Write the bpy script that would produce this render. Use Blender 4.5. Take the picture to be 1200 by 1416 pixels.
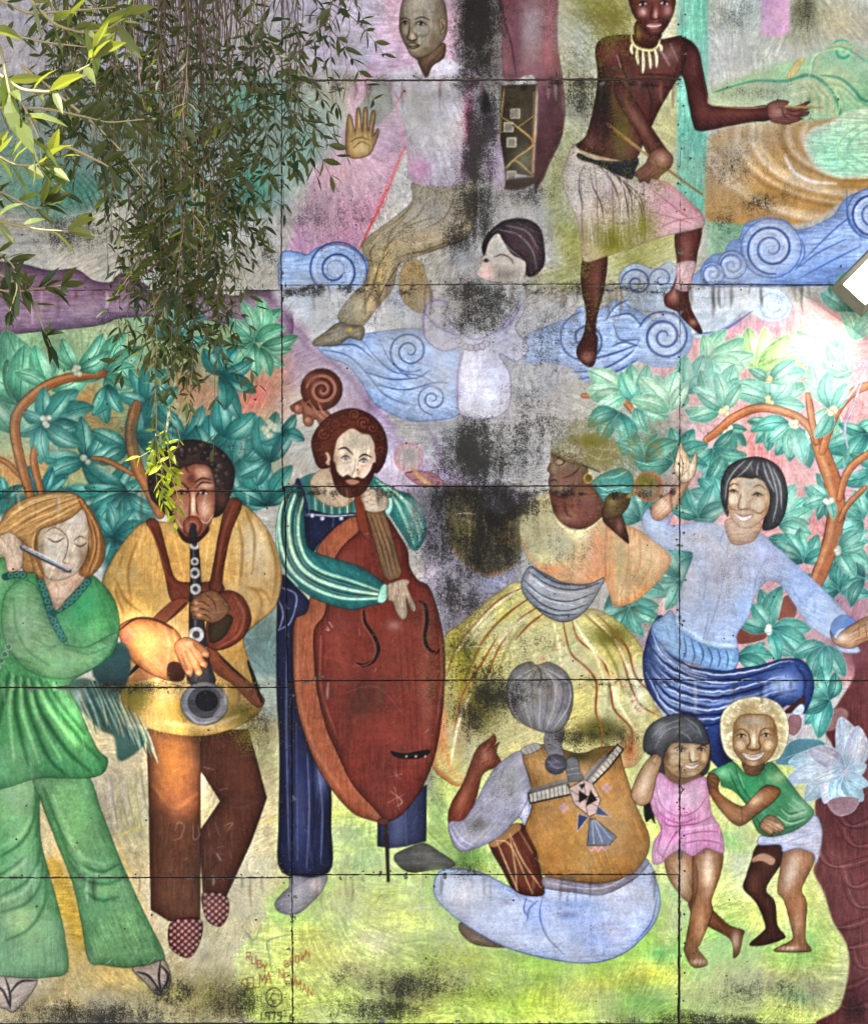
import bpy, math, random
import numpy as np
from mathutils import Vector, Matrix

# ---------------------------------------------------------------- camera, sky, sun, exposure
K = 0.00456                       # metres per mural unit
Z0 = 0.36                         # height of the lower edge of the view on the wall
CAM = Vector((0.0, -7.5, 1.7))
scene = bpy.context.scene
for o in list(bpy.data.objects):
    bpy.data.objects.remove(o)

def wall_point(u, v, y=0.0):
    return Vector(((u - 600) * K, y, Z0 + (1416 - v) * K))

def at(u, v, y):
    """the point at depth y that stands before mural unit (u, v) as seen by the photographer"""
    w = wall_point(u, v)
    return CAM + (w - CAM) * ((y - CAM.y) / -CAM.y)

cam_data = bpy.data.cameras.new('camera')
cam = bpy.data.objects.new('camera', cam_data)
scene.collection.objects.link(cam)
cam.location = CAM
cam.rotation_euler = (math.radians(90), 0, 0)
VH = 1416 * K
cam_data.sensor_fit = 'VERTICAL'
cam_data.sensor_height = 36.0
cam_data.lens = 36.0 * -CAM.y / VH
cam_data.shift_y = (Z0 + VH / 2 - CAM.z) / VH
cam_data.clip_end = 500
scene.camera = cam

SUN = Vector((-0.36, -0.50, 0.79)).normalized()       # direction to the sun
world = bpy.data.worlds.new('World')
scene.world = world
world.use_nodes = True
wn = world.node_tree.nodes
sky = wn.new('ShaderNodeTexSky')
sky.sky_type = 'NISHITA'
sky.sun_disc = False
sky.sun_elevation = math.asin(SUN.z)
sky.sun_rotation = math.atan2(SUN.x, SUN.y)
sky.air_density = 1.0
sky.dust_density = 2.5
sky.ozone_density = 0.8
wn['Background'].inputs['Strength'].default_value = 0.12
world.node_tree.links.new(sky.outputs['Color'], wn['Background'].inputs['Color'])

sun_data = bpy.data.lights.new('sun', 'SUN')
sun_data.energy = 5.0
sun_data.angle = math.radians(0.53)
sun_data.color = (1.0, 0.90, 0.74)
sun = bpy.data.objects.new('sun', sun_data)
scene.collection.objects.link(sun)
sun.rotation_euler = (-SUN).to_track_quat('-Z', 'Y').to_euler()
sun.location = (0, -10, 20)

vs = scene.view_settings
vs.view_transform = 'Standard'
vs.look = 'None'
vs.gamma = 1.0
vs.use_curve_mapping = False
vs.exposure = 1.92
scene.render.engine = 'CYCLES'
scene.cycles.max_bounces = 6
scene.cycles.diffuse_bounces = 3
scene.cycles.transparent_max_bounces = 8
scene.cycles.use_denoising = True
# ---------------------------------------------------------------- the painter
# A small vector painter: it lays paint (colour + which painted thing it belongs
# to) on a numpy sheet, in mural units (1 unit = 4.56 mm of wall).
MX0, MY0, MX1, MY1 = -240, -200, 1440, 1420
SW, SH = MX1 - MX0, MY1 - MY0
SHEET = np.zeros((SH, SW, 3), np.float32)
IDS = np.zeros((SH, SW), np.int16)
WEATHER = np.zeros((SH, SW, 3), np.float32)      # mould, moss, chalk
PARTS = ['']                                     # id -> 'figure/part'
PIDX = {'': 0}

def hexc(h):
    return np.array([int(h[i:i + 2], 16) / 255.0 for i in (0, 2, 4)], np.float32)

XF = None                                        # optional (cx, cy, scale)
def pts(s):
    p = np.array([[float(v) for v in q.split(',')] for q in s.split()] if isinstance(s, str) else s, np.float64)
    if XF and isinstance(s, (str, list)):
        p = (p - [XF[0], XF[1]]) * XF[2] + [XF[0], XF[1]]
    return p

def crom(p, closed, n=5):
    if len(p) < 3:
        return p
    if closed:
        q = np.vstack([p[-1:], p, p[:2]]); m = len(p)
    else:
        q = np.vstack([2 * p[:1] - p[1:2], p, 2 * p[-1:] - p[-2:-1]]); m = len(p) - 1
    out = []
    for i in range(m):
        a, b, c, d = q[i], q[i + 1], q[i + 2], q[i + 3]
        for k in range(n):
            t = k / n
            out.append(0.5 * (2 * b + (c - a) * t + (2 * a - 5 * b + 4 * c - d) * t * t + (3 * b - a - 3 * c + d) * t ** 3))
    if not closed:
        out.append(p[-1])
    return np.array(out)

def pid(part, new=False):
    if new:
        PARTS.append(part)
        return len(PARTS) - 1
    if part not in PIDX:
        PARTS.append(part); PIDX[part] = len(PARTS) - 1
    return PIDX[part]

def segdist(p, R, bx, closed=False, radii=None):
    """distance to a polyline on window bx, clamped at R"""
    x0, y0, x1, y1 = bx
    D = np.full((y1 - y0, x1 - x0), R, np.float32)
    n = len(p)
    for i in range(n if closed else n - 1):
        a = p[i]; b = p[(i + 1) % n]
        r0 = r1 = 0.0
        if radii is not None:
            r0, r1 = radii[i], radii[(i + 1) % n]
        pad = R + max(r0, r1) + 1
        u0 = max(int(min(a[0], b[0]) - pad), x0); u1 = min(int(max(a[0], b[0]) + pad) + 1, x1)
        v0 = max(int(min(a[1], b[1]) - pad), y0); v1 = min(int(max(a[1], b[1]) + pad) + 1, y1)
        if u1 <= u0 or v1 <= v0:
            continue
        X = np.arange(u0, u1, dtype=np.float32)[None, :] + 0.5 - a[0]
        Y = np.arange(v0, v1, dtype=np.float32)[:, None] + 0.5 - a[1]
        dx, dy = b - a
        L = dx * dx + dy * dy + 1e-9
        t = np.clip((X * dx + Y * dy) / L, 0, 1)
        d = np.sqrt((X - t * dx) ** 2 + (Y - t * dy) ** 2)
        if radii is not None:
            d = d - (r0 + (r1 - r0) * t)
        w = D[v0 - y0:v1 - y0, u0 - x0:u1 - x0]
        np.minimum(w, d, out=w)
    return D

def inside(p, bx):
    x0, y0, x1, y1 = bx
    T = np.zeros((y1 - y0, x1 - x0 + 1), np.int32)
    n = len(p)
    for i in range(n):
        a = p[i]; b = p[(i + 1) % n]
        if a[1] > b[1]:
            a, b = b, a
        r0 = max(int(math.ceil(a[1] - 0.5)), y0); r1 = min(int(math.ceil(b[1] - 0.5)), y1)
        if r1 <= r0:
            continue
        rows = np.arange(r0, r1)
        xs = a[0] + (rows + 0.5 - a[1]) * (b[0] - a[0]) / (b[1] - a[1])
        c = np.clip(np.ceil(xs - 0.5).astype(int), x0, x1) - x0
        np.add.at(T, (rows - y0, c), 1)
    return (np.cumsum(T, 1)[:, :-1] % 2) == 1

def window(p, pad):
    x0 = max(int(p[:, 0].min() - pad), MX0); x1 = min(int(p[:, 0].max() + pad) + 1, MX1)
    y0 = max(int(p[:, 1].min() - pad), MY0); y1 = min(int(p[:, 1].max() + pad) + 1, MY1)
    return (x0, y0, max(x1, x0 + 1), max(y1, y0 + 1))

def view(A, bx):
    return A[bx[1] - MY0:bx[3] - MY0, bx[0] - MX0:bx[2] - MX0]

def sub_mask(clip, bx):
    """part of a clip mask that lies in window bx"""
    M = np.zeros((bx[3] - bx[1], bx[2] - bx[0]), np.float32)
    cb, cm = clip
    x0 = max(bx[0], cb[0]); x1 = min(bx[2], cb[2]); y0 = max(bx[1], cb[1]); y1 = min(bx[3], cb[3])
    if x1 > x0 and y1 > y0:
        M[y0 - bx[1]:y1 - bx[1], x0 - bx[0]:x1 - bx[0]] = cm[y0 - cb[1]:y1 - cb[1], x0 - cb[0]:x1 - cb[0]]
    return M

def put(bx, A, col):
    S = view(SHEET, bx)
    S += (col - S) * A[..., None]

BRUSH = []
def brush_noise():
    """streaky brush marks in eight directions"""
    R = np.random.RandomState(17)
    W = R.rand(SH, SW).astype(np.float32) - .5
    for k in range(8):
        an = math.pi * k / 8; acc = np.zeros_like(W)
        for d in range(-9, 10):
            acc += np.roll(W, (int(round(d * math.sin(an))), int(round(d * math.cos(an)))), (0, 1))
        acc = (acc + np.roll(acc, 1, 0) + np.roll(acc, 1, 1)) / 3
        BRUSH.append(acc / acc.std())

def f(part, s, col, e=None, ew=1.3, rim=None, g=None, sm=True, soft=0.7, a=1.0, clip=None, new=False, hi=None, ea=0.9):
    """fill a closed shape. e edge colour, rim (colour, width, alpha) darkens inward,
    g (colour, x0,y0,x1,y1) linear blend, hi (colour, dx, dy, alpha) lit side"""
    p = pts(s)
    if sm:
        p = crom(p, True)
    R = max(8.0, ew + 3, soft + 3, (rim[1] * 3 if rim else 0))
    bx = window(p, max(3, soft + 2, ew + 2))
    D = segdist(p, R, bx, True)
    IN = inside(p, bx)
    sd = np.where(IN, D, -D)
    A = np.clip(sd / (2 * soft) + 0.5, 0, 1) * a
    if clip is not None:
        A = A * sub_mask(clip, bx)
    X = np.arange(bx[0], bx[2], dtype=np.float32)[None, :]
    Y = np.arange(bx[1], bx[3], dtype=np.float32)[:, None]
    C = np.broadcast_to(hexc(col), A.shape + (3,)).copy()
    if g:
        gx, gy = g[3] - g[1], g[4] - g[2]
        t = np.clip(((X - g[1]) * gx + (Y - g[2]) * gy) / (gx * gx + gy * gy), 0, 1)
        t = t * t * (3 - 2 * t)
        C += (hexc(g[0]) - C) * t[..., None]
    if hi:
        cx, cy = p.mean(0); rr = max(np.ptp(p[:, 0]), np.ptp(p[:, 1])) * 0.5 + 1e-6
        t = np.clip((((X - cx) * hi[1] + (Y - cy) * hi[2]) / rr) * 0.9 + 0.1, 0, 1) * hi[3]
        C += (hexc(hi[0]) - C) * t[..., None]
    if rim:
        C *= (0.88 + 0.22 * (1 - np.exp(-np.maximum(sd, 0) / (rim[1] * 1.9))))[..., None]
        t = np.exp(-np.maximum(sd, 0) / rim[1]) * rim[2]
        C += (hexc(rim[0]) - C) * t[..., None]
    if rim and BRUSH and (bx[2] - bx[0]) * (bx[3] - bx[1]) > 250:
        q = p - p.mean(0); w_, v_ = np.linalg.eigh(q.T @ q); an = math.atan2(v_[1, 1], v_[0, 1])
        C *= (1 + 0.052 * view(BRUSH[int(round(an / math.pi * 8)) % 8], bx))[..., None]
    put(bx, A, C)
    if e:
        E = np.clip(ew * 0.41 + 0.5 - D, 0, 1) * ea * 0.75 * a
        if clip is not None:
            E = E * sub_mask(clip, bx)
        put(bx, E, hexc(e))
    if part is not None:
        I = view(IDS, bx)
        I[A > 0.5] = pid(part, new)
    return (bx, A)

def st(s, col, w=1.5, a=1.0, clip=None, part=None, soft=0.6, taper=0.35, sm=True):
    p = pts(s)
    if w < 4.2:
        w *= 1.22; a = min(1.0, a * 1.15)
    if sm:
        p = crom(p, False)
    n = len(p)
    t = np.linspace(0, 1, n)
    rad = w * 0.5 * (taper + (1 - taper) * np.sin(np.pi * t) ** 0.6)
    bx = window(p, w * 0.5 + soft + 2)
    D = segdist(p, soft * 2 + 3, bx, False, rad)
    A = np.clip(0.5 - D / (2 * soft), 0, 1) * a
    if clip is not None:
        A = A * sub_mask(clip, bx)
    put(bx, A, hexc(col))
    if part is not None:
        view(IDS, bx)[A > 0.5] = pid(part)

def bl(x, y, rx, ry, col, a=0.6, clip=None, rot=0.0, hard=1.0):
    r = max(rx, ry) * 2.2
    bx = window(np.array([[x - r, y - r], [x + r, y + r]]), 0)
    X = np.arange(bx[0], bx[2], dtype=np.float32)[None, :] + 0.5 - x
    Y = np.arange(bx[1], bx[3], dtype=np.float32)[:, None] + 0.5 - y
    c, s_ = math.cos(math.radians(rot)), math.sin(math.radians(rot))
    q = ((X * c + Y * s_) / rx) ** 2 + ((-X * s_ + Y * c) / ry) ** 2
    A = np.exp(-q ** hard) * a
    if clip is not None:
        A = A * sub_mask(clip, bx) * 1.4
    put(bx, A.astype(np.float32), hexc(col))

def ell(part, x, y, rx, ry, col, rot=0, **k):
    t = np.linspace(0, 2 * np.pi, 22)[:-1]
    c, s_ = math.cos(math.radians(rot)), math.sin(math.radians(rot))
    u, v = np.cos(t) * rx, np.sin(t) * ry
    return f(part, np.stack([x + u * c - v * s_, y + u * s_ + v * c], 1), col, sm=False, **k)

def spiral(x, y, r, turns, col, w, a=0.9, rot=0, flip=1, ky=1.0, clip=None, r1=0.12):
    n = int(16 * turns) + 4
    t = np.linspace(0, 1, n)
    an = math.radians(rot) + flip * t * turns * 2 * np.pi
    rr = r * (1 - t * (1 - r1))
    st(np.stack([x + rr * np.cos(an), y + rr * np.sin(an) * ky], 1), col, w, a, clip=clip, taper=0.5)

def wx(ch, x, y, rx, ry, a=1.0, rot=0):
    """weathering on channel ch: 0 black mould, 1 moss, 2 chalky bare patches"""
    r = max(rx, ry) * 2.0
    bx = window(np.array([[x - r, y - r], [x + r, y + r]]), 0)
    X = np.arange(bx[0], bx[2], dtype=np.float32)[None, :] - x
    Y = np.arange(bx[1], bx[3], dtype=np.float32)[:, None] - y
    c, s_ = math.cos(math.radians(rot)), math.sin(math.radians(rot))
    q = ((X * c + Y * s_) / rx) ** 2 + ((-X * s_ + Y * c) / ry) ** 2
    W = view(WEATHER, bx)[..., ch]
    np.maximum(W, np.exp(-q * 0.8) * a, out=W)

NR = np.random.RandomState(7)
def vnoise(h, w, cell, octv=4):
    out = np.zeros((h, w), np.float32); amp = 1.0; tot = 0
    for o in range(octv):
        gh, gw = int(h / cell) + 3, int(w / cell) + 3
        G = NR.rand(gh, gw).astype(np.float32)
        yy = np.arange(h) / cell; xx = np.arange(w) / cell
        yi = yy.astype(int); xi = xx.astype(int)
        fy = (yy - yi)[:, None]; fx = (xx - xi)[None, :]
        fy = fy * fy * (3 - 2 * fy); fx = fx * fx * (3 - 2 * fx)
        a = G[np.ix_(yi, xi)]; b = G[np.ix_(yi, xi + 1)]; c = G[np.ix_(yi + 1, xi)]; d = G[np.ix_(yi + 1, xi + 1)]
        out += amp * ((a * (1 - fx) + b * fx) * (1 - fy) + (c * (1 - fx) + d * fx) * fy)
        tot += amp; amp *= 0.55; cell = max(cell * 0.5, 1.0)
    return out / tot

def leaf(part, x, y, ang, L, W, c, dark, edge=None, bend=0.12, rib=None, a=1.0):
    """one painted leaf, base at x,y; ang in degrees, 0 = right, 90 = up"""
    t = np.array([0, .12, .3, .5, .7, .88, 1.0])
    w = np.array([0.0, .52, .93, 1.0, .86, .52, 0.0]) * W * 0.5
    an = math.radians(-ang)
    ux, uy = math.cos(an), math.sin(an); vx, vy = -uy, ux
    cen = bend * L * np.sin(np.pi * t)
    up = [(x + ux * L * k + vx * (cc + ww), y + uy * L * k + vy * (cc + ww)) for k, cc, ww in zip(t, cen, w)]
    dn = [(x + ux * L * k + vx * (cc - ww), y + uy * L * k + vy * (cc - ww)) for k, cc, ww in zip(t, cen, w)]
    poly = up + dn[-2:0:-1]
    k = RL.uniform(.86, 1.16)
    tone = lambda h, q: ''.join('%02x' % int(min(255, max(0, v * 255 * q))) for v in hexc(h))
    c = tone(c, k); dark = tone(dark, RL.uniform(.85, 1.15))
    m = f(part, poly, c, e=edge, ew=1.3, rim=(dark, W * 0.15, 0.35), new=True, ea=0.6, a=a, g=(dark, x + ux * L * .55, y + uy * L * .55, x - ux * L * .1, y - uy * L * .1))
    half = [(x + ux * L * k + vx * cc, y + uy * L * k + vy * cc) for k, cc in zip(t, cen)] + dn[-2:0:-1]
    f(None, half, dark, a=0.22 * a, clip=m, soft=1.5)
    bl(x + ux * L * .55 + vx * W * .22, y + uy * L * .55 + vy * W * .22, L * .28, W * .16, 'e8fae0', 0.26 * a, clip=m, rot=-ang)
    st([(px, py) for px, py in half[:7]], rib or dark, 1.1, 0.8 * a, clip=m)

RL = random.Random(11)
def rosette(part, x, y, spec, c, dark, edge=None, wk=0.47, berry=None):
    """spec: 'angle,length angle,length ...'"""
    for q in spec.split():
        an, L = [float(v) for v in q.split(',')]
        L *= 1.1
        leaf(part, x, y, an + RL.uniform(-6, 6), L, L * wk * RL.uniform(.85, 1.1), c, dark, edge, bend=RL.uniform(-.14, .14))
    if berry:
        for k in range(4):
            bx_, by_ = x + RL.uniform(-5, 5), y + RL.uniform(-5, 5)
            ell(None, bx_, by_, 4.2, 4.2, berry, rim=('8a8a5a', 1.5, .6))

def warp(amp, cell):
    """lets the ground colours wander as brushed paint does"""
    dx = (vnoise(SH, SW, cell, 2) - 0.5) * 2 * amp; dy = (vnoise(SH, SW, cell, 2) - 0.5) * 2 * amp
    yy = np.clip(np.arange(SH)[:, None] + dy, 0, SH - 1).astype(np.int32); xx = np.clip(np.arange(SW)[None, :] + dx, 0, SW - 1).astype(np.int32)
    SHEET[:] = SHEET[yy, xx]; IDS[:] = IDS[yy, xx]

def blur(A, r):
    """three box blurs"""
    for _ in range(3):
        for ax in (0, 1):
            P = np.pad(A, [(r + 1, r) if i == ax else (0, 0) for i in range(A.ndim)], mode='edge')
            C = np.cumsum(P, ax, dtype=np.float64)
            n = A.shape[ax]
            hi = np.take(C, np.arange(2 * r + 1, 2 * r + 1 + n), ax); lo = np.take(C, np.arange(0, n), ax)
            A = ((hi - lo) / (2 * r + 1)).astype(np.float32)
    return A

def ring(x, y, rx, ry, col, w, a, clip=None, t0=0, t1=360, soft=2.0):
    t = np.radians(np.linspace(t0, t1, 14))
    st(np.stack([x + rx * np.cos(t), y + ry * np.sin(t)], 1), col, w, a, clip=clip, soft=soft, taper=.3)
# ---------------------------------------------------------------- the mural: background
def background():
    B = lambda s, c, soft=14, a=1.0, **k: f(None, s, c, soft=soft, a=a, sm=False, **k)
    brush_noise()
    SHEET[:] = hexc('a7a59c')
    # sky and hills at the top
    B('-240,-200 560,-200 560,112 -240,112', 'a5a4b2', 6)
    B('380,-200 700,-200 700,112 380,112', 'b4afc6', 20)
    B('-240,112 420,112 400,300 -240,300', '7f8a84', 8)
    for x, y, rx, ry, c, a, r in ((90,250,80,34,'2f7a68',.8,30),(250,190,110,30,'5f9c8f',.7,-10),(330,140,60,24,'4f9d90',.7,0),
        (350,260,36,40,'3a9c86',.8,50),(260,290,50,34,'3f8c84',.8,35),(430,210,30,60,'5aa58e',.7,20),(180,140,60,18,'66948c',.5,0),
        (300,215,26,40,'a9b0bd',.6,0),(40,270,50,30,'3c8a78',.6,20),(140,310,60,26,'a5a49c',.9,0),(330,330,60,26,'bcbcb6',.8,0),(50,330,70,24,'9b9a94',.9,0)):
        bl(x, y, rx, ry, c, a, rot=r)
    for x, y, rx, ry, c, a in ((320,420,60,14,'a9a3b4',.8),(240,425,40,16,'9a8a9c',.7),(60,420,50,10,'8a6f86',.6),(130,405,40,8,'62465f',.6)):
        bl(x, y, rx, ry, c, a)
    # middle: pale lavender ray of light and its edge
    f('painted_light_ray', '548,-200 640,-200 640,112 560,205 497,346 455,352 398,350 410,310 452,215 478,150 505,112 530,40', 'c3a5bd', soft=5, g=('b98aa6', 520, 60, 430, 320))
    bl(420, 300, 40, 40, '9d7f92', .5); bl(470, 250, 36, 40, 'c79ab8', .6); bl(528, 60, 14, 60, 'd3c0dc', .8); bl(455, 190, 20, 30, 'b8a7b4', .6)
    B('560,205 500,346 560,346 640,260 590,200', 'c4c0bd', 6)
    B('620,112 800,112 800,680 620,680', 'a3a2a4', 20, .9); bl(720, 600, 60, 50, 'b4b3ba', .7); bl(760, 460, 40, 40, 'aab0bc', .6); bl(640, 200, 30, 60, 'a49aa6', .6)
    B('640,-200 700,-200 700,112 640,112', '6a6468', 10, .9)
    # olive and grey panel behind the shirtless drummer
    B('770,-200 945,-200 945,395 770,395', 'a9ab86', 8)
    for x, y, rx, ry, c, a in ((830,20,40,40,'7f7f2e',.8),(800,70,30,40,'b4bab0',.9),(850,60,26,16,'888a3c',.7),(925,20,18,60,'dcdcb4',.9),(922,170,26,60,'b2b27a',.8),
        (800,150,24,30,'7f8478',.8),(770,260,16,60,'a5a862',.8),(905,310,30,50,'b9b84e',.9),(790,330,20,40,'8f9448',.8),(880,350,30,24,'8a8c36',.8),(770,380,30,20,'9aa05a',.7)):
        bl(x, y, rx, ry, c, a)
    B('978,-200 1440,-200 1440,110 978,110', 'b9c3bf', 6)
    for x, y, rx, ry, c, a in ((1010,40,40,30,'a3aa9e',.7),(1040,90,50,26,'c4cfcb',.9),(1000,80,26,40,'c9d0d4',.9),(1160,30,60,40,'b5ae8a',.95),(1110,20,26,34,'77785a',.9),(1105,60,30,16,'8e9378',.7)):
        bl(x, y, rx, ry, c, a)
    # green swirling hills
    # brown swirl of earth
    B('968,296 1040,296 1010,372 968,392', '7fb08a', 7); bl(1018, 282, 20, 22, '4e7a4c', .85); bl(990, 330, 20, 20, '76997a', .7)
    # purple slope under the clouds
    f('painted_slope', '388,410 402,455 440,490 470,520 520,545 560,590 620,660 700,676 560,676 545,600 470,570 420,520 390,470', '9c85a4', soft=6, g=('b9a7bb', 420, 480, 560, 650))
    B('390,400 440,400 520,560 640,680 545,690 440,560 390,520', 'a08fac', 10, .9)
    bl(500, 560, 26, 34, '9a7a9c', .5); bl(545, 640, 26, 26, 'cfc5d6', .8); bl(470, 540, 20, 20, 'b4a0bc', .6); bl(600, 610, 26, 30, 'b4b2c0', .8); bl(590, 575, 30, 8, 'a0a0ae', .6)
    # pink wall of light behind the right-hand tree
    B('900,455 1440,395 1440,940 900,960', 'cf9494', 8)
    for x, y, rx, ry, c, a in ((1040,450,80,16,'c98fa0',.8),(1060,640,60,40,'c87c7c',.8),(1170,640,50,40,'c09aae',.8),(960,600,40,40,'c9a2b0',.8),(1130,470,40,30,'d99a96',.7),
        (1100,720,40,30,'c07678',.7),(1170,830,40,50,'9f7484',.9),(1060,860,60,40,'8f6f80',.8),(1110,960,30,40,'c088a2',.9),(860,480,60,14,'c9a0c0',.8),(900,620,60,60,'5f8a78',.8),(1180,900,40,40,'7d4a58',.9)):
        bl(x, y, rx, ry, c, a)
    # left: gold and coral ground behind the leaves
    B('-240,440 390,440 390,690 -240,690', '7f9a70', 10)
    for x, y, rx, ry, c, a in ((110,560,40,34,'a87a40',.95),(70,650,60,30,'a5804a',.9),(20,650,30,20,'b0703a',.8),(150,600,40,30,'8a6a40',.8),(355,550,44,40,'c4655a',1),(300,580,40,30,'b06a50',.9),(385,500,20,30,'bf7a6a',.7),
        (60,465,80,24,'84ae84',.9),(150,470,40,34,'a2ab80',.9),(185,430,20,40,'7fb291',.9),(330,600,40,12,'8a5240',.7),(340,640,40,30,'7a6a56',.8),(370,660,24,30,'8a8a78',.7),(270,540,40,30,'a8694a',.8),(230,640,50,30,'46685c',.9)):
        bl(x, y, rx, ry, c, a)
    # middle band, lower: grey between bass and dancer
    B('560,676 730,676 720,860 615,880 580,760', '7d7a86', 8)
    for x, y, rx, ry, c, a in ((640,800,40,40,'8d8694',.9),(600,790,20,20,'b5abb8',.9),(625,830,16,16,'a79aa2',.8),(690,800,24,14,'8f92ac',.9),(605,710,24,30,'6a6670',.7),(640,690,40,10,'45433e',.8)):
        bl(x, y, rx, ry, c, a)
    B('830,800 905,800 905,960 860,940', '9a8a8c', 8)
    # lower left wall: teal dark by the flutist, beige
    B('-240,680 150,680 150,700 -240,720', '2f6a62', 4); B('120,700 230,690 200,800 140,830', '2f5f5c', 6)
    B('-240,940 390,940 390,1420 -240,1420', 'b7a77c', 8)
    B('330,900 400,860 400,1010 350,1000', '8a9488', 8); B('330,830 395,790 395,940 345,930', '5b7672', 6, .9)
    for x, y, rx, ry, c, a in ((150,1110,40,50,'a39684',.9),(190,1130,20,30,'a8a070',.7),(100,1280,18,90,'c39a3c',.95),(180,1200,30,30,'c6b07a',.9),(190,1260,24,40,'cbb48c',.9),(340,1200,36,60,'cab98c',.95),(330,1290,60,40,'bdb07c',.9),(150,1360,60,24,'a08a50',.9),
        (300,1370,70,30,'8b8450',.9),(60,1390,70,24,'9d8c5c',.9),(365,1040,24,30,'7f7f58',.9),(372,1130,18,60,'c4ac78',.9),(230,1360,30,14,'b3a95c',.8),(370,1250,24,60,'c6c08a',.8),(290,1140,14,30,'bfae72',.9)):
        bl(x, y, rx, ry, c, a)
    f('painted_path', '66,1195 95,1190 103,1240 118,1300 126,1332 180,1340 205,1370 150,1368 110,1396 70,1390 92,1350 88,1290', 'bf962f', soft=4, a=.8, g=('c9b070', 110, 1270, 120, 1390))
    # lower middle and right: yellow-green ground
    B('385,1040 1440,1040 1440,1420 385,1420', 'c2c96c', 10)
    f('painted_mound', '455,1110 520,1118 590,1098 640,1140 700,1190 910,1120 990,1140 1040,1148 1075,1165 1135,1225 1150,1275 1170,1310 1170,1352 1158,1395 1142,1420 380,1420 390,1215', 'c3d064', soft=4, rim=('d9dcb0', 4, .5))
    for x, y, rx, ry, c, a in ((480,1150,40,20,'8fa880',.8),(500,1190,50,24,'8fb370',.8),(600,1130,26,50,'7fa468',.8),(640,1190,40,20,'58803f',.85),(560,1240,120,26,'bccb5a',.9),(470,1250,60,30,'c3c774',.9),(520,1300,50,24,'c6bd96',.8),
        (590,1300,60,30,'92ac52',.7),(640,1330,50,24,'aac23a',.8),(700,1380,80,30,'a3bb3e',.9),(480,1350,50,24,'b6b47a',.8),(560,1360,80,30,'827c5a',.8),(440,1320,30,30,'c6c467',.9),(820,1360,70,24,'c2c04e',.9),(760,1345,60,16,'8fb04c',.8),(890,1390,60,30,'74ad4e',.9),
        (910,1310,40,16,'63b25e',.8),(905,1340,34,14,'d0cf4a',.85),(935,1250,24,60,'c3c987',.9),(1000,1300,40,40,'86bd62',.9),(1030,1200,40,50,'c0c79a',.9),(1010,1155,24,16,'8ac06a',.9),(1050,1270,30,40,'cfd06a',.8),(1130,1260,24,50,'b5bb60',.9),(1120,1300,30,30,'8ab86a',.8),
        (1000,1345,60,20,'cbcf6c',.9),(1060,1370,70,26,'a8a274',.9),(1130,1370,30,30,'94937c',.8),(1100,1380,30,10,'86b374',.6),(980,1390,40,24,'9fae5c',.8),(420,1260,40,20,'a9c870',.7),(590,1075,18,30,'8a8c88',.8)):
        bl(x, y, rx, ry, c, a)
    # maroon trunk at the far right

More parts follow.
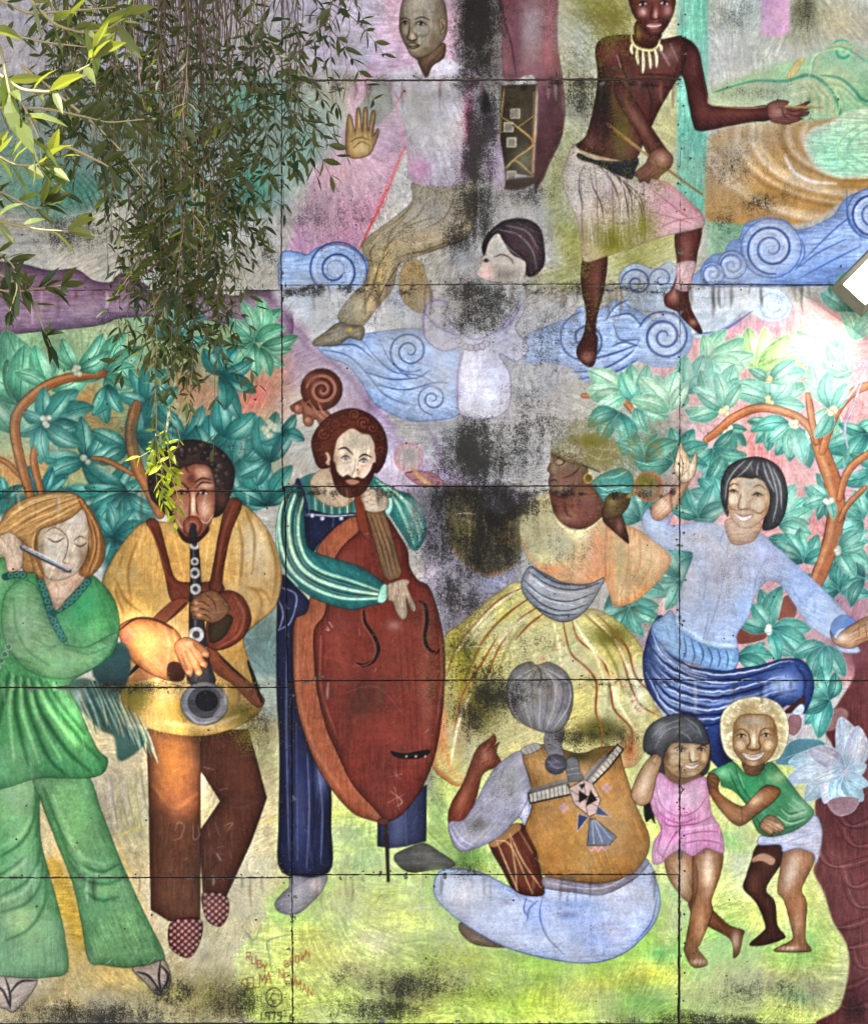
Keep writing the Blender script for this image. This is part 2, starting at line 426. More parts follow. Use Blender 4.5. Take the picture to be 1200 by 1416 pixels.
def background_lines():
    warp(18, 80)
    z = vnoise(SH, SW, 130, 3); zi = np.clip((z - .25) * 16, 0, 7.99).astype(int)
    for k in range(8):
        SHEET[:] *= np.where(zi == k, 1 + .045 * BRUSH[k], 1)[..., None]
    for k in range(9):
        st([(70 + k * 9, 240), (90 + k * 9, 262), (104 + k * 9, 290)], '1f5a50', 1.6, .6)
        st([(250 + k * 8, 300), (262 + k * 8, 315), (280 + k * 6, 318)], '2a7a72', 1.4, .5)
    f('painted_hill', '-240,352 -100,356 0,362 35,366 70,374 105,372 130,388 155,390 170,378 205,396 205,403 300,408 330,410 345,402 380,404 400,416 400,470 330,452 260,440 170,440 100,455 -240,470', '75586f', e='3a2c40', ew=2, rim=('4a3550', 9, .6), g=('8d7590', 60, 395, 60, 440))
    st('560,203 540,250 520,295 497,345', 'e0565c', 4, .95); st('558,210 516,300', 'f2b8b4', 2, .6); st('530,30 508,108 485,140', 'd9a0c8', 5, .5, soft=3)
    f('painted_column', '936,-200 978,-200 979,290 935,300', '72c2ac', sm=False, soft=2.5, g=('56b8a0', 945, 100, 945, 280), rim=('8fd4c2', 6, .5))
    f('painted_pink_band', '1050,-200 1091,-200 1091,44 1078,52 1052,50', 'c79cc4', sm=False, soft=3)
    f('painted_hill', '978,128 1010,112 1060,92 1110,80 1150,64 1180,68 1200,76 1440,60 1440,190 1120,175 978,165', 'a3bf95', soft=5, g=('8cc79a', 1000, 120, 1180, 100))
    for x, y, rx, ry, c, a in ((1060,125,60,14,'8f9f80',.8),(1150,110,30,20,'b9bd7a',.7),(1110,130,20,18,'b3bf92',.7),(1180,90,24,14,'97d0a4',.7)):
        bl(x, y, rx, ry, c, a)
    f(None, '1085,112 1100,85 1112,80 1098,104', 'c9b06a', e='8aa060', soft=1)
    st('985,128 1040,112 1085,112 1120,104 1148,124 1160,150 1158,168 1135,172 1120,163', '3f9c7c', 4, .9)
    for k in range(1, 6):
        st([(x + k * 2, y + k * 6) for x, y in pts('1085,114 1118,108 1142,126 1152,150')], ('c8c48a', '6fb08a', 'd8d0a0', '8fbf8a', 'b5a86a')[k - 1], 2.4, .6)
        st([(x, y + k * 5) for x, y in pts('1140,104 1165,110 1185,128 1210,140')], ('b9cf9a', '5fae8c', 'c9c48a', '7fbf92', 'a9c890')[k - 1], 2.2, .55)
    st('1000,120 1060,104 1088,108', '8cc98c', 3, .7); st('1134,104 1160,108 1180,124 1192,138 1210,140', '3f9c7c', 4, .8)
    for k in range(9):
        st([(1100 + k * 7, 112 + k), (1118 + k * 6, 128 + k * 2), (1122 + k * 5, 160)], 'c0c48a' if k % 2 else '7faf7a', 2, .7)
    spiral(1164, 70, 16, 1.6, '3fae8c', 3.4, rot=200)
    for k in range(4):
        st([(1130 - k * 4, 100 + k * 2), (1134 - k * 3, 78), (1152, 62 + k * 2), (1172, 60 + k * 4), (1200, 70 + k * 8), (1240, 84 + k * 8)], ('8fcf9a', 'c9b37a', '5fb48f', 'b9d49c')[k], 3, .7)
    em = f('painted_swirl_of_earth', '978,200 985,188 1010,176 1060,170 1110,168 1200,160 1440,150 1440,260 1200,262 1160,280 1120,305 1060,312 1000,306 975,296', 'ab9064', soft=3, g=('b08446', 1000, 190, 1080, 290))
    for k in range(15):
        t = k / 14; rx = 78 + t * 140; an = np.linspace(math.radians(205), math.radians(75), 12)
        st(np.stack([1188 + rx * np.cos(an), 182 + rx * .58 * np.sin(an) * 1.0 + (1 - t) * 6], 1),
           ('e8e2d8', 'a8803e', 'd8c8a8', '8a6430', 'c29a58', 'b08a50', 'dccba6')[k % 7], 7, .6, clip=em, soft=3.5)
    bl(1010, 225, 30, 34, 'b7ab96', .7); bl(1060, 270, 40, 14, '9a7434', .6); bl(1050, 190, 30, 10, '8e7a56', .6)
    f('painted_meadow', '1112,200 1120,180 1150,168 1200,150 1440,130 1440,250 1200,246 1160,246 1128,232', 'aacba8', soft=3, rim=('e3ede0', 5, .8), g=('8fd0b0', 1200, 160, 1150, 240))
    st('1200,165 1165,190 1160,215 1190,238', '9cc9a0', 3, .7); st('1085,215 1095,235 1120,250 1155,254', 'e4e2ee', 5, .8, soft=2)
    st('1200,178 1180,190 1172,210 1200,232', '7cc29c', 3, .6)
    st('395,440 430,485 480,520 510,560 545,590', '7d5f86', 5, .6, soft=4); st('400,445 470,510', '6a4a74', 3, .5, soft=3)
    st('590,590 605,620 612,650 625,672', '8a78a0', 6, .6, soft=4); st('612,648 625,668', 'aab4dc', 5, .7, soft=2)
    st('160,1155 205,1142', 'd9b84a', 4, .6, soft=3); st('345,1140 388,1132', 'd0a838', 5, .7, soft=3); st('162,1158 178,1200 205,1265', 'd4aa48', 3, .6, soft=2)
    st('100,1376 85,1388 62,1390', 'd4c69c', 5, .6, soft=2); st('104,1358 90,1374', 'dccfa8', 6, .5, soft=3)
    for k in range(16):
        x = 122 + k * 5.4
        st([(x, 1078), (x + 4, 1110), (x + 10 + (k % 3) * 3, 1150)], ('8d7c62', 'c0b49a', '7a6f58', 'b5a44a')[k % 4], 1.6, .45)
    for x, y, r in ((500, 1240, 18), (530, 1245, 10), (440, 1300, 10), (360, 1285, 30)):
        st([(x - r, y + r * .6), (x - r * .6, y - r * .5), (x + r * .3, y - r * .7), (x + r, y)], '8a8f6a', 1.6, .4)
    st('350,1305 342,1290 352,1300 362,1278', '75786a', 1.6, .6); st('376,1345 372,1318 370,1302 388,1295 405,1292', '7a7d70', 2, .6)
    tm = f('painted_trunk', '1440,850 1200,880 1180,935 1150,985 1140,1012 1150,1040 1128,1100 1126,1130 1133,1176 1123,1203 1137,1233 1150,1273 1170,1309 1171,1350 1160,1393 1143,1420 1440,1420', '5e2f30', soft=1.5, rim=('7d4644', 6, .5))
    for k in range(11):
        x, y, r = 1172 + (k % 3) * 14, 1100 + k * 28, 30 + (k % 4) * 8
        for j in range(3):
            st([(x - r + j * 8, y - 20 + j * 5), (x - r * .6 + j * 6, y + 12), (x + 10, y + 16 - j * 6), (x + r, y - 8)], '8a5350' if j % 2 else '3d1c20', 1.6, .5, clip=tm)
    f(None, '1142,1012 1140,990 1158,978 1172,985 1165,1002', '8f6562', soft=2, e='4a2020')
    bl(1185, 900, 20, 30, '6b3c46', .8); bl(1180, 1390, 14, 30, '2f1818', .5)

def clouds():
    blue, dk, lt = '8fa9d2', '3a5599', 'b7c8e4'
    # left scroll cloud
    f('painted_cloud', '388,352 410,348 425,352 440,342 470,338 495,348 510,364 506,395 494,412 470,422 440,418 415,402 388,400', blue, e=dk, rim=(dk, 3, .5), soft=1)
    spiral(464, 374, 44, 2.3, dk, 2.6, rot=20, flip=-1); spiral(464, 374, 38, 2.0, lt, 3, a=.5, rot=20, flip=-1)
    ell('painted_cloud', 464, 372, 12, 12, 'a7bbdd', e=dk)
    f('painted_cloud', '388,400 500,400 560,398 585,420 590,440 560,460 500,470 440,476 420,450 388,420', 'b4b9c0', soft=6)
    bl(550, 415, 26, 16, '9fb0d4', .8); bl(420, 410, 30, 18, 'a9b8cc', .7)
    f('painted_cloud', '440,480 470,470 520,460 570,455 600,462 632,480 640,520 638,570 600,582 560,580 520,560 500,530 480,505 455,495', blue, e=dk, rim=('6f8dc8', 8, .5), soft=1.5, g=('a3badd', 540, 460, 560, 580))
    spiral(566, 486, 30, 2.2, dk, 2.2, a=.8, rot=60); spiral(598, 552, 22, 2.0, dk, 2.0, a=.8, rot=90); spiral(566, 486, 25, 2.0, lt, 3, a=.4, rot=60)
    for s in ('445,484 480,492 505,515 530,545 560,560', '500,470 520,495 545,515 580,520 600,530', '522,533 560,540 600,530 620,530', '525,470 540,500 570,524 596,512', '505,515 540,525 575,524', '455,480 490,478 520,500'):
        st(s, dk, 2, .75); st([(x + 2, y + 4) for x, y in pts(s)], lt, 3, .4, soft=2)
    # clouds under the shirtless drummer
    f('painted_cloud', '720,470 760,450 790,440 800,425 830,428 850,415 880,430 905,440 940,425 956,450 955,480 935,505 905,508 880,500 850,518 810,528 790,510 750,500 725,500', blue, e='5a76b4', rim=('6685c4', 7, .5), soft=1.5)
    f('painted_cloud', '856,385 862,372 880,364 905,372 925,362 940,378 945,400 945,432 900,432 870,425 858,405', '93a3b8', e=dk, soft=1)
    spiral(880, 392, 22, 1.6, dk, 2.6, rot=180); spiral(914, 386, 18, 1.3, dk, 2, a=.7, rot=150)
    spiral(918, 466, 37, 2.4, dk, 3.2, rot=200); spiral(918, 466, 31, 2.1, lt, 4, a=.5, rot=200); spiral(808, 470, 38, 1.6, dk, 3, a=.8, rot=260, flip=-1)
    for s in ('790,515 830,512 870,490 884,470', '800,525 850,515 880,498', '848,450 856,470 882,470', '836,445 850,425 868,415', '845,480 862,474 884,480', '842,440 870,435 886,452', '800,500 840,492 880,478'):
        st(s, dk, 2.4, .8); st([(x, y + 4) for x, y in pts(s)], 'c2d2ec', 3, .5, soft=2)
    f('painted_cloud', '945,402 985,398 1040,396 1080,402 1094,420 1088,438 1060,445 1030,430 1010,448 985,460 960,468 950,440', 'b3bfcd', e='6f8cc0', soft=2)
    spiral(1068, 421, 24, 2.2, '7f9cc8', 2, a=.8, rot=300); bl(1068, 420, 20, 20, 'cdd9e4', .7); st('960,462 1000,456 1040,430', '4a6bb0', 3, .7); st('950,410 1000,412 1040,404', '8aa0c8', 2, .5); st('955,430 1000,428 1030,415', 'd7dfe6', 4, .5, soft=3)
    # right big scroll clouds
    f('painted_cloud', '968,372 985,352 1000,350 1010,333 1022,330 1030,310 1056,301 1085,304 1104,318 1150,300 1200,262 1440,240 1440,390 1190,394 968,395', '7f9cd0', e='3f5fa8', rim=('5577bc', 9, .5), soft=1.5, g=('93abd8', 1000, 390, 1180, 280))
    for x, y, r, tn, ro in ((1066, 343, 42, 2.2, 80), (1012, 366, 20, 1.6, 120), (985, 378, 16, 1.4, 120), (1206, 295, 36, 2.0, 90)):
        ell('painted_cloud', x, y, r, r * .98, '9db3dc', e=dk, ew=2, rim=('6f8dc8', 5, .6))
        spiral(x, y, r * .86, tn, '3a56a0', 3.4, rot=ro); spiral(x, y, r * .72, tn, 'c3d2ee', 4, a=.5, rot=ro)
    for s in ('1110,360 1150,320 1175,300', '1105,385 1150,360 1190,340', '1120,340 1160,325', '1100,372 1130,350 1170,330', '1140,385 1180,372', '1170,262 1172,300 1190,330', '1108,330 1112,352 1100,372'):
        st(s, '4468b4', 2.2, .7)
    bl(1160, 375, 40, 14, '6f92d2', .6)

def trees():
    # left tree
    br, bd, bh = '85502a', '4e2a16', 'b07a4a'
    def limb(part, s, w, c=br, d=bd, h=bh):
        st(s, d, w + 2, 1, part=part, taper=.75); st(s, c, w, 1, taper=.75); p = pts(s)
        st([(x - w * .18, y - w * .12) for x, y in p], h, w * .3, .6, soft=2, taper=.5)
    T = 'painted_tree_left'
    limb(T + '/trunk', '44,690 30,640 22,600 26,572 50,545 85,526 144,517', 13); limb(T + '/trunk', '60,690 48,640 52,612', 9)
    limb(T + '/trunk', '-20,628 10,640 30,660', 6); limb(T + '/trunk', '222,712 208,680 190,645 182,600 194,540 214,506', 15); limb(T + '/trunk', '184,656 150,638 130,634', 6)
    g1, d1 = '5fa584', '28624f'
    g2, d2 = '3f8a7c', '17504e'
    g3, d3 = '2f8078', '0f4548'
    L = T + '/leaf'
    for x, y, s, c, d, wk in (
        (20,600,'95,130 130,60 60,60',g1,d1,.5), (28,560,'150,70 110,60 60,60 85,75',g1,d1,.5), (70,540,'35,60 70,50 110,60 160,50',g1,d1,.45),
        (108,512,'35,52 60,56 140,46',g1,d1,.45), (146,520,'65,60 35,60 10,40 -20,40 190,44 -60,40',g1,d1,.5), (150,532,'270,50 240,44 300,40',g2,d2,.5),
        (62,586,'90,50 50,60 15,66 -5,60 150,34 200,40 270,52 -30,66 -10,44',g2,d2,.42), (62,584,'-60,40 120,34',g1,d1,.4),
        (120,638,'170,58 200,60 95,56 60,44 -60,30',g2,d2,.42), (178,622,'150,52 195,50 215,40',g2,d2,.5), (150,690,'160,50 120,40 200,56 30,50 60,60',g3,d3,.42),
        (60,684,'40,42 110,40 75,36',g3,d3,.4), (5,690,'40,30 160,30 100,30',g3,d3,.5), (178,682,'150,70 170,56 200,50 225,62 250,56 275,60 300,60 330,40',g3,d3,.42),
        (158,745,'95,46 60,46 130,36 20,50 -20,34 -60,40 250,30',g3,d3,.42), (205,560,'120,50 60,50 90,56 30,44 160,40',g2,d2,.5), (192,612,'60,70 30,60 90,44 -10,50',g3,d3,.5),
        (255,610,'170,60 130,56 150,50 60,50 30,54',g3,d3,.46), (250,640,'180,40 150,50 115,46',g3,d3,.5),
        (290,640,'60,62 85,60 35,66 110,50 10,64',g3,d3,.5), (322,650,'50,58 20,50 75,52 0,40',g3,d3,.5), (310,605,'70,50 100,52 40,50',g3,d3,.5),
        (330,700,'60,56 85,60 35,56 110,44 10,50 140,40',g3,d3,.46), (370,700,'90,60 60,60 120,64 150,50 30,44',g3,d3,.44), (380,620,'60,40 120,48 90,46 150,36 200,36',g2,d2,.46), (375,640,'200,44 240,34 100,60 60,50',g3,d3,.42),
        (352,474,'50,54 80,58 110,54 140,44 25,44 165,34 230,40 280,44',g1,d1,.42), (305,520,'60,44 30,46 90,46 120,40 -30,50 -60,60 -80,44',g3,d3,.44), (360,480,'0,40 20,50 -40,40 -70,40',g1,d1,.4), (240,470,'30,50 60,54 100,50 140,44 0,44',g2,d2,.44),
        (390,600,'60,30 -20,30 200,30',g3,d3,.5)):
        rosette(L, x, y, s, c, d, edge='8fc0a0' if c == g1 else None, wk=wk)
    for s_, w_ in (('44,690 30,640 22,600 26,572 50,545 85,526 144,517', 13), ('60,690 48,640 52,612', 9), ('222,712 208,680 190,645 182,600 190,560', 15), ('184,656 150,638 130,634', 6)):
        limb(T + '/trunk', s_, w_)
    for x, y, s_ in ((62,586,'90,46 50,52 150,30 270,46 -30,56'), (108,512,'35,46 120,44')):
        rosette(L, x, y, s_, g2 if x < 100 else g1, d2 if x < 100 else d1, wk=.42)
    for x, y in ((64,585),(120,638),(106,512),(375,590),(368,600)):
        for k in range(5):
            ell(None, x + RL.uniform(-6, 6), y + RL.uniform(-7, 7), 4, 4, 'a9b09a', rim=('7a8568', 1.5, .7))
    bl(200, 600, 26, 30, '1f5a5a', .5)
    # right tree
    T = 'painted_tree_right'
    o, od, oh = 'b06a42', '6a3424', 'd29a66'
    for s, w in (('1126,810 1142,770 1152,735 1156,700 1150,665 1138,630 1128,605', 24), ('1128,612 1116,588 1092,572 1050,564 1015,577 992,596 976,608', 10), ('1129,612 1122,580 1117,546', 9), ('1136,625 1147,590 1160,562 1182,540 1215,528', 11),
                 ('1160,690 1168,660 1182,640 1215,618', 9), ('1160,720 1172,698 1196,674', 7), ('806,548 850,548 872,565 886,590', 8), ('1250,700 1235,620 1215,560', 14)):
        limb(T + '/trunk', s, w, o, od, oh)
    f(T + '/trunk', '1076,838 1086,824 1098,830 1100,848 1090,858 1074,856', '7f463a', e=od); f(T + '/trunk', '1020,872 1040,868 1060,874 1054,884 1020,890', '7f463a', e=od)
    a1, b1, e1 = 'a2d2b0', '559f86', 'cfe9d4'
    a2, b2, e2 = '7cbfa8', '347f74', 'a5d8c8'
    a3, b3, e3 = '539e8d', '266666', '84c4b4'
    yg = 'aec98a'
    L = T + '/leaf'
    for x, y, s, c, d, e, b in (
        (1046,508,'125,48 100,52 75,52 50,58 25,70 8,64 145,30',yg,'7fa860',e1,None), (975,502,'60,50 30,58 10,62 -5,50 100,36',a1,b1,e1,None), (950,545,'70,54 95,50 50,40 240,20',a2,b2,e2,None),
        (998,565,'100,62 125,56 80,58 60,44 150,44 180,48 195,44',a2,b2,e2,'d9d8a8'), (1065,555,'120,40 150,52 170,50 20,52 -5,44 60,46 90,40',a2,b2,e2,'d9cf8a'), (1062,528,'10,50 150,30 40,44',a2,b2,e2,'e8c890'),
        (1065,585,'170,30 200,28 230,32 260,36',a3,b3,e3,None), (1095,588,'215,40 240,44 270,46 290,58 190,50',a3,b3,e3,'e4e4c0'), (1004,592,'250,30 -40,34 -10,26 280,40',a3,b3,e3,'dfe4d0'),
        (1150,562,'95,60 115,66 75,60 135,48 55,40 240,56 270,46',a1,b1,e1,'e6dfae'), (1160,480,'160,58 175,64 195,56 140,46',a1,b1,e1,None), (1180,470,'90,60 70,56 110,44 50,50',a1,b1,e1,None), (1170,430,'120,40 90,50 60,50 30,48 150,40',a2,b2,e2,None), (1175,520,'130,50 100,44 150,40',a1,b1,e1,None),
        (1180,600,'230,56 260,44 200,40 -30,40 20,40 -60,44',a2,b2,e2,None), (1200,600,'200,60 160,40 240,50',a3,b3,e3,None), (1212,650,'150,40 200,50 250,46',a3,b3,e3,None),
        (985,620,'-30,56 -70,50 -100,44 220,30 40,34 -10,44',a3,b3,e3,None), (975,668,'20,40 -10,40 60,40 -60,30',a3,b3,e3,None), (997,700,'160,48 200,44 130,46 100,36 230,30 180,60',a3,b3,e3,None), (965,716,'150,40 110,44 70,46 30,44 170,36',a3,b3,e3,None),
        (1075,726,'45,52 70,56 20,50 0,40 -20,44',a2,b2,e2,None), (1060,745,'-10,40 -40,40 -60,50',a3,b3,e3,None), (1110,778,'60,40 90,44 120,44 30,40 150,46 165,40',a3,b3,e3,None), (1145,690,'120,36 150,34 200,34 240,30 280,30',a3,b3,e3,'dfe8dc'),
        (1158,760,'-30,48 -60,46 10,40 40,44 240,40 -90,40',a2,b2,e2,'dbe6da'), (1160,818,'120,44 90,44 150,46 30,44 60,40 -10,40 200,40',a3,b3,e3,None), (1195,800,'150,30 100,40 220,36 250,40',a3,b3,e3,None), (1192,720,'100,40 150,44 200,44 240,40',a2,b2,e2,None),
        (1064,870,'100,52 70,56 130,40 170,44 0,52 -25,56 -50,48 -80,44',a3,b3,e3,'b9d4d8'), (1018,908,'30,40 0,46 -20,44',a3,b3,e3,None), (1142,892,'-60,46 -90,44 200,44 240,50 270,40',a3,b3,e3,None), (1146,968,'100,44 130,46 160,44 230,44 250,50 200,40 80,36',a3,b3,e3,None),
        (865,545,'150,56 170,50 190,46 210,44 60,34 20,40',a1,b1,e1,'d8dcc0'), (880,558,'100,50 70,50 120,44 30,44 0,50 -30,44 -70,40',a2,b2,e2,'dfe2c4'), (855,570,'240,50 270,56 290,44 200,44',a3,b3,e3,None), (925,570,'110,50 80,54 60,44 135,56 160,50',a1,b1,e1,None),
        (930,640,'100,44 60,50 30,50 0,44 150,50 180,50',a3,b3,e3,None), (890,640,'60,40 100,40 30,50 150,44',a3,b3,e3,None), (885,720,'60,50 100,50 130,60 160,50 30,40',a3,b3,e3,None), (960,765,'190,44 230,44 250,60 170,40',a3,b3,e3,None), (940,800,'210,44 180,36 250,44 120,50',a3,b3,e3,None),
        (842,822,'20,60 0,70 -15,64 -40,60 -60,50 40,44',a3,b3,e3,None), (870,840,'200,50 250,50 -60,40 -20,44',a3,b3,e3,None)):
        rosette(L, x, y, s, c, d, e, berry=b)
    for s, w in (('1126,810 1142,770 1152,735 1156,700 1150,665 1138,630 1128,605', 22), ('1128,612 1116,588 1092,572 1050,564 1015,577 992,596 976,608', 10), ('1129,612 1122,580 1117,546', 8), ('1136,625 1147,590 1160,562 1182,540 1215,528', 11), ('1160,690 1168,660 1182,640 1215,618', 9), ('1160,720 1172,698 1196,674', 6)):
        limb(T + '/trunk', s, w, o, od, oh)
    for x, y, s, bb in ((1158,760,'-30,44 -60,40 10,36 40,40','dbe6da'), (1150,568,'240,40 95,50 60,40','e6dfae'), (1145,690,'150,30 200,30 280,26','dfe8dc'), (1000,568,'100,50 60,40 150,40','d9d8a8'), (1095,588,'215,34 270,40 290,50','e4e4c0')):
        rosette(L, x, y, s, a2, b2, e2, berry=bb)
    for s in ('1200,495 1180,510 1155,520', '1205,490 1180,525 1165,540', '1200,500 1180,560 1168,590 1172,620', '1205,500 1170,500 1150,505', '1203,500 1176,545 1160,556'):
        st(s, '8f86a0', 3, .85); st(s, 'c6c0cc', 1.2, .7)
    # lotus flower in front of the maroon trunk
    F = 'painted_lotus'
    f(F, '1076,1046 1095,1024 1125,1022 1140,1030 1120,1048 1095,1058 1072,1056', '52808a', e='8fb0b4'); st('1080,1050 1135,1030', '9cc0c4', 1.4, .7)
    for an, Ln, w, c in ((95,76,36,'b4bac8'), (75,66,34,'c0b8c8'), (170,80,34,'a3bcc8'), (190,86,30,'b5c2d0'), (150,60,30,'c4b2c4'), (215,70,32,'a7c6d6'), (235,52,26,'c2b4c4'), (255,50,26,'9cc3d4'), (280,50,26,'a9d0dc'), (300,46,26,'93bfcc'), (20,30,18,'a8c4cc'), (330,36,20,'8fbcc8'), (200,54,20,'cfd6de')):
        leaf(F + '/petal', 1168, 1068, an, Ln, w, c, '7fa0b8', 'dbe6ee', bend=.1)
    bl(1168, 1068, 7, 6, 'c2b9c8', .8)
    f(F, '1144,1108 1160,1102 1186,1104 1178,1122 1160,1128 1148,1120', '99767a', e='c9b0b0')
# ---------------------------------------------------------------- the mural: figures
def lines(src, col, w=1.4, a=.8, clip=None, soft=.6):
    for s in src.split(';'):
        st(s.strip(), col, w, a, clip=clip, soft=soft)

def eye(x, y, w, h, iris='3a3434', lid='3a2418', white='cfc4b4', tilt=0):
    f(None, [(x - w, y + tilt), (x, y - h), (x + w, y - tilt), (x, y + h * .8)], white, e=lid, ew=1.0)
    ell(None, x, y, h * .8, h * .85, iris)
    st([(x - w, y + tilt), (x, y - h - .4), (x + w, y - tilt)], lid, 1.8, .95)

def bald_figure():
    P = 'painted_bald_figure/'
    f(P + 'trousers', '560,363 582,362 592,392 600,420 582,434 560,420 552,398', '9a8458', e='6a5434', hi=('c9a866', -.5, -.3, .6))
    m = f(P + 'trousers', '573,250 570,277 543,302 508,328 500,343 510,363 503,393 490,405 467,437 480,450 500,453 520,428 543,400 548,378 557,362 613,342 650,322 660,262 640,246', 'a39774', e='5f4f34', ew=1.4, rim=('6f5f40', 6, .5), a=.86)
    bl(560, 335, 50, 16, 'a8905c', .7, m, -18); bl(525, 385, 10, 40, 'c2a468', .8, m, 20); bl(600, 290, 40, 30, '8f8a84', .7, m); bl(540, 310, 26, 14, 'a29a80', .6, m, -30)
    lines('645,330 600,345 562,352 540,362;575,275 555,300 530,318 512,335;590,280 575,300 550,315;630,270 615,300 590,315;560,300 540,322 536,345;640,290 610,318', '6a5632', 2.2, .6, m, 1); lines('650,312 605,330 560,342;600,262 590,280;545,308 525,325 512,345;540,372 528,400 512,428', 'd0bc88', 3, .5, m, 1.5)
    lines('540,345 525,365 515,400 500,430;552,365 536,390 520,420;548,325 535,340 530,352;520,335 512,350 516,370;600,300 570,310 545,325;560,352 590,345 625,332', '5f4c2c', 1.8, .7, m)
    lines('530,370 520,400 508,430;522,365 510,395 490,428', 'd8b878', 3, .55, m, 1.5)
    f(P + 'shoe', '468,447 450,460 434,472 437,479 467,478 483,468 500,471 503,453 484,450', '8d8776', e='4a4030', rim=('5a5040', 4, .6)); bl(484, 457, 4, 3, 'd8b840', .8)
    f(P + 'shirt', '530,104 512,125 494,150 500,165 522,172 545,150 558,128', '8f9690', e='c78aa8', soft=1.2)
    m = f(P + 'shirt', '530,103 543,95 575,88 585,103 590,104 597,90 615,78 634,90 660,105 672,125 690,190 697,258 672,246 662,190 655,250 573,252 562,205 547,147', 'b6b0ba', e='c48cb0', ew=1.4, soft=1.2, rim=('c9a0c0', 6, .5))
    for x, y, rx, ry, c, a in ((560,105,26,12,'c9c2d6',.8),(620,95,24,14,'cfcbe0',.9),(600,170,34,50,'b4b3ba',.6),(580,235,16,18,'c88ab4',.7),(645,235,14,24,'b98ab0',.6),(648,160,7,40,'c46f96',.7),(580,150,20,40,'9c9ca0',.6),(610,130,26,10,'8f8d90',.4),(682,235,14,24,'a88aa8',.7),(672,140,10,30,'4a4044',.7)):
        bl(x, y, rx, ry, c, a, m)
    lines('545,147 556,130 560,118;562,205 572,248;547,147 562,205', 'd66a88', 2, .7); lines('530,103 538,97 575,90;640,92 668,112', 'e8b8d4', 1.6, .7)
    h = f(P + 'hand', '478,193 481,161 486,162 491,181 493,153 498,152 501,180 503,151 508,152 509,180 514,155 519,157 516,187 522,178 524,182 519,198 510,214 490,219 479,212', 'a8854a', e='3f2812', ew=2, rim=('6a4a20', 3, .7))
    bl(496, 205, 10, 9, 'c9a868', .8, h); lines('484,196 498,190 512,194;488,205 500,196 512,202;491,181 492,192;501,180 501,190;509,180 509,190', '4f3616', 1.4, .8, h)
    lines('484,165 486,180;496,156 497,176;505,156 505,176;516,160 513,176', 'd8bc80', 2, .6, h)
    n = f(P + 'neck', '577,78 613,60 614,80 598,92 590,108 582,97 578,86', '6a5546', e='4a382c', rim=('4a382c', 4, .5))
    m = f(P + 'head', '553,22 556,5 567,-9 593,-14 612,0 618,25 617,48 607,64 588,79 571,80 562,66 553,45', '8f8778', e='42362c', ew=1.6, rim=('544738', 6, .7))
    for x, y, rx, ry, c, a in ((585,5,22,14,'a39d92',.9),(582,44,10,9,'a5a6a2',.35),(560,44,4,7,'b0aca4',.35),(571,50,3,10,'b8a88c',.8),(575,70,9,6,'a08e74',.8),(600,55,8,12,'6a5a46',.6)):
        bl(x, y, rx, ry, c, a, m)
    ring(582, 42, 12, 9, '5f5340', 3, .5, m); ring(560, 42, 6, 9, '5f5340', 2.4, .5, m); bl(606, 20, 8, 20, '6f6656', .5, m); bl(590, 70, 10, 5, '6a5c48', .6, m); bl(572, 58, 6, 2, '5a4a38', .6, m)
    eye(560, 33, 5, 2.6, '3f362e', '3a2c20', 'a59c8c', 1); eye(582, 34, 7, 3, '3f362e', '3a2c20', 'a59c8c', -1)
    lines('553,28 560,26 567,29;573,28 584,25 594,29;568,30 565,48 563,54 570,57 577,54 574,48;562,62 570,60 580,64 572,68 563,66;563,64 572,65 581,63', '3f3024', 1.6, .85)
    f(P + 'head', '607,30 612,26 617,32 615,44 610,48 608,40', '8a7a66', e='42362c'); st('610,32 613,38 610,44', '4a3a2a', 1.4, .8)

def conga():
    P = 'painted_conga_drum'
    m = f(P, '690,-200 775,-200 770,30 773,80 778,112 781,150 776,190 760,225 748,252 738,250 742,112 700,112 694,60', '7d4a56', soft=1.4, e='54303a', g=('4f3034', 740, 80, 770, 200))
    bl(735, 40, 24, 50, '8f7a84', .8, m); bl(758, 60, 8, 50, '9a5a68', .8, m); bl(712, 60, 10, 60, '6a3f50', .7, m); bl(762, 170, 10, 50, '56323a', .9, m)
    lines('697,30 706,60 714,108;690,-20 697,30', '3f2630', 2, .7, m)
    m = f(P, '693,118 742,116 739,180 736,244 712,240 696,250 690,200', '3f382c', sm=False, soft=1)
    bl(712, 150, 20, 30, '4f4430', .7, m); bl(725, 220, 16, 20, '5f5a44', .8, m)
    lines('697,122 693,160 690,200;741,125 739,180 736,242;690,160 714,175 737,198 714,218 696,234;716,176 738,160;690,186 700,178;714,218 738,200;700,234 712,222 736,242', 'b08a4a', 2, .85)
    lines('738,128 735,242', 'b06a4a', 3, .6, soft=1.5)
    for x, y in ((712, 157), (707, 197), (703, 176), (707, 243)):
        f(None, [(x - 6, y - 6), (x + 6, y - 6), (x + 6, y + 6), (x - 6, y + 6)], '7f7868', e='c9bfa0', ew=2.2, sm=False)
    f(P, '694,250 735,244 742,252 720,262 698,262', '4a3c34', soft=2)

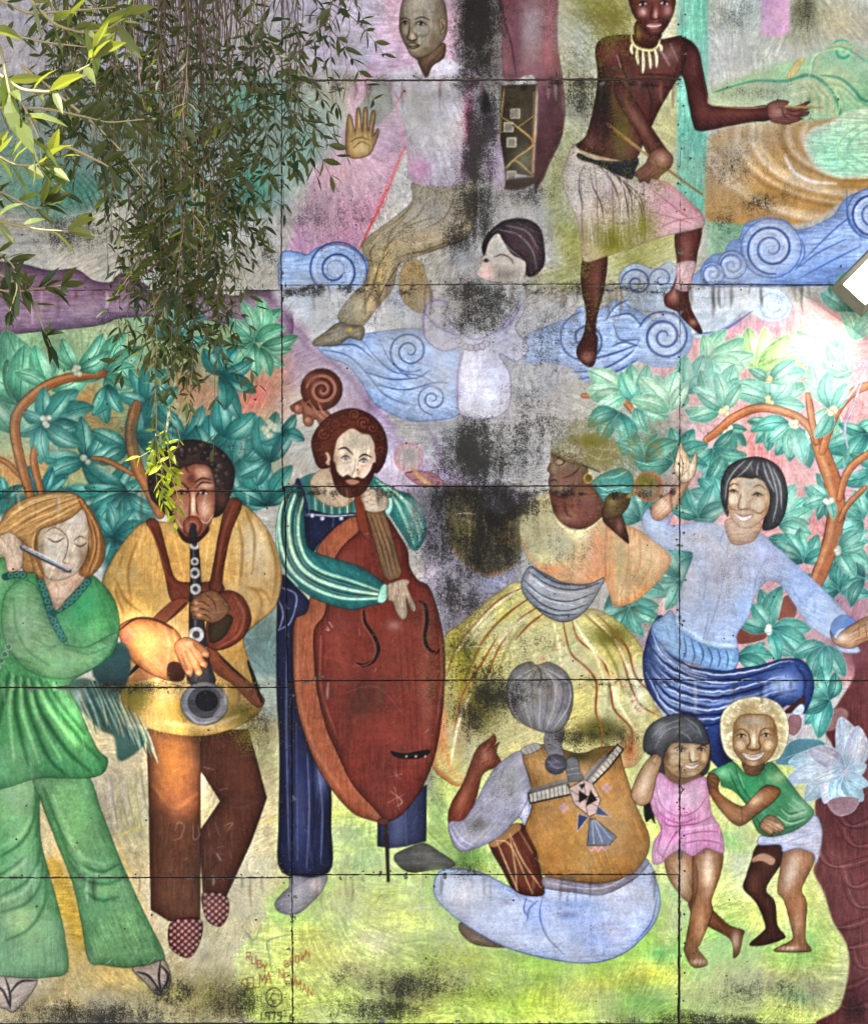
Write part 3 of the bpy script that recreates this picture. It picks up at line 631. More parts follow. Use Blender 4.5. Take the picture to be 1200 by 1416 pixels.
def pale_girl():
    P = 'painted_pale_girl/'
    for x, y, r, c in ((606,430,22,'a9a4b4'),(612,462,22,'a39cb0'),(705,470,26,'a5a29c'),(650,430,24,'9a9896')):
        bl(x, y, r, r, c, .8)
    f(P + 'dress', '586,440 588,424 602,415 618,420 616,440 640,462 660,470 690,455 718,425 724,432 712,455 730,480 715,500 690,490 705,520 702,565 672,580 636,572 632,520 640,482 612,486 588,468', 'aba8b6', soft=1.5, e='6f5f92', ew=2.4, g=('c6c4d6', 640, 480, 660, 560))
    lines('588,468 585,440 592,422 604,416 618,418;587,432 600,448 620,460 637,465;684,462 705,448 718,425 722,420;640,482 633,520 633,568', '8470a4', 3, .75, soft=1.2)
    lines('610,478 628,468 634,472;660,490 656,530 657,560;684,478 700,470 708,478;592,428 604,424 612,428', '8f7fa8', 2, .6, soft=1)
    bl(652, 525, 20, 44, 'dcdcea', 1); bl(676, 540, 20, 30, 'd4d4e4', .95); bl(606, 434, 10, 8, 'c2beb8', .7)
    for k in range(8):
        a = k * .42 + .1
        ell(None, 654 + 20 * math.cos(a), 470 + 12 * math.sin(a), 5, 4.4, 'aeaab4', e='6a6270')
    m = f(P + 'face', '667,353 676,330 692,324 712,342 727,360 722,388 700,392 673,388 657,378 664,368', 'b4aba4', e='6a5c58', soft=1.2)
    bl(673, 378, 9, 12, 'd4b4ac', .9, m); bl(700, 380, 16, 10, '8a8680', .8, m); bl(690, 345, 12, 14, 'aaa9a4', .7, m)
    eye(672, 361, 4, 2.2, '2c2628', '3a2c2c', 'c4bab4'); st('683,356 694,352 706,358 710,366', '5f4a40', 1.8, .8); st('664,356 672,352', '4a3838', 1.8, .8); lines('690,372 690,392;718,370 717,390', '7a706a', 1.4, .6)
    m = f(P + 'hair', '666,345 668,334 679,318 700,304 728,303 746,315 752,338 752,366 738,382 727,380 726,362 708,352 696,334 688,322 676,334 670,352', '43363c', e='281e24', rim=('2a2026', 5, .6))
    lines('690,318 715,324 735,345 742,372;700,312 728,320 744,345;688,326 705,345 722,358;680,322 692,314;715,308 738,320', '8a7c84', 1.6, .6, m); lines('696,322 716,340 730,362;712,316 736,338 746,360', '5a2c3c', 2, .7, m)

def shirtless_drummer():
    P = 'painted_shirtless_drummer/'
    sk, dk, hi = '512826', '2f1414', '8a5348'
    m = f(P + 'leg', '808,352 838,350 836,392 833,408 825,438 823,460 826,470 822,502 813,508 800,498 797,484 807,460 810,434 803,395', sk, e=dk, ew=1.6, rim=(dk, 4, .5))
    bl(824, 395, 6, 30, '7a4a3c', .6, m); lines('803,490 812,470;809,498 815,472;815,503 818,474', dk, 1.2, .7, m); bl(812, 495, 10, 8, '9a6a5c', .6, m); st('808,440 825,440', dk, 1.5, .7)
    m = f(P + 'leg', '934,320 969,312 964,350 960,372 952,403 956,428 970,456 966,461 946,443 936,432 920,424 918,410 928,400 936,372', '5a2c28', e=dk, ew=1.6, rim=(dk, 4, .5))
    bl(948, 345, 8, 24, '75403a', .7, m); bl(930, 412, 8, 8, '8f5248', .7, m); bl(958, 446, 6, 5, 'b07a68', .6, m); lines('938,410 946,425 950,440;934,405 930,415', dk, 1.4, .7, m)
    f(P + 'ankle_wrap', '937,364 961,362 957,382 953,401 934,400 935,382', 'b8949a', e='8a6068', rim=('8f686f', 3, .5)); lines('938,372 958,368;936,384 956,380;935,394 954,390', 'd8bcc0', 1.4, .7)
    m = f(P + 'skirt', '795,200 782,226 777,247 785,275 798,305 802,335 808,362 838,354 880,340 915,328 942,321 971,313 972,300 962,286 940,267 915,250 873,249 827,226', 'bdaa9c', e='6f5a50', ew=1.4, rim=('9a8074', 4, .4), g=('c08f96', 860, 280, 930, 290))
    for x, y, rx, ry, c, a in ((800,270,14,30,'c9bdb8',.8),(840,265,20,20,'b9a0a4',.7),(845,335,34,24,'7f7c2c',.95),(880,315,24,22,'8c8a34',.9),(815,330,16,20,'9a9068',.8),(925,280,26,18,'c890a0',.8),(945,305,20,8,'cfa0aa',.8),(870,290,12,24,'c4b4a4',.7)):
        bl(x, y, rx, ry, c, a, m)
    lines('827,228 845,250 855,275 858,300;836,230 858,252 866,280 868,302;848,238 870,265 874,300;856,245 880,275 886,290 888,303;806,230 800,255 806,290;815,232 818,255 830,280 834,300;798,262 808,285;862,250 884,272 890,296', '3f2a34', 1.7, .85, m)
    for k in range(14):
        x_ = 792 + k * 7.2; st([(x_, 226 + abs(k - 5) * 1.5), (x_ + 4, 262), (x_ + 2 + (k % 3) * 3, 300), (x_ + 6, 340)], ('e0d4cc', '5a4038', 'd0c49c')[k % 3], 1.5, .55, m)
    lines('900,262 930,285 950,300;890,290 925,300 955,308;905,318 935,305 965,300', 'a8606e', 1.8, .7, m); lines('905,250 930,262 950,275 965,292', 'd46a7c', 4, .7, m, 2)
    f(P + 'skirt', '800,212 827,222 880,217 876,240 872,248 850,240 825,228 800,220', '22262f', e='0f1218'); st('797,203 830,216 858,219 880,214', 'c07a80', 5, .9); st('800,208 832,220 860,222', 'c9a060', 2, .8)
    f(P + 'torso', '940,97 947,117 957,168 967,181 1007,174 1040,168 1064,165 1062,146 1034,148 982,145 978,130 971,95 964,67 947,53 930,60', sk, e=dk, ew=1.6, rim=(dk, 5, .5))
    bl(960, 85, 7, 18, '6e3c38', .7); bl(1020, 156, 40, 5, '6f3c34', .7); bl(972, 150, 8, 16, '6a3832', .6); st('982,146 1030,149 1060,147', 'c07a50', 1.4, .7); st('968,90 978,140', 'a0604c', 1.3, .5)
    m = f(P + 'torso', '823,67 840,52 877,50 912,56 947,53 944,97 933,114 912,150 898,180 890,196 877,220 843,219 797,204 810,188 820,150 826,110', sk, e=dk, ew=1.6, rim=(dk, 5, .4))
    for x, y, rx, ry, c, a in ((845,75,16,16,'6a3834',.8),(900,90,24,14,'6b403a',.8),(925,75,12,12,'74504e',.7),(862,110,10,10,'6a3c36',.6),(880,115,10,8,'6f4642',.6),(835,130,14,26,'2c2220',.8),(860,180,14,40,'5a4a26',.8),(815,195,10,10,'6a4440',.6),(905,120,16,20,'5e3430',.6),(850,140,8,20,'5f4424',.7)):
        bl(x, y, rx, ry, c, a, m)
    lines('855,72 862,100 872,118;880,104 905,104 930,106;892,110 900,140 896,170;845,78 852,100', '2a1212', 1.6, .6, m); lines('900,62 915,75 925,92;926,62 936,85', 'b0a0a0', 2.4, .5, m, 1.5); st('852,78 858,95', 'c8b4a8', 2, .6)
    m = f(P + 'forearm', '853,108 877,138 903,180 922,208 928,220 908,232 895,214 884,190 866,160 850,132', '56302a', e=dk, ew=1.5, rim=(dk, 4, .5)); bl(880, 165, 6, 24, '7a4c40', .7, m, -35)
    st('837,170 870,196 910,226 970,268', '8a6430', 3, 1, part=P + 'drumstick', taper=.9); st('838,169 905,221', 'c9a460', 1, .7)
    h = f(P + 'hand', '876,241 884,233 892,226 900,210 908,205 918,205 928,214 930,222 926,232 914,242 908,248 900,247 896,254 890,250 884,253 882,247', '744438', e=dk, ew=1.5, rim=('4a2420', 3, .5))
    bl(914, 220, 8, 8, '9a6a58', .8, h); lines('884,244 898,232;890,250 904,236;898,250 910,238;905,222 912,232 926,232', '3a1a18', 1.4, .8, h); st('900,222 915,232', '8a6430', 3, .9)
    h = f(P + 'hand', '1060,147 1066,141 1078,138 1090,140 1088,146 1102,146 1116,140 1119,142 1108,150 1119,147 1118,151 1108,156 1118,154 1116,159 1104,163 1110,164 1092,171 1080,171 1064,166', '7d4640', e=dk, ew=1.4, rim=('4a2420', 3, .5))
    bl(1076, 155, 8, 6, 'a06a5c', .8, h); lines('1086,150 1096,154 1110,150;1086,156 1098,160 1108,158;1080,148 1084,160 1092,166', '3a1a18', 1.3, .8, h)
    st('1086,147 1110,148 1137,149', 'b08a40', 2.6, 1, part=P + 'drumstick', taper=.9)
    f(P + 'neck', '880,30 876,52 884,64 902,68 912,58 912,40', '4f2622', rim=(dk, 4, .4)); bl(882, 48, 4, 10, '8a7a30', .6)
    m = f(P + 'head', '868,0 866,-22 880,-40 910,-42 930,-24 933,8 924,34 911,50 900,52 889,41 876,24', '5c2e2a', e=dk, ew=1.6, rim=(dk, 5, .5))
    for x, y, rx, ry, c, a in ((888,18,6,6,'b98a84',.8),(906,22,3,9,'a8706a',.9),(922,16,6,8,'96605c',.8),(905,42,7,4,'8a504a',.8),(900,-10,18,12,'74443e',.7)):
        bl(x, y, rx, ry, c, a, m)
    eye(888, 7, 7, 3, '241416', '241012', 'c9b4b0', 1); eye(918, 6, 7, 3, '241416', '241012', 'c9b4b0', -1); lines('880,1 888,-3 896,1;911,0 918,-4 926,0;902,10 899,24 902,28 910,27 908,22', '2a1010', 1.6, .8)
    f(P + 'head', '893,36 903,33 914,35 908,42 899,42', '9a5a58', e='3a1616'); st('894,37 904,38 913,36', 'e0cfc8', 1.6, .8)
    lines('872,48 873,58 878,66 888,70 900,71 908,66 912,56', 'e2d884', 2.6, 1); PP = ('873,62 872,70 874,76', '880,68 880,80 882,90', '888,70 889,88 888,102', '896,71 898,84 899,96', '904,68 907,80 907,94', '910,62 913,66 914,72')
    for s in PP:
        st(s, 'e8e0a0', 3.4, 1, part=P + 'necklace', taper=.3)

def dancer():
    P = 'painted_dancer_in_yellow/'
    # skirt
    m = f(P + 'skirt', '720,806 693,817 667,836 633,866 616,880 615,933 613,960 604,1033 598,1060 612,1076 634,1087 660,1070 700,1060 760,1055 830,1060 878,1058 900,1010 914,990 902,968 890,905 868,872 840,850 813,842 770,850', 'c2b76c', e='7a5a2a', ew=1.6, rim=('8a7a30', 6, .4))
    for x, y, rx, ry, c, a in ((640,900,20,30,'8f8638',.8),(700,860,24,24,'cfc67c',.8),(690,850,20,8,'e0d25a',.7),(660,980,30,50,'6f6a34',.85),(640,1020,20,40,'a8905a',.8),(660,1040,16,30,'b3ac70',.8),(790,900,50,30,'cbc690',.8),(845,920,20,40,'d3c66a',.8),(845,880,24,14,'77782a',.85),(840,970,20,50,'cdc68a',.9),(880,960,14,40,'d6cfa0',.8),
        (870,1040,12,26,'b86a3a',.7),(760,890,16,24,'b3ae7c',.6),(640,950,14,30,'b3a024',.7),(630,905,8,30,'d4c63e',.6),(805,860,20,6,'dcd27c',.7),(830,1010,30,16,'4f4a2a',.85),(612,1010,6,40,'c47a4a',.8)):
        bl(x, y, rx, ry, c, a, m)
    lines('724,812 690,830 660,860 630,900 617,935;735,825 700,850 668,885 650,925;745,838 715,860 690,895 672,940;752,848 730,865 712,885;688,880 664,920 640,960 628,1010;778,858 782,880 790,905 812,925 824,945 823,985 832,1010 830,1040;790,858 800,885 830,910 842,940 848,980 872,1008 872,1040;808,850 840,880 858,905 870,945 885,975 910,990;825,850 850,875 868,900 878,935 900,960', 'a5522a', 2.8, .9, m)
    lines('700,838 670,862 645,895;730,850 708,868 690,890;795,862 812,890 840,920;815,850 845,880;650,960 634,1000 622,1060;838,930 856,975 878,1010;712,818 680,842 650,875 628,905;765,862 772,890 776,920;800,870 822,905 836,945;850,885 866,920 884,955', 'f2eab4', 3.4, .7, m, 1.6); lines('706,846 680,870 660,905;725,862 704,890 690,925;770,870 765,900;828,880 850,920 862,960;600,1050 612,1020;660,900 640,945 626,990', '7f7428', 3, .55, m, 1.8)
    lines('612,960 606,1020 600,1058 616,1074 634,1086 652,1070', 'c4683a', 5, .8, m, 2.5); lines('612,990 622,1060 640,1078', 'd08a4a', 4, .6, m, 2)
    for k in range(26):
        x, y = RL.uniform(740, 800), RL.uniform(880, 915)
        st([(x, y), (x + RL.uniform(-4, 4), y + 4), (x + 5, y + RL.uniform(-3, 6))], ('7fa85a', 'c87a5a', '8ab46a')[k % 3], 1.6, .6, m)
    for k in range(26):
        t = k / 25; x, y = 848 + t * 40 + RL.uniform(-6, 6), 930 + t * 50 + RL.uniform(-4, 4)
        st([(x, y), (x + RL.uniform(-4, 4), y + 4), (x + 4, y + RL.uniform(-3, 6))], ('c06a4a', 'd8a08a', '7fae6a')[k % 3], 2, .65, m)
    # moulded left sleeve
    m = f(P + 'sleeve', '617,703 622,684 640,672 660,690 690,712 718,700 722,757 713,778 693,793 673,797 640,777 621,750', '4a4534', e=None, soft=4, a=.85, rim=('8f8a5c', 7, .6))
    bl(640, 740, 14, 30, '6f6a40', .7, m); bl(700, 740, 14, 30, '5a4c30', .8, m); bl(680, 720, 20, 14, '24221c', .8, m); lines('622,752 642,778 673,795 694,790 714,775', 'b8643a', 5, .75, m, 2.5); lines('668,712 672,740 660,770;690,730 684,765;640,690 650,730 645,770;705,720 702,760;655,720 664,760 672,790;676,735 690,770', '9a8a54', 2.4, .6, m, 1.2); lines('680,745 672,775;700,735 694,775', 'b07a4a', 2.4, .6, m, 1.2)
    # blouse
    m = f(P + 'blouse', '720,705 738,690 762,682 764,708 780,728 800,733 827,718 838,699 840,725 838,800 817,807 780,806 750,790 730,773 720,747', 'bcb27a', e='9a6a3a', ew=1.4, rim=('a89a60', 5, .4), g=('d4834a', 770, 740, 830, 800))
    for x, y, rx, ry, c, a in ((745,740,20,30,'9f9a68',.7),(780,755,24,20,'a8a276',.7),(800,740,14,8,'dcd49c',.8),(760,788,30,7,'d98a50',.8),(826,760,10,30,'da8448',.8)):
        bl(x, y, rx, ry, c, a, m)
    lines('762,690 768,715 785,733 808,734 832,716', 'e0d89a', 3, .8, m, 1.2); lines('740,700 745,730 735,760;752,700 758,740;770,740 760,770;735,720 728,750;722,720 724,755', '8a8450', 1.3, .5, m); lines('722,745 735,772 760,792 790,802 830,800', 'e08a4a', 2.5, .7, m, 1.5)
    m = f(P + 'sleeve', '838,728 853,722 867,727 893,740 920,763 927,777 910,803 883,828 860,838 848,837 842,820 837,797', 'cf9a5e', e='b05a30', ew=1.6, rim=('d8743c', 6, .6))
    bl(856, 770, 12, 36, 'b99a5c', .8, m); bl(895, 770, 16, 22, 'cdaa72', .8, m); bl(880, 800, 24, 8, 'a98f5a', .5, m)
    lines('868,745 868,780 862,810 852,832;884,745 884,780 868,815;900,755 898,785 880,815;852,740 854,780', 'c8783e', 2, .6, m); lines('843,735 846,790 848,830', 'e0843e', 4, .6, m, 2.5)
    # sash
    m = f(P + 'sash', '733,783 722,800 723,820 743,843 767,858 790,858 813,840 830,812 834,799 813,808 780,806 750,792', '8d9198', e='232a3c', ew=1.8, rim=('4f5868', 5, .5))
    lines('730,790 760,810 795,816 830,806;724,802 750,824 785,832 822,820;726,814 750,836 780,845 812,836;735,785 770,806 812,810;740,840 765,850 795,850', '262e44', 1.8, .85, m); lines('733,797 760,816 800,822;730,812 758,830 795,838;745,838 775,851', 'd0d4dc', 1.6, .6, m); lines('735,788 732,805', 'd8a8a0', 3, .5, m, 1.5)
    # neck, face, head wrap, hand
    m = f(P + 'neck', '760,676 775,686 795,668 815,660 828,680 840,694 832,714 815,728 798,732 780,726 765,708', '66382c', e='3a1a14', ew=1.4, rim=('42201a', 5, .4))
    bl(785, 715, 16, 10, '8a5a4a', .7, m); bl(812, 690, 10, 16, '74443a', .7, m); st('780,690 783,710 792,716', '3f1c18', 2, .6, m)
    m = f(P + 'face', '763,622 761,638 756,650 760,656 758,668 764,683 777,686 792,676 808,664 812,645 800,638 780,628', '6b5040', e='2f1e18', ew=1.4, rim=('4a3428', 4, .5))
    bl(785, 660, 14, 10, '6f4236', .8, m); bl(775, 640, 8, 6, '8f8058', .7, m); bl(766, 648, 4, 8, '8a6a50', .7, m)
    lines('766,630 774,634 784,640;766,638 772,634 780,640 772,644 766,641;760,656 766,658;759,666 766,664 770,667;778,662 792,656 802,646', '2c1a14', 1.4, .8); lines('764,624 762,640', 'b09a50', 1.6, .7)
    m = f(P + 'head_wrap', '760,622 775,606 790,602 817,600 846,610 858,627 848,645 832,653 812,646 800,640 780,632', '8c8460', e=None, soft=2.5, a=.8)
    lines('764,622 785,634 802,642;810,616 835,622 852,622;808,626 830,636 846,634;800,640 812,624 814,606', 'c9bfa0', 1.6, .7, m); bl(815, 612, 14, 8, '6f6a24', .8, m); bl(796, 622, 8, 8, 'b0aaa0', .7, m); lines('800,642 816,648 830,654', '2a2018', 2, .8)
    ell(None, 813, 662, 6, 6.5, '5f4a22', e='c9a03a', ew=2.4)
    m = f(P + 'scarf', '818,668 835,655 860,648 874,660 873,684 850,690 838,698 828,684', '3f8f88', e='1f5a5c', rim=('25706c', 5, .5)); lines('822,670 840,678 870,672;830,684 850,684 872,680;830,662 850,660 866,652', '8ad0c4', 2, .6, m)
    m = f(P + 'forearm', '833,704 840,698 856,708 864,726 869,751 858,744 842,730 833,720', '4c2a20', e='24100c', ew=1.4, rim=('2c140e', 4, .5)); bl(856, 728, 5, 10, '744a3a', .7, m)
    m = f(P + 'hand', '836,692 842,684 852,682 866,683 871,690 867,702 856,714 840,718 833,712', '5a4428', e='24140c', ew=1.4, rim=('3a2414', 4, .5)); bl(846, 694, 6, 6, '8a7440', .7, m); lines('852,684 854,698;859,684 862,697;866,686 866,696;848,700 856,706', '2a180c', 1.4, .8, m)
    # maracas
    M = 'painted_maraca'
    st('868,687 880,681', '9a7a34', 6, 1, part=M, taper=.8)
    m = ell(M, 896, 673, 20, 20, '7f6a4a', e='c4664a', ew=3, rim=('c4704e', 3, .8)); bl(890, 664, 12, 6, '6f7028', .8, m); bl(896, 680, 8, 6, '8a8478', .8, m)
    M = 'painted_maraca_pale'
    m = ell(M, 565, 633, 20, 20, 'b3a0a0', e='c87a84', ew=2.6, rim=('d09aa4', 4, .7)); bl(566, 632, 12, 12, '9a9490', .6, m)
    h = f(M + '/hand', '560,656 572,652 590,653 604,658 614,672 590,673 574,668', 'a07078', e='5a1c24', ew=1.6); lines('562,655 574,653;570,664 580,664;586,654 600,660', '7a1f28', 1.6, .9); st('571,648 580,660 596,672', 'c49a5a', 5, .95, taper=.8)

def laughing_woman():
    P = 'painted_woman_in_blue/'
    # skirt
    m = f(P + 'skirt', '917,853 900,867 890,900 888,918 893,950 913,980 935,1000 960,1018 990,1060 1020,1068 1000,1030 1003,1000 1020,985 1075,980 1088,975 1103,980 1112,985 1123,957 1122,932 1108,913 1083,911 1050,920 1015,925 987,926 940,913', '2c4480', e='131f48', ew=1.8, rim=('16244f', 6, .6))
    bl(1085, 945, 22, 18, '6f86b8', .7, m); bl(960, 1040, 20, 40, '121c40', .9, m); bl(1005, 1040, 16, 30, '131d44', .9, m); bl(912, 895, 10, 20, '6a8cc0', .6, m)
    top = crom(pts('894,880 915,905 940,920 985,932 1030,930 1085,915 1112,918'), False, 6); bot = crom(pts('892,940 915,985 945,1003 985,1006 1030,990 1075,975 1110,972'), False, 6)
    for k in range(19):
        t = k / 18; s = top * (1 - t) + bot * t + NR.uniform(-1.2, 1.2, top.shape)
        n0, n1 = int(NR.uniform(0, 8)), int(NR.uniform(16, len(s) - 1)); s = s[n0:n1]
        st(s, ('c9d6ec', '8fa6d4', '0f1a40')[k % 3], (1.8, 3.2, 2.6)[k % 3], (.7, .55, .75)[k % 3], m, sm=False, soft=(.7, 1.4, .9)[k % 3], taper=.1)
    for k in range(9):
        st([(900 + k * 3, 872 + k * 5), (912 + k * 5, 900 + k * 4), (935 + k * 7, 918 + k * 3)], ('b4c6e6', '14204a')[k % 2], 1.6, .6, m)
    lines('1100,920 1112,940 1108,968;1060,975 1075,960 1100,955', '1a2858', 3, .7, m, 1.5); bl(1080, 948, 16, 12, 'a8b8d8', .6, m)
    f(P + 'foot', '1083,985 1098,972 1112,962 1108,976 1096,985', '4f3020', e='23140c'); f(P + 'foot', '1094,986 1106,974 1111,980 1106,988', 'c0c8d8', e='6a708a'); f(P + 'foot', '1090,992 1104,990 1106,1004 1098,1016 1090,1012', '8a6262', e='4a2c30')
    # peplum
    m = f(P + 'shirt_hem', '928,845 917,852 900,867 915,893 940,913 987,926 1016,924 1018,895 980,892 945,872', '7399c2', e='2f4a80', ew=1.4, rim=('4f76ac', 4, .5))
    lines('945,880 948,900 944,912;955,884 960,905 956,918;966,888 972,905 968,920;978,893 984,910 980,924;990,894 995,910 992,924;1002,895 1006,910 1004,924;932,870 936,890;920,865 926,885', '34548f', 1.8, .8, m)
    # shirt
    m = f(P + 'shirt', '887,722 890,710 897,703 901,715 915,721 930,711 925,727 967,722 1003,730 1010,750 1026,753 1046,736 1073,757 1107,787 1143,820 1170,850 1187,864 1180,886 1188,901 1163,901 1147,884 1117,863 1093,828 1077,807 1060,803 1043,823 1033,854 1018,878 1017,897 980,894 943,874 933,857 940,817 957,773 953,762 923,760 897,742', '97a8c8', e='5878ac', ew=1.5, rim=('7f9ac6', 6, .5))
    for x, y, rx, ry, c, a in ((960,745,40,16,'b3b6c6',.8),(1000,790,34,40,'a6a8bc',.8),(1060,770,30,20,'a3add0',.8),(1110,810,24,24,'93aad4',.7),(980,850,30,40,'9cacc8',.7),(1030,840,14,26,'8ea8d0',.7),(905,725,14,14,'a9bcd8',.7),(1000,760,30,12,'c0bfcc',.7),(1150,865,24,18,'a0b8dc',.7),(955,800,10,30,'b0b4cc',.6)):
        bl(x, y, rx, ry, c, a, m)
    lines('1006,752 1002,790 990,840 975,885;960,775 975,800 972,830;1020,770 1015,800;1060,770 1045,800 1040,825;1088,800 1105,830 1130,850;1003,732 995,750 1005,765;930,740 950,745;985,770 990,800;1010,860 985,880', '7387b0', 1.5, .55, m); lines('950,870 980,889 1016,893;935,858 950,872', 'a9c8d8', 6, .8, m, 1.4); lines('980,848 972,884', '4a5f90', 1.4, .7)
    for k in range(60):
        x, y = RL.uniform(950, 1060), RL.uniform(745, 870)
        st([(x, y), (x + RL.uniform(-4, 4), y + RL.uniform(4, 10))], ('8088a0', 'b8bccc')[k % 2], 1.2, .4, m)
    f(P + 'cuff', '1147,872 1152,858 1166,850 1182,858 1178,866 1160,870 1150,882', '5578b4', e='3a5490')
    h = f(P + 'hand', '1147,872 1155,884 1162,874 1180,862 1200,852 1225,848 1228,880 1205,884 1190,890 1176,897 1160,894 1150,886', 'a87f5c', e='4a2a1c', ew=1.5, rim=('6f4a30', 4, .6)); bl(1164, 882, 8, 5, 'd2b494', .8, h); lines('1180,880 1200,872;1182,886 1204,880;1178,874 1196,864;1186,866 1188,880;1196,862 1198,880', '5a3420', 1.4, .8, h)
    m = f(P + 'forearm', '900,712 900,700 912,690 937,672 940,660 952,664 945,682 932,702 915,719 904,719', 'bb9274', e='7a4a34', ew=1.5, rim=('94664a', 4, .5)); bl(915, 700, 8, 10, 'd2b49a', .7, m, -40)
    m = f(P + 'hand', '931,650 932,640 940,612 945,622 950,628 954,640 960,626 963,630 962,648 956,662 944,668 936,660', 'cdb89a', e='6a4630', ew=1.4, rim=('a88560', 3, .5)); lines('940,628 944,644 942,660;948,632 948,648;936,640 944,648;950,650 942,658', '7a5438', 1.4, .8, m)
    f(P + 'neck', '1004,718 1050,722 1044,745 1026,753 1009,749', 'b98e6c', e='8f4a34', ew=1.6, rim=('8f6244', 4, .5))
    m = f(P + 'hair', '996,670 1006,646 1026,635 1053,633 1076,646 1087,672 1086,704 1074,727 1054,732 1060,700 1062,680 1040,660 1018,660 1008,676 1006,714 998,696', '424346', e='1c1c20', ew=1.6, rim=('26262a', 5, .5))
    ff = f(P + 'face', '1005,668 1016,656 1046,662 1061,674 1063,700 1052,720 1031,731 1014,721 1005,698', 'c29c76', e='6a4630', ew=1.4, rim=('a07448', 5, .5))
    for x, y, rx, ry, c, a in ((1013,690,8,9,'d8bc9c',.8),(1046,697,10,10,'d3b490',.8),(1027,693,3,10,'dcc4a4',.8),(1036,668,16,8,'a89c88',.8),(1030,725,9,4,'ccaa84',.7)):
        bl(x, y, rx, ry, c, a, ff)
    lines('1005,681 1013,677 1021,682;1038,686 1046,681 1056,686;1006,674 1014,669 1022,672;1040,675 1049,671 1058,677;1024,684 1020,700 1024,705 1031,703;1006,694 1010,703 1018,706;1038,704 1050,710 1060,702', '5a3a26', 1.6, .8)
    ring(1013, 691, 9, 10, 'a06c3c', 3, .5, ff); ring(1047, 698, 12, 11, 'a06c3c', 3, .5, ff); bl(1060, 712, 5, 14, '8f6038', .7, ff); bl(1008, 712, 4, 10, 'a07048', .6, ff); bl(1031, 704, 5, 2, '8f5c3c', .7, ff)
    f(None, '1014,709 1024,712 1040,712 1032,720 1022,719', 'e4d8cc', e='8a4038', ew=1.4); st('1014,708 1026,714 1041,711', '8a4a40', 1.8, .8); eye(1014, 680, 5, 1.8, '2c2420'); eye(1047, 685, 6, 1.8, '2c2420')
    m = f(P + 'hair', '996,676 1004,650 1026,635 1053,633 1076,646 1087,672 1086,704 1074,728 1054,732 1062,706 1064,684 1056,668 1050,656 1040,662 1020,660 1008,668 1005,700 998,694', '434447', e='1c1c20', ew=1.5, rim=('26262a', 5, .5))
    lines('1030,637 1016,650 1005,668 1002,690;1040,637 1030,650 1018,660;1048,640 1046,656 1056,668 1064,690;1060,640 1068,660 1074,690 1068,722;1068,648 1078,672 1080,704;1054,640 1060,660 1070,680;1036,640 1040,652', '9a9aa0', 1.6, .65, m)

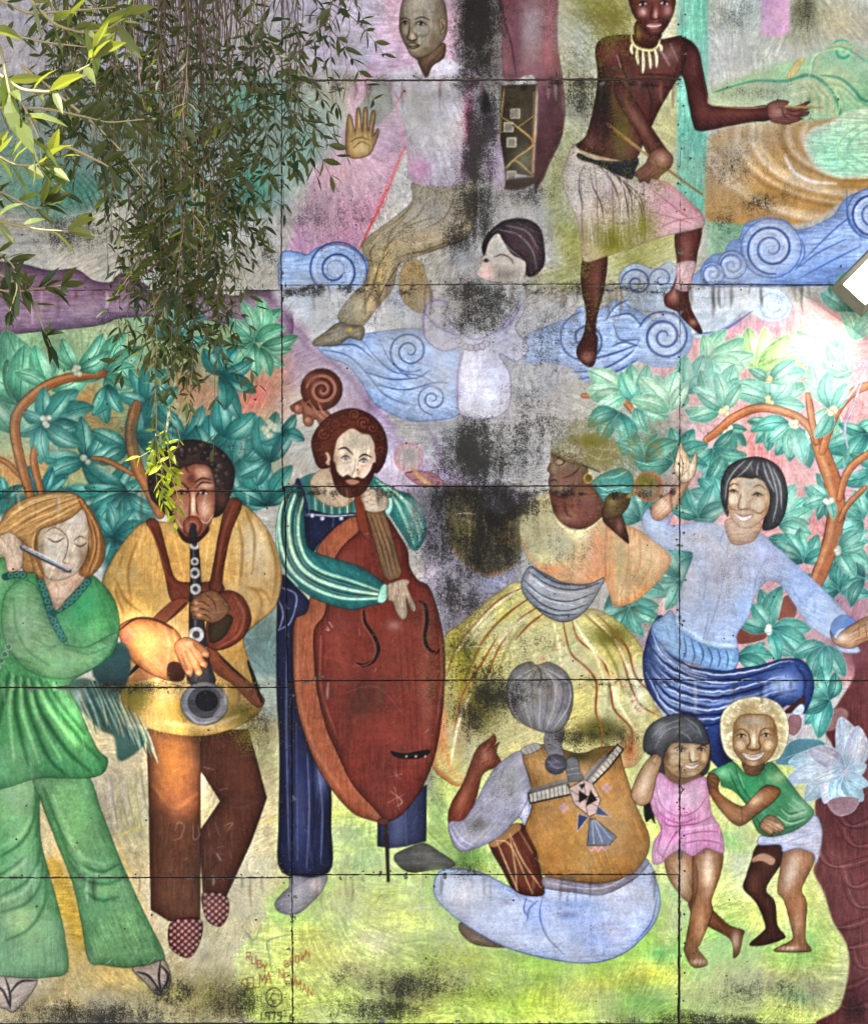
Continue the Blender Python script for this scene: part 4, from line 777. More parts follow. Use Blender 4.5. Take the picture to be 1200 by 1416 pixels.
def bass_player():
    P = 'painted_bass_player/'; D = 'painted_double_bass/'
    # legs and shoes
    m = f(P + 'dungarees', '388,798 410,812 430,835 424,850 410,862 408,900 412,960 440,1050 457,1085 458,1143 455,1206 390,1206 386,1133 387,1043 383,960 383,870', '1a1f3c', e='0a0e20', ew=1.6, rim=('10142c', 5, .5))
    bl(445, 1070, 8, 30, '5a648c', .6, m); bl(415, 1120, 10, 60, '343c66', .6, m); lines('398,870 396,1000 400,1190;440,1060 446,1120 444,1195;425,1040 428,1120 424,1200;410,1000 412,1190', '6a7298', 1.8, .5, m); lines('432,1020 436,1200;404,900 406,1190', '080b1c', 2, .6, m)
    for k in range(22):
        x, y = RL.uniform(388, 456), RL.uniform(1040, 1195)
        st([(x, y), (x + RL.uniform(-2, 2), y + RL.uniform(10, 26))], '5c6690', 1.6, .35, m)
    lines('386,830 392,850 386,872;395,838 400,842;388,812 410,824 402,860 385,872', '7a86b8', 1.4, .7, m)
    m = f(P + 'dungarees', '522,1120 590,1085 589,1163 562,1170 540,1173 522,1170', '2b304c', e='10142c', rim=('181c38', 5, .5), sm=False); bl(550, 1140, 12, 30, '4f5674', .5, m); lines('535,1130 533,1170;560,1110 562,1168', '5f6890', 1.6, .5, m)
    st('400,1225 378,1250 392,1270 425,1262 455,1225', 'a6d258', 20, .6, soft=7, taper=.8)
    m = f(P + 'shoe', '403,1211 430,1214 452,1211 447,1229 430,1249 410,1264 388,1262 380,1250 390,1236 400,1226', '85828a', e='3a3a48', ew=1.6, rim=('55545f', 5, .6)); bl(438, 1225, 10, 10, 'bfa8a8', .7, m); bl(412, 1235, 10, 12, 'a0a0a8', .7, m)
    f(P + 'shoe', '545,1183 565,1172 587,1166 608,1178 628,1192 625,1199 600,1203 567,1206 550,1196', '57554f', e='2c2a28', rim=('3a3834', 5, .6))
    # torso
    m = f(P + 'shirt', '405,676 420,660 440,655 470,665 500,680 506,715 470,735 440,760 424,758 416,720', '2a6f6a', e='123c40')
    for k in range(13):
        st([(430 + k * 5.6, 684), (432 + k * 5.4, 712)], 'c4dcb4' if k % 2 else '10464a', 2.4, .85, m)
    m = f(P + 'dungarees', '423,708 458,712 493,710 494,720 468,731 441,752 428,772 422,758', '181d3a', e='0a0e22', rim=('0f1330', 4, .5)); f(P + 'dungarees', '408,668 416,664 428,704 424,714 416,700', '1f264c', e='4f7f98'); lines('424,711 460,714 493,712', '9aa8c8', 1.6, .8); lines('462,714 460,730', '6f7ca4', 1.2, .7)
    for x, y in ((432, 713), (446, 717), (472, 717)):
        ell(None, x, y, 3, 3, '9aa4bc', e='3a4468')
    f(P + 'neck', '431,662 450,646 462,660 478,686 492,688 478,700 462,701 444,694 432,680', 'b8a184', e='6a5440', ew=1.3, rim=('9a8060', 5, .4)); bl(455, 675, 14, 12, 'c4b298', .6)
    # right sleeve
    m = f(P + 'sleeve', '512,658 530,668 548,678 566,684 582,702 589,730 584,750 573,762 558,742 540,714 530,700 515,690', '2f7f78', e='14484c', soft=1, rim=('1f5f60', 5, .4))
    lines('520,664 545,690 560,720 572,752;530,670 558,692 576,725 580,748;518,672 535,700', 'a9d4b0', 3.4, .7, m, 1); lines('545,680 572,704 586,735', 'cfe4c4', 2.4, .5, m, 1); bl(575, 720, 14, 24, '8aa09a', .5, m); bl(580, 700, 12, 16, '77807c', .6, m)
    f(P + 'sleeve', '533,683 540,684 543,700 538,712 532,708 536,696', '8fd0c0', e='2a6f6c')
    # bass: scroll, ribs, front
    f(D + 'pegbox', '418,572 406,570 402,562 420,552 432,550 450,566 470,588 462,598 446,592 436,580 428,590 420,584', '7d4a38', e='3a1a12', ew=1.4, rim=('54281c', 4, .5))
    m = ell(D + 'scroll', 445, 539, 29, 29, '5c3022', e='2f120c', ew=1.6, rim=('3c1a12', 6, .6)); spiral(446, 540, 22, 1.9, '9a5a44', 4, rot=190, a=.9); spiral(446, 540, 18, 1.7, '3a1810', 2.4, rot=190, a=.8); bl(430, 525, 10, 8, '804838', .6, m)
    st('428,556 442,575 462,594', 'a86a50', 2, .7); st('440,556 448,572 470,588', 'a86a50', 2, .7)
    for x, y in ((413, 566), (427, 583)):
        ell(D + 'tuning_peg', x, y, 7, 7.5, '8a5440', e='3f1c14', rim=('5f3020', 3, .6)); bl(x - 2, y - 2, 3, 3, 'c08a70', .7); st([(x + 4, y - 3), (x + 16, y - 12)], '7f4a36', 5, 1)
    m = f(D + 'rib', '493,714 467,727 447,747 437,764 432,800 428,832 423,848 408,858 405,900 407,943 413,987 433,1047 457,1089 487,1123 513,1134 534,1136 530,1110 505,1083 485,1033 475,1000 470,860 480,775 507,738', '8f4c30', e='2c120c', ew=1.8, rim=('6a3220', 4, .5), sm=True)
    lines('412,870 412,940 420,990 440,1045 480,1105', 'b0704c', 4, .5, m, 2.5)
    m = f(D + 'front', '508,708 532,712 550,737 563,760 566,783 577,802 592,811 603,838 612,877 615,917 613,967 607,1017 598,1055 585,1086 571,1108 552,1129 534,1134 516,1116 487,1083 463,1033 452,1008 440,960 435,917 435,872 447,854 452,837 455,800 465,770 478,752 498,733', '6b2a20', e='220c08', ew=2.2, rim=('4a1a14', 6, .5))
    for x, y, rx, ry, c, a in ((560,900,30,60,'78332a',.7),(500,960,30,40,'5c2620',.6),(540,1010,34,30,'753028',.6),(480,780,14,20,'803a2a',.6),(590,870,10,60,'7a3a30',.6),(500,975,24,20,'4c2c22',.5),(545,865,10,8,'8f6a64',.5),(480,900,20,50,'6f2c24',.6)):
        bl(x, y, rx, ry, c, a, m)
    bl(590, 960, 10, 60, '8a4638', .6, m); bl(470, 900, 12, 60, '7f382a', .5, m); bl(545, 830, 40, 16, '7c3428', .5, m); lines('462,780 452,830;444,880 444,950 466,1020;608,870 611,930 604,1000', 'a8604a', 2.4, .45, m, 1.6)
    lines('552,870 556,950 562,1035;560,868 566,950 570,1035;568,868 574,940 578,1035;545,870 548,950', '5a2018', 1.3, .5, m); lines('470,960 520,950 560,990;440,905 500,925;530,1030 550,1020', '9a5a50', 1, .35, m)
    lines('540,1094 556,1108 548,1116;545,1085 552,1120;536,1110 560,1098', 'b89084', 1, .6); lines('548,1064 548,1078;541,1074 556,1070;543,1066 554,1078', 'b08a84', 1.2, .5)
    lines('452,866 455,872 450,870', 'c8a8a0', 1.4, .6)
    for s in ('503,845 505,861 517,880 523,898 516,914 503,920 493,917', '580,832 588,838 590,858 587,881 592,897 603,903 607,898'):
        st(s, '1c0a08', 6, 1, part=D + 'f_hole'); st([(x - 3, y + 1) for x, y in pts(s)], '9a5a44', 1.2, .6)
    f(D + 'tailpiece', '540,1039 560,1042 592,1037 591,1044 575,1049 550,1048', '1a0c0a', e='0a0404'); [ell(None, x, 1046, 1.3, 1.3, 'b0a090') for x in (562, 575, 588)]
    f(D + 'neck', '491,684 503,684 506,712 512,748 500,738 494,722', '74321f', e='2c120c'); f(D + 'fingerboard', '506,708 532,706 545,750 556,792 552,800 538,804 530,796 520,757', '77593a', e='2c1c10', ew=1.6, sm=False, rim=('55391f', 3, .5))
    lines('512,712 526,752 538,798;518,711 533,754 544,798;524,710 540,756 550,796', '3a2816', 1.2, .8); bl(540, 790, 8, 8, '5f544c', .5)
    st('533,1134 535,1165 537,1218', '35241e', 6, 1, part=D + 'endpin', taper=.8); ell(D + 'endpin', 530, 1136, 8, 5, '5a2c1c', e='23100a')
    # striped sleeve over the bass
    m = f(P + 'sleeve', '417,676 397,684 386,707 382,743 389,783 410,810 440,830 483,843 510,838 532,832 536,813 518,797 493,782 460,772 434,763 424,752 421,720 420,692', '226a68', e='0f3436', ew=1.8, rim=('123f42', 4, .5))
    for off, c, w in ((0, 'b9dcae', 5), (7, '0f4448', 3), (-7, '0f4448', 3), (13, '93c9a4', 4.5), (-13, '9fd0aa', 4.5)):
        base = [(408, 684), (400, 712), (401, 750), (414, 782), (440, 802), (480, 815), (528, 823)]
        s = []
        for i, (x, y) in enumerate(base):
            x2, y2 = base[min(i + 1, 6)]; x1, y1 = base[max(i - 1, 0)]; L = math.hypot(x2 - x1, y2 - y1); k = .35 if i == 6 else 1
            s.append((x + (y2 - y1) / L * off * k, y - (x2 - x1) / L * off * k))
        st(s, c, w, .9, m, taper=.5, soft=.8); st([(x + 1, y + 1) for x, y in s], 'e4f0d0', 1.2, .4, m)
    st('386,707 383,745 390,785 412,811', '9cd0b8', 2.4, .8, m); f(P + 'sleeve', '527,812 533,808 537,818 533,831 526,834 522,829', '8ccbb4', e='1f5a58')
    h = f(P + 'hand', '535,811 545,805 560,801 566,805 563,811 568,824 575,840 572,846 567,840 562,828 563,850 558,857 552,853 548,846 543,832 537,830', 'a8947c', e='54402e', ew=1.4, rim=('85705a', 3, .5)); lines('552,816 556,850;559,816 566,838;547,818 550,842', '6a543e', 1.3, .7, h)
    h = f(P + 'hand', '500,682 506,678 520,676 532,682 537,692 535,704 520,709 506,706 503,698 499,690', 'ae9c86', e='54402e', ew=1.4, rim=('887460', 3, .5)); lines('500,688 512,684;502,696 514,691;504,703 516,698', '6a543e', 1.4, .8, h)
    # head
    m = f(P + 'hair', '433,628 431,610 438,594 450,580 466,570 487,565 505,570 520,580 532,598 536,620 531,642 520,655 512,640 470,640 452,648 440,646', '5b2b1d', e='2a100a', ew=1.6, rim=('3a170e', 5, .5))
    f(P + 'ear', '447,630 453,626 457,634 456,644 450,640', 'c29a80', e='6a3a2c'); 
    ff = f(P + 'face', '467,608 474,600 487,593 500,600 512,603 518,618 519,642 508,664 490,672 472,666 462,644 463,622', 'cdb9a0', e='6a4634', ew=1.2, rim=('b09272', 4, .4))
    for x, y, rx, ry, c, a in ((490,612,18,10,'a89c84',.8),(475,648,8,10,'dfcab4',.8),(506,650,7,8,'dcb8a4',.8),(490,640,3,14,'e4d4c0',.8),(512,650,5,5,'d8a898',.5)):
        bl(x, y, rx, ry, c, a, ff)
    bl(464, 640, 5, 14, 'a8866a', .6, ff); bl(515, 630, 4, 16, 'b08a70', .5, ff); ring(478, 635, 8, 6, 'a88868', 2, .5, ff); ring(503, 639, 8, 6, 'a88868', 2, .5, ff); bl(496, 655, 3, 5, 'b08468', .6, ff)
    eye(478, 634, 6, 3, '6a707c', '3a2018', 'd8d0c8'); eye(503, 638, 6, 3, '6a707c', '3a2018', 'd8d0c8'); lines('468,622 478,620 488,629;497,633 504,629 514,633', '35180e', 2.4, .95); lines('492,632 490,650 487,660 494,662', '9a7458', 1.4, .7)
    m = f(P + 'beard', '456,640 463,640 466,652 474,660 481,657 488,662 495,660 503,662 512,652 517,640 520,648 512,668 502,682 488,688 474,686 463,672', '4c2216', e='24100a', ew=1.2); f(None, '478,665 488,663 498,667 490,671 482,670', 'a8705c', e='4a1c14'); lines('470,668 478,682;500,668 496,684;484,676 486,686', '7a4230', 1.6, .6, m)
    for x, y, r in ((476,582,10),(503,586,12),(447,600,11),(456,592,9),(524,604,10),(527,624,9),(440,618,9),(490,574,9),(445,634,8),(464,588,8),(515,592,9)):
        ell(P + 'hair', x, y, r, r, '63301f', rim=('3f1a10', 4, .8)); spiral(x, y, r * .8, 1.5, '84452f', 1.6, rot=RL.uniform(0, 360), a=.5); spiral(x, y, r * .55, 1.2, '2f120a', 1.4, rot=RL.uniform(0, 360), a=.7)

def clarinettist():
    P = 'painted_clarinet_player/'; C = 'painted_clarinet'
    # trousers and shoes
    m = f(P + 'trousers', '276,1012 343,1008 354,1046 369,1103 360,1130 347,1166 313,1240 281,1234 276,1150 305,1108 278,1066', '4a261a', e='1f0e08', ew=1.6, rim=('32170e', 6, .5), sm=False)
    bl(335, 1070, 16, 40, '5c3020', .6, m, -15); lines('300,1110 330,1118 360,1108;290,1080 320,1105 350,1108', '5f3424', 3, .4, m, 2)
    m = f(P + 'trousers', '203,1008 278,1010 277,1270 252,1276 233,1273 209,1258 206,1100', '53301f', e='200f08', ew=1.6, rim=('3a1c10', 6, .5), sm=False)
    bl(240, 1058, 26, 55, '84501f', .6, m); bl(243, 1110, 24, 18, '6f4026', .8, m)
    for k in range(3):
        st([(212 - k, 1085 + k * 14), (240, 1118 + k * 8), (272, 1098 + k * 12)], ('8a5530', '70412a', '5c3622')[k], 7, .6, m, soft=3)
    lines('242,1150 246,1138 255,1142 250,1158 240,1162;268,1138 268,1160 276,1156 274,1140;288,1140 290,1158;298,1138 304,1156;310,1142 322,1138 314,1150', '8a6a5a', 1, .6); lines('284,1168 284,1200;292,1170 291,1198;300,1172 312,1170;302,1182 310,1180;318,1176 320,1186', '8a6a5a', 1, .5)
    for s in ('238,1274 277,1271 278,1299 264,1323 248,1321 234,1306', '282,1234 313,1239 316,1263 305,1281 288,1274 281,1256'):
        m = f(P + 'shoe', s, '55221f', e='220a0a', ew=1.6, rim=('3a1414', 4, .5)); p = pts(s); x0, y0 = p.min(0); x1, y1 = p.max(0)
        for i in range(9):
            for j in range(12):
                if (i + j) % 2 == 0:
                    ell(None, x0 + 3 + i * 5, y0 + 3 + j * 4.6, 2.2, 2.2, 'b4857c', clip=m, a=.85)
    # shirt
    m = f(P + 'shirt', '203,722 180,740 157,773 142,808 150,840 165,870 172,930 168,967 187,997 227,1013 277,1018 320,1008 350,993 363,975 355,945 345,915 337,884 354,863 380,840 390,800 383,760 363,723 333,697 300,705 240,722', 'b48a46', e='4f3212', ew=1.8, rim=('8f6628', 8, .5))
    for x, y, rx, ry, c, a in ((355,760,24,44,'c8ab78',.85),(360,830,20,18,'bf9446',.7),(175,800,22,40,'b8904e',.7),(270,765,30,30,'bd9148',.7),(190,960,24,24,'8a6a20',.7),(250,985,50,18,'8f6c22',.7),(330,985,26,18,'6b5a1c',.8),(300,1008,50,6,'c49a44',.7),(210,830,30,20,'b58c44',.7),(320,900,16,16,'b5863c',.8),(180,970,12,16,'6a5618',.6),(330,950,20,20,'8a641f',.6)):
        bl(x, y, rx, ry, c, a, m)
    lines('345,815 365,818 376,835;330,720 336,760 332,810;160,800 175,830 200,850;340,812 352,815 362,830 360,850;370,735 382,780 378,830;170,770 160,810 172,850;190,750 178,790 182,830;340,705 352,740 350,790', '7f5518', 3, .55, m, 1.8); lines('350,720 368,760 370,800;165,785 158,815;200,735 188,770;330,990 290,1004 230,1000', 'e0c48c', 5, .5, m, 3); lines('240,735 248,770 256,800;250,740 262,762 275,762;292,735 286,770 284,805;258,806 284,806', 'd8b060', 2, .6, m, 1)
    bl(365, 1000, 10, 10, '8a8470', .6)
    # overalls
    s1, e1 = '66311f', '2c120a'
    for s in ('203,722 219,721 232,765 243,800 264,806 306,806 306,826 264,831 238,831 228,790 215,745', '316,692 335,697 320,738 310,786 306,818 290,816 296,780 304,735'):
        m = f(P + 'overalls', s, s1, e=e1, ew=1.5, rim=('48200f', 4, .5)); 
    lines('206,724 222,765 234,805', '8a4a30', 2, .6); lines('322,700 308,745 300,800', '8a4a30', 3, .5, soft=1.5)
    f(P + 'overalls', '242,830 262,832 235,858 215,864 212,856', '7a3c24', e=e1); st('258,834 232,860', '1c0c08', 4, .9); st('178,935 200,915 215,928', '1a0c08', 7, .9); f(P + 'overalls', '184,935 200,920 222,934 205,940 178,944', '8a4a26', a=.8)
    m = f(P + 'overalls', '290,880 302,902 325,925 352,950 366,968 355,978 320,945 298,930 288,905', '7a3f26', e=e1, rim=('54281a', 4, .5)); st('303,900 315,915 340,940', '22100a', 7, .9, m); st('343,914 352,940 363,974', '1a0e0a', 6, 1)
    st('340,912 346,906', 'a8662e', 3, .8)
    # right cuff and hand
    m = f(P + 'sleeve_cuff', '302,822 320,817 338,828 348,855 338,880 318,895 298,899 287,890 286,862 296,840', '6f3220', e='280e08', ew=1.6, rim=('481c10', 5, .6)); f(None, '290,862 305,852 318,850 323,858 312,880 296,890 289,884', '332a18', a=.95, rim=('1f140c', 4, .5)); lines('324,824 338,850 330,878 302,896', 'a4583c', 2.6, .6, m, 1.5)
    # left sleeve
    m = f(P + 'sleeve', '165,868 187,855 213,856 240,868 254,888 258,915 254,940 233,941 207,931 182,912 170,890', '9c5a2a', e='32140a', ew=2, rim=('6a3214', 5, .6)); bl(205, 890, 22, 20, 'b07c3c', .6, m); bl(175, 880, 8, 14, 'a8583c', .7, m); lines('228,868 234,890 232,930;240,872 246,900 240,938', 'c47a4a', 3, .6, m, 2); f(P + 'sleeve_cuff', '234,918 246,916 255,925 254,938 240,942 232,934', '3a1a10', e='1c0a06')
    lines('166,872 188,856 214,857 240,870', '3c1a0c', 3, .9)
    # clarinet
    m = f(C, '264,726 271,725 276,760 280,820 285,880 290,915 298,945 261,945 263,905 262,860 264,800', '2d2d33', e='101014', ew=1.4, rim=('141418', 3, .5)); lines('268,735 269,800 271,870 272,940', '6a6a74', 2, .6, m, 1)
    for x, y, r in ((270,753,8),(270,777,6),(270,793,8),(271,815,8),(272,878,11),(271,852,5)):
        ell(None, x, y, r, r, '9c9a9a', e='1a1a1e', clip=m, rim=('d0cfcc', 2, .6)); ell(None, x, y, r * .55, r * .55, '3a3a40', clip=m, e='c0bfbc')
    f(None, '263,897 285,895 288,905 263,908', 'a8a49c', clip=m); ell(C + '/bell', 283, 973, 33, 30, '75757a', e='2a2a2e', ew=1.6, rim=('4a4a50', 5, .7)); ell(C + '/bell', 284, 971, 24, 22, '3a3b40', e='15151a', rim=('55555c', 4, .5)); ell(C + '/bell', 286, 969, 16, 15, '191a1f'); st('258,985 275,1000 300,996', 'b0b0b4', 2, .6, soft=1); st('296,990 306,978 307,965', '9a9aa0', 3, .5, soft=1.5)
    h = f(P + 'hand', '263,843 268,828 280,820 296,817 310,828 318,842 308,856 294,862 282,858 270,856', '7f5234', e='2c160c', ew=1.4, rim=('54301a', 4, .5)); lines('264,838 278,832 292,840;264,848 280,842 292,848;268,854 282,850 292,856;284,822 296,832 300,846', '3a1e10', 1.5, .8, h); [bl(x, y, 4, 2.4, 'b88a64', .7, h) for x, y in ((272,834),(272,843),(276,851))]
    h = f(P + 'hand', '242,893 254,882 268,884 280,892 290,902 289,910 281,909 288,918 285,925 277,920 281,930 275,936 268,928 266,937 259,933 250,918', '9a5f38', e='32160a', ew=1.6, rim=('6f3a1c', 3, .6))
    lines('268,890 282,908;262,896 278,920;256,900 270,930;252,906 262,932', '3a1a0c', 1.6, .9, h); [bl(x, y, 4, 2.6, 'c48a58', .7, h) for x, y in ((284,905),(281,919),(274,931),(262,930),(262,890))]
    # head
    m = f(P + 'hair', '205,668 207,650 218,630 240,614 273,609 306,622 324,648 322,676 312,700 298,716 240,716 222,702 210,690', '2e2220', e='120c0a', ew=1.6, rim=('1a1210', 5, .6))
    for k in range(60):
        a = RL.uniform(-3.4, .5); r = RL.uniform(30, 52); x, y = 266 + r * 1.1 * math.cos(a), 660 + r * .95 * math.sin(a)
        ell(P + 'hair', x, y, RL.uniform(4, 7), RL.uniform(4, 7), ('3f2c28', '241a1a', '4f3c38')[k % 3], rim=('191110', 2.5, .8), a=.9, clip=m); bl(x - 1, y - 1, 1.6, 1.4, '8a807c', .4)
    bl(308, 690, 8, 14, '4a2c22', .8, m)
    ff = f(P + 'face', '240,662 252,648 267,642 288,645 296,662 299,690 296,712 286,735 270,750 254,744 243,725 238,700', '7f4833', e='2a120c', ew=1.4, rim=('4a2418', 5, .5))
    for x, y, rx, ry, c, a in ((278,655,12,8,'b27c60',.85),(250,660,8,12,'94583e',.7),(266,662,6,12,'5f2e20',.7),(285,706,10,14,'b57f62',.9),(252,706,9,14,'a2664a',.9),(268,700,3.4,16,'d0a080',.95),(248,728,6,8,'84503c',.6),(285,672,10,4,'b98668',.7),(250,675,8,3,'a87050',.6)):
        bl(x, y, rx, ry, c, a, ff)
    lines('238,674 250,668 260,676 264,690;271,676 280,668 294,669;262,655 258,646 268,642;270,668 280,662 293,664', '2c120a', 2, .9, ff); lines('271,690 276,682 286,678;240,684 250,680 260,682', '3a1a10', 2.4, .8, ff); eye(252, 682, 7, 3, '2a1610', '22100a', '8a6a58'); eye(282, 682, 7, 3.4, '2a1610', '22100a', 'b09a8a', -1)
    lines('264,690 263,710 262,714;272,690 273,706 276,712', '4a2014', 1.6, .8, ff); lines('274,716 286,724 296,712;244,716 250,728 258,732', 'd0a080', 1.6, .6, ff)
    f(P + 'beard', '241,722 252,736 258,742 276,742 288,728 290,735 276,750 266,753 252,747', '38190f', a=.95)
    ell(P + 'face', 267, 728, 13, 14, '8a4630', e='36150c', ew=1.6, rim=('5f2a1c', 4, .6)); ell(None, 267, 730, 7, 8, '5a2c20', e='b07a60'); ell(None, 267, 731, 4.4, 5.4, '3a3a40', e='9a9aa0')
    f(C, '264,728 271,727 273,746 263,747', '26262c', e='0e0e12')

def flutist():
    P = 'painted_flute_player/'
    # dark plant between the two players
    pl = 'painted_dark_plant'
    f(pl, '128,895 150,890 175,892 182,925 168,960 150,955 130,935', '2b4a4a', soft=2, g=('1f3438', 150, 900, 160, 960))
    f(pl, '92,950 112,938 140,945 165,962 170,1000 196,1012 204,1020 190,1040 165,1052 158,1020 140,1010 120,990 105,975', '38584f', soft=2)
    for k in range(26):
        x = 96 + k * 3.9; y = 940 + abs(k - 8) * 3
        st([(x, y), (x + 14, y + 30), (x + 22 + (k % 4) * 3, y + 64)], ('88a89a', '1f3836', '5f8a7c', 'a8a878', '274846')[k % 5], 2.2, .6)
    bl(110, 962, 12, 10, '7f9a94', .7); bl(150, 950, 20, 12, '1a2c2c', .7)
    # trousers
    m1 = f(P + 'trousers', '-40,1068 52,1074 55,1103 57,1160 67,1203 82,1258 91,1300 94,1343 68,1351 30,1352 -40,1340', '5f8f5c', e='1f4a2c', ew=1.8, rim=('2f6a40', 7, .6))
    bl(20, 1140, 24, 60, '6fa66e', .8, m1); bl(40, 1280, 24, 40, '6a9a62', .7, m1); bl(25, 1270, 18, 16, '8ab56e', .7, m1); bl(5, 1180, 10, 30, '4d8a58', .6, m1)
    lines('50,1080 48,1130 30,1165 0,1185;52,1100 52,1150 36,1185 0,1210;56,1150 54,1190 36,1220 0,1240;60,1190 55,1225 35,1250 0,1262;64,1210 62,1250 40,1285 10,1300', '2c613a', 4.4, .7, m1, 2.2); lines('44,1130 30,1155 0,1172;50,1160 30,1195 0,1218;52,1200 34,1232 0,1248', '94c084', 4, .5, m1, 2.4)
    m2 = f(P + 'trousers', '50,1072 118,1070 140,1120 167,1190 200,1263 228,1322 213,1331 177,1338 143,1334 123,1328 113,1276 100,1219 77,1160 57,1106', '618f5c', e='1f4a2c', ew=1.8, rim=('2f6a40', 7, .6))
    bl(110, 1130, 20, 44, '74ab68', .8, m2, -20); bl(135, 1235, 26, 30, '5c9464', .7, m2); bl(150, 1230, 18, 10, '7aa868', .7, m2)
    lines('80,1150 105,1190 140,1205 165,1195;90,1180 115,1215 150,1222 176,1210;60,1090 85,1150 110,1195;120,1235 140,1245 165,1240', '2c613a', 4.4, .7, m2, 2.2); lines('86,1145 112,1184 145,1196;95,1172 122,1206 155,1212;75,1100 95,1150 116,1186', '94c084', 4, .5, m2, 2.4)
    # sandals
    for s, q in (('-10,1352 30,1352 52,1354 44,1373 22,1398 10,1396 -10,1385', '8,1352 14,1372 15,1394;14,1374 28,1358 50,1356;-6,1360 6,1372 14,1392'), ('183,1339 205,1334 227,1328 236,1349 232,1370 218,1376 202,1360', '190,1344 206,1350 222,1372;222,1330 220,1352 223,1372;222,1334 233,1350 224,1372')):
        m = f(P + 'sandal', s, 'a08e7c', e='2a2a34', ew=2, rim=('6f6054', 4, .5)); lines(q, '262a3a', 3.2, .95, m)
    # tunic
    m = f(P + 'tunic', '-40,800 -20,776 8,772 24,792 40,792 60,795 78,846 120,798 143,808 160,833 166,863 160,898 141,918 128,926 97,948 112,985 135,1035 150,1052 133,1074 60,1075 -40,1072', '41804e', e='174526', ew=1.8, rim=('276638', 8, .5))
    bl(115, 840, 26, 24, '2f9156', .8, m); bl(135, 870, 16, 24, '5aa85a', .5, m); bl(30, 1000, 40, 50, '478f54', .7, m); bl(100, 1010, 20, 40, '57a058', .6, m); bl(0, 800, 14, 20, '6a9a6a', .6, m)
    lines('14,930 5,970 -10,1040;24,935 22,980 40,1060;34,935 40,980 66,1045 90,1070;44,938 58,985 95,1040 125,1066;56,940 75,975 110,1020 138,1050;66,944 90,980 118,1015;0,920 -6,960 -20,1010', '1b4f2c', 6, .75, m, 2.5)
    lines('19,935 14,980 20,1050;30,938 32,985 55,1055;40,940 52,990 85,1050;52,944 68,980 105,1030', '86bf7c', 4, .6, m, 2)
    for k in range(24):
        x, y = RL.uniform(76, 120), RL.uniform(955, 1020)
        st([(x, y), (x + 5, y + RL.uniform(14, 30))], ('8ab878', '2f7038', '6aa860')[k % 3], 1.8, .4, m)
    m = f(P + 'sleeve', '27,803 8,823 3,863 13,897 40,927 80,939 117,931 150,907 164,877 150,880 120,895 95,892 86,884 67,850 55,817 43,805', '62905e', e='1f5530', ew=1.6, rim=('35754a', 7, .6))
    bl(35, 860, 16, 34, '6fa06c', .8, m); bl(90, 915, 40, 12, '5f9a62', .7, m); lines('88,888 70,895 45,880;90,892 120,905 150,895;20,830 24,870 40,900 70,920', '2f6e42', 2.4, .5, m, 1.5)
    for s in ('55,797 64,822 72,850 80,868 89,884', '74,848 100,830 123,803', '8,798 20,795 34,795'):
        st(s, '17504a', 11, 1, taper=.9); p = crom(pts(s), False, 12); d = 0
        for i in range(1, len(p)):
            d += np.hypot(*(p[i] - p[i - 1]))
            if d > 8:
                d = 0; ell(None, p[i][0], p[i][1], 3.4, 3.4, '2a6a5c', e='6aa088', ew=1.0, ea=.8); ell(None, p[i][0], p[i][1], 1.3, 1.1, '143c38')
    for x, y in ((13, 895), (8, 905), (3, 914), (-2, 922)):
        ell(None, x, y, 4, 4, '3a6a54', e='a8b8a0', ew=1.3)
    # head
    m = f(P + 'hair', '-10,735 0,726 10,708 32,692 72,682 108,685 130,712 145,748 144,775 126,797 108,796 60,802 50,792 34,790 26,765 28,748 0,742', '9c7440', e='4a2c12', ew=1.6, rim=('6f4a22', 5, .5))
    n = f(P + 'neck', '62,790 70,822 79,844 95,826 118,800 106,784', 'a98a70', e='6a4a38', rim=('85644c', 4, .5)); bl(85, 815, 12, 12, 'b8a088', .6, n); lines('74,800 82,815 80,835;100,800 92,818', '9a6a54', 1.2, .5)
    ff = f(P + 'face', '116,704 97,718 75,727 58,733 53,750 55,772 64,797 80,803 100,797 112,786 120,770 124,745 122,720', 'b5a48e', e='5a4434', ew=1.3, rim=('8f7a62', 5, .45))
    for x, y, rx, ry, c, a in ((72,760,12,18,'b9ab98',.8),(105,720,12,10,'bdb0a4',.8),(112,760,6,12,'b09478',.7),(95,755,3,16,'c8b8a0',.8),(92,785,8,5,'b08a78',.5)):
        bl(x, y, rx, ry, c, a, ff)
    bl(58, 760, 5, 24, '8f7858', .6, ff); bl(116, 775, 5, 14, '8a6a4c', .6, ff); ring(76, 746, 14, 9, '9a846c', 3, .4, ff, 180, 360); bl(98, 768, 4, 8, '9a8268', .6, ff); bl(80, 790, 12, 4, '9a846c', .5, ff)
    lines('62,738 76,730 90,738 95,750 92,768 88,777 97,780;103,748 112,742 121,746', '6a4a34', 1.5, .8, ff); lines('66,744 78,750 90,744;104,752 112,756 121,751', '4a3426', 1.8, .85, ff); lines('86,790 94,792 100,788', '8a4a40', 1.6, .6); lines('68,741 78,738 88,741', '8f7a66', 1.2, .6, ff)
    m = f(P + 'hair', '-10,735 0,724 12,706 34,691 72,682 106,684 114,700 100,716 76,726 58,732 52,744 54,765 62,797 50,792 40,760 30,748 10,744 -10,748', 'a57c46', e='5a3818', ew=1.3, rim=('74502a', 4, .5))
    m2 = f(P + 'hair', '108,685 130,712 145,748 144,775 126,797 110,793 120,773 124,745 121,715 114,702', '94612e', e='5a3014', ew=1.3, rim=('6f431e', 4, .5))
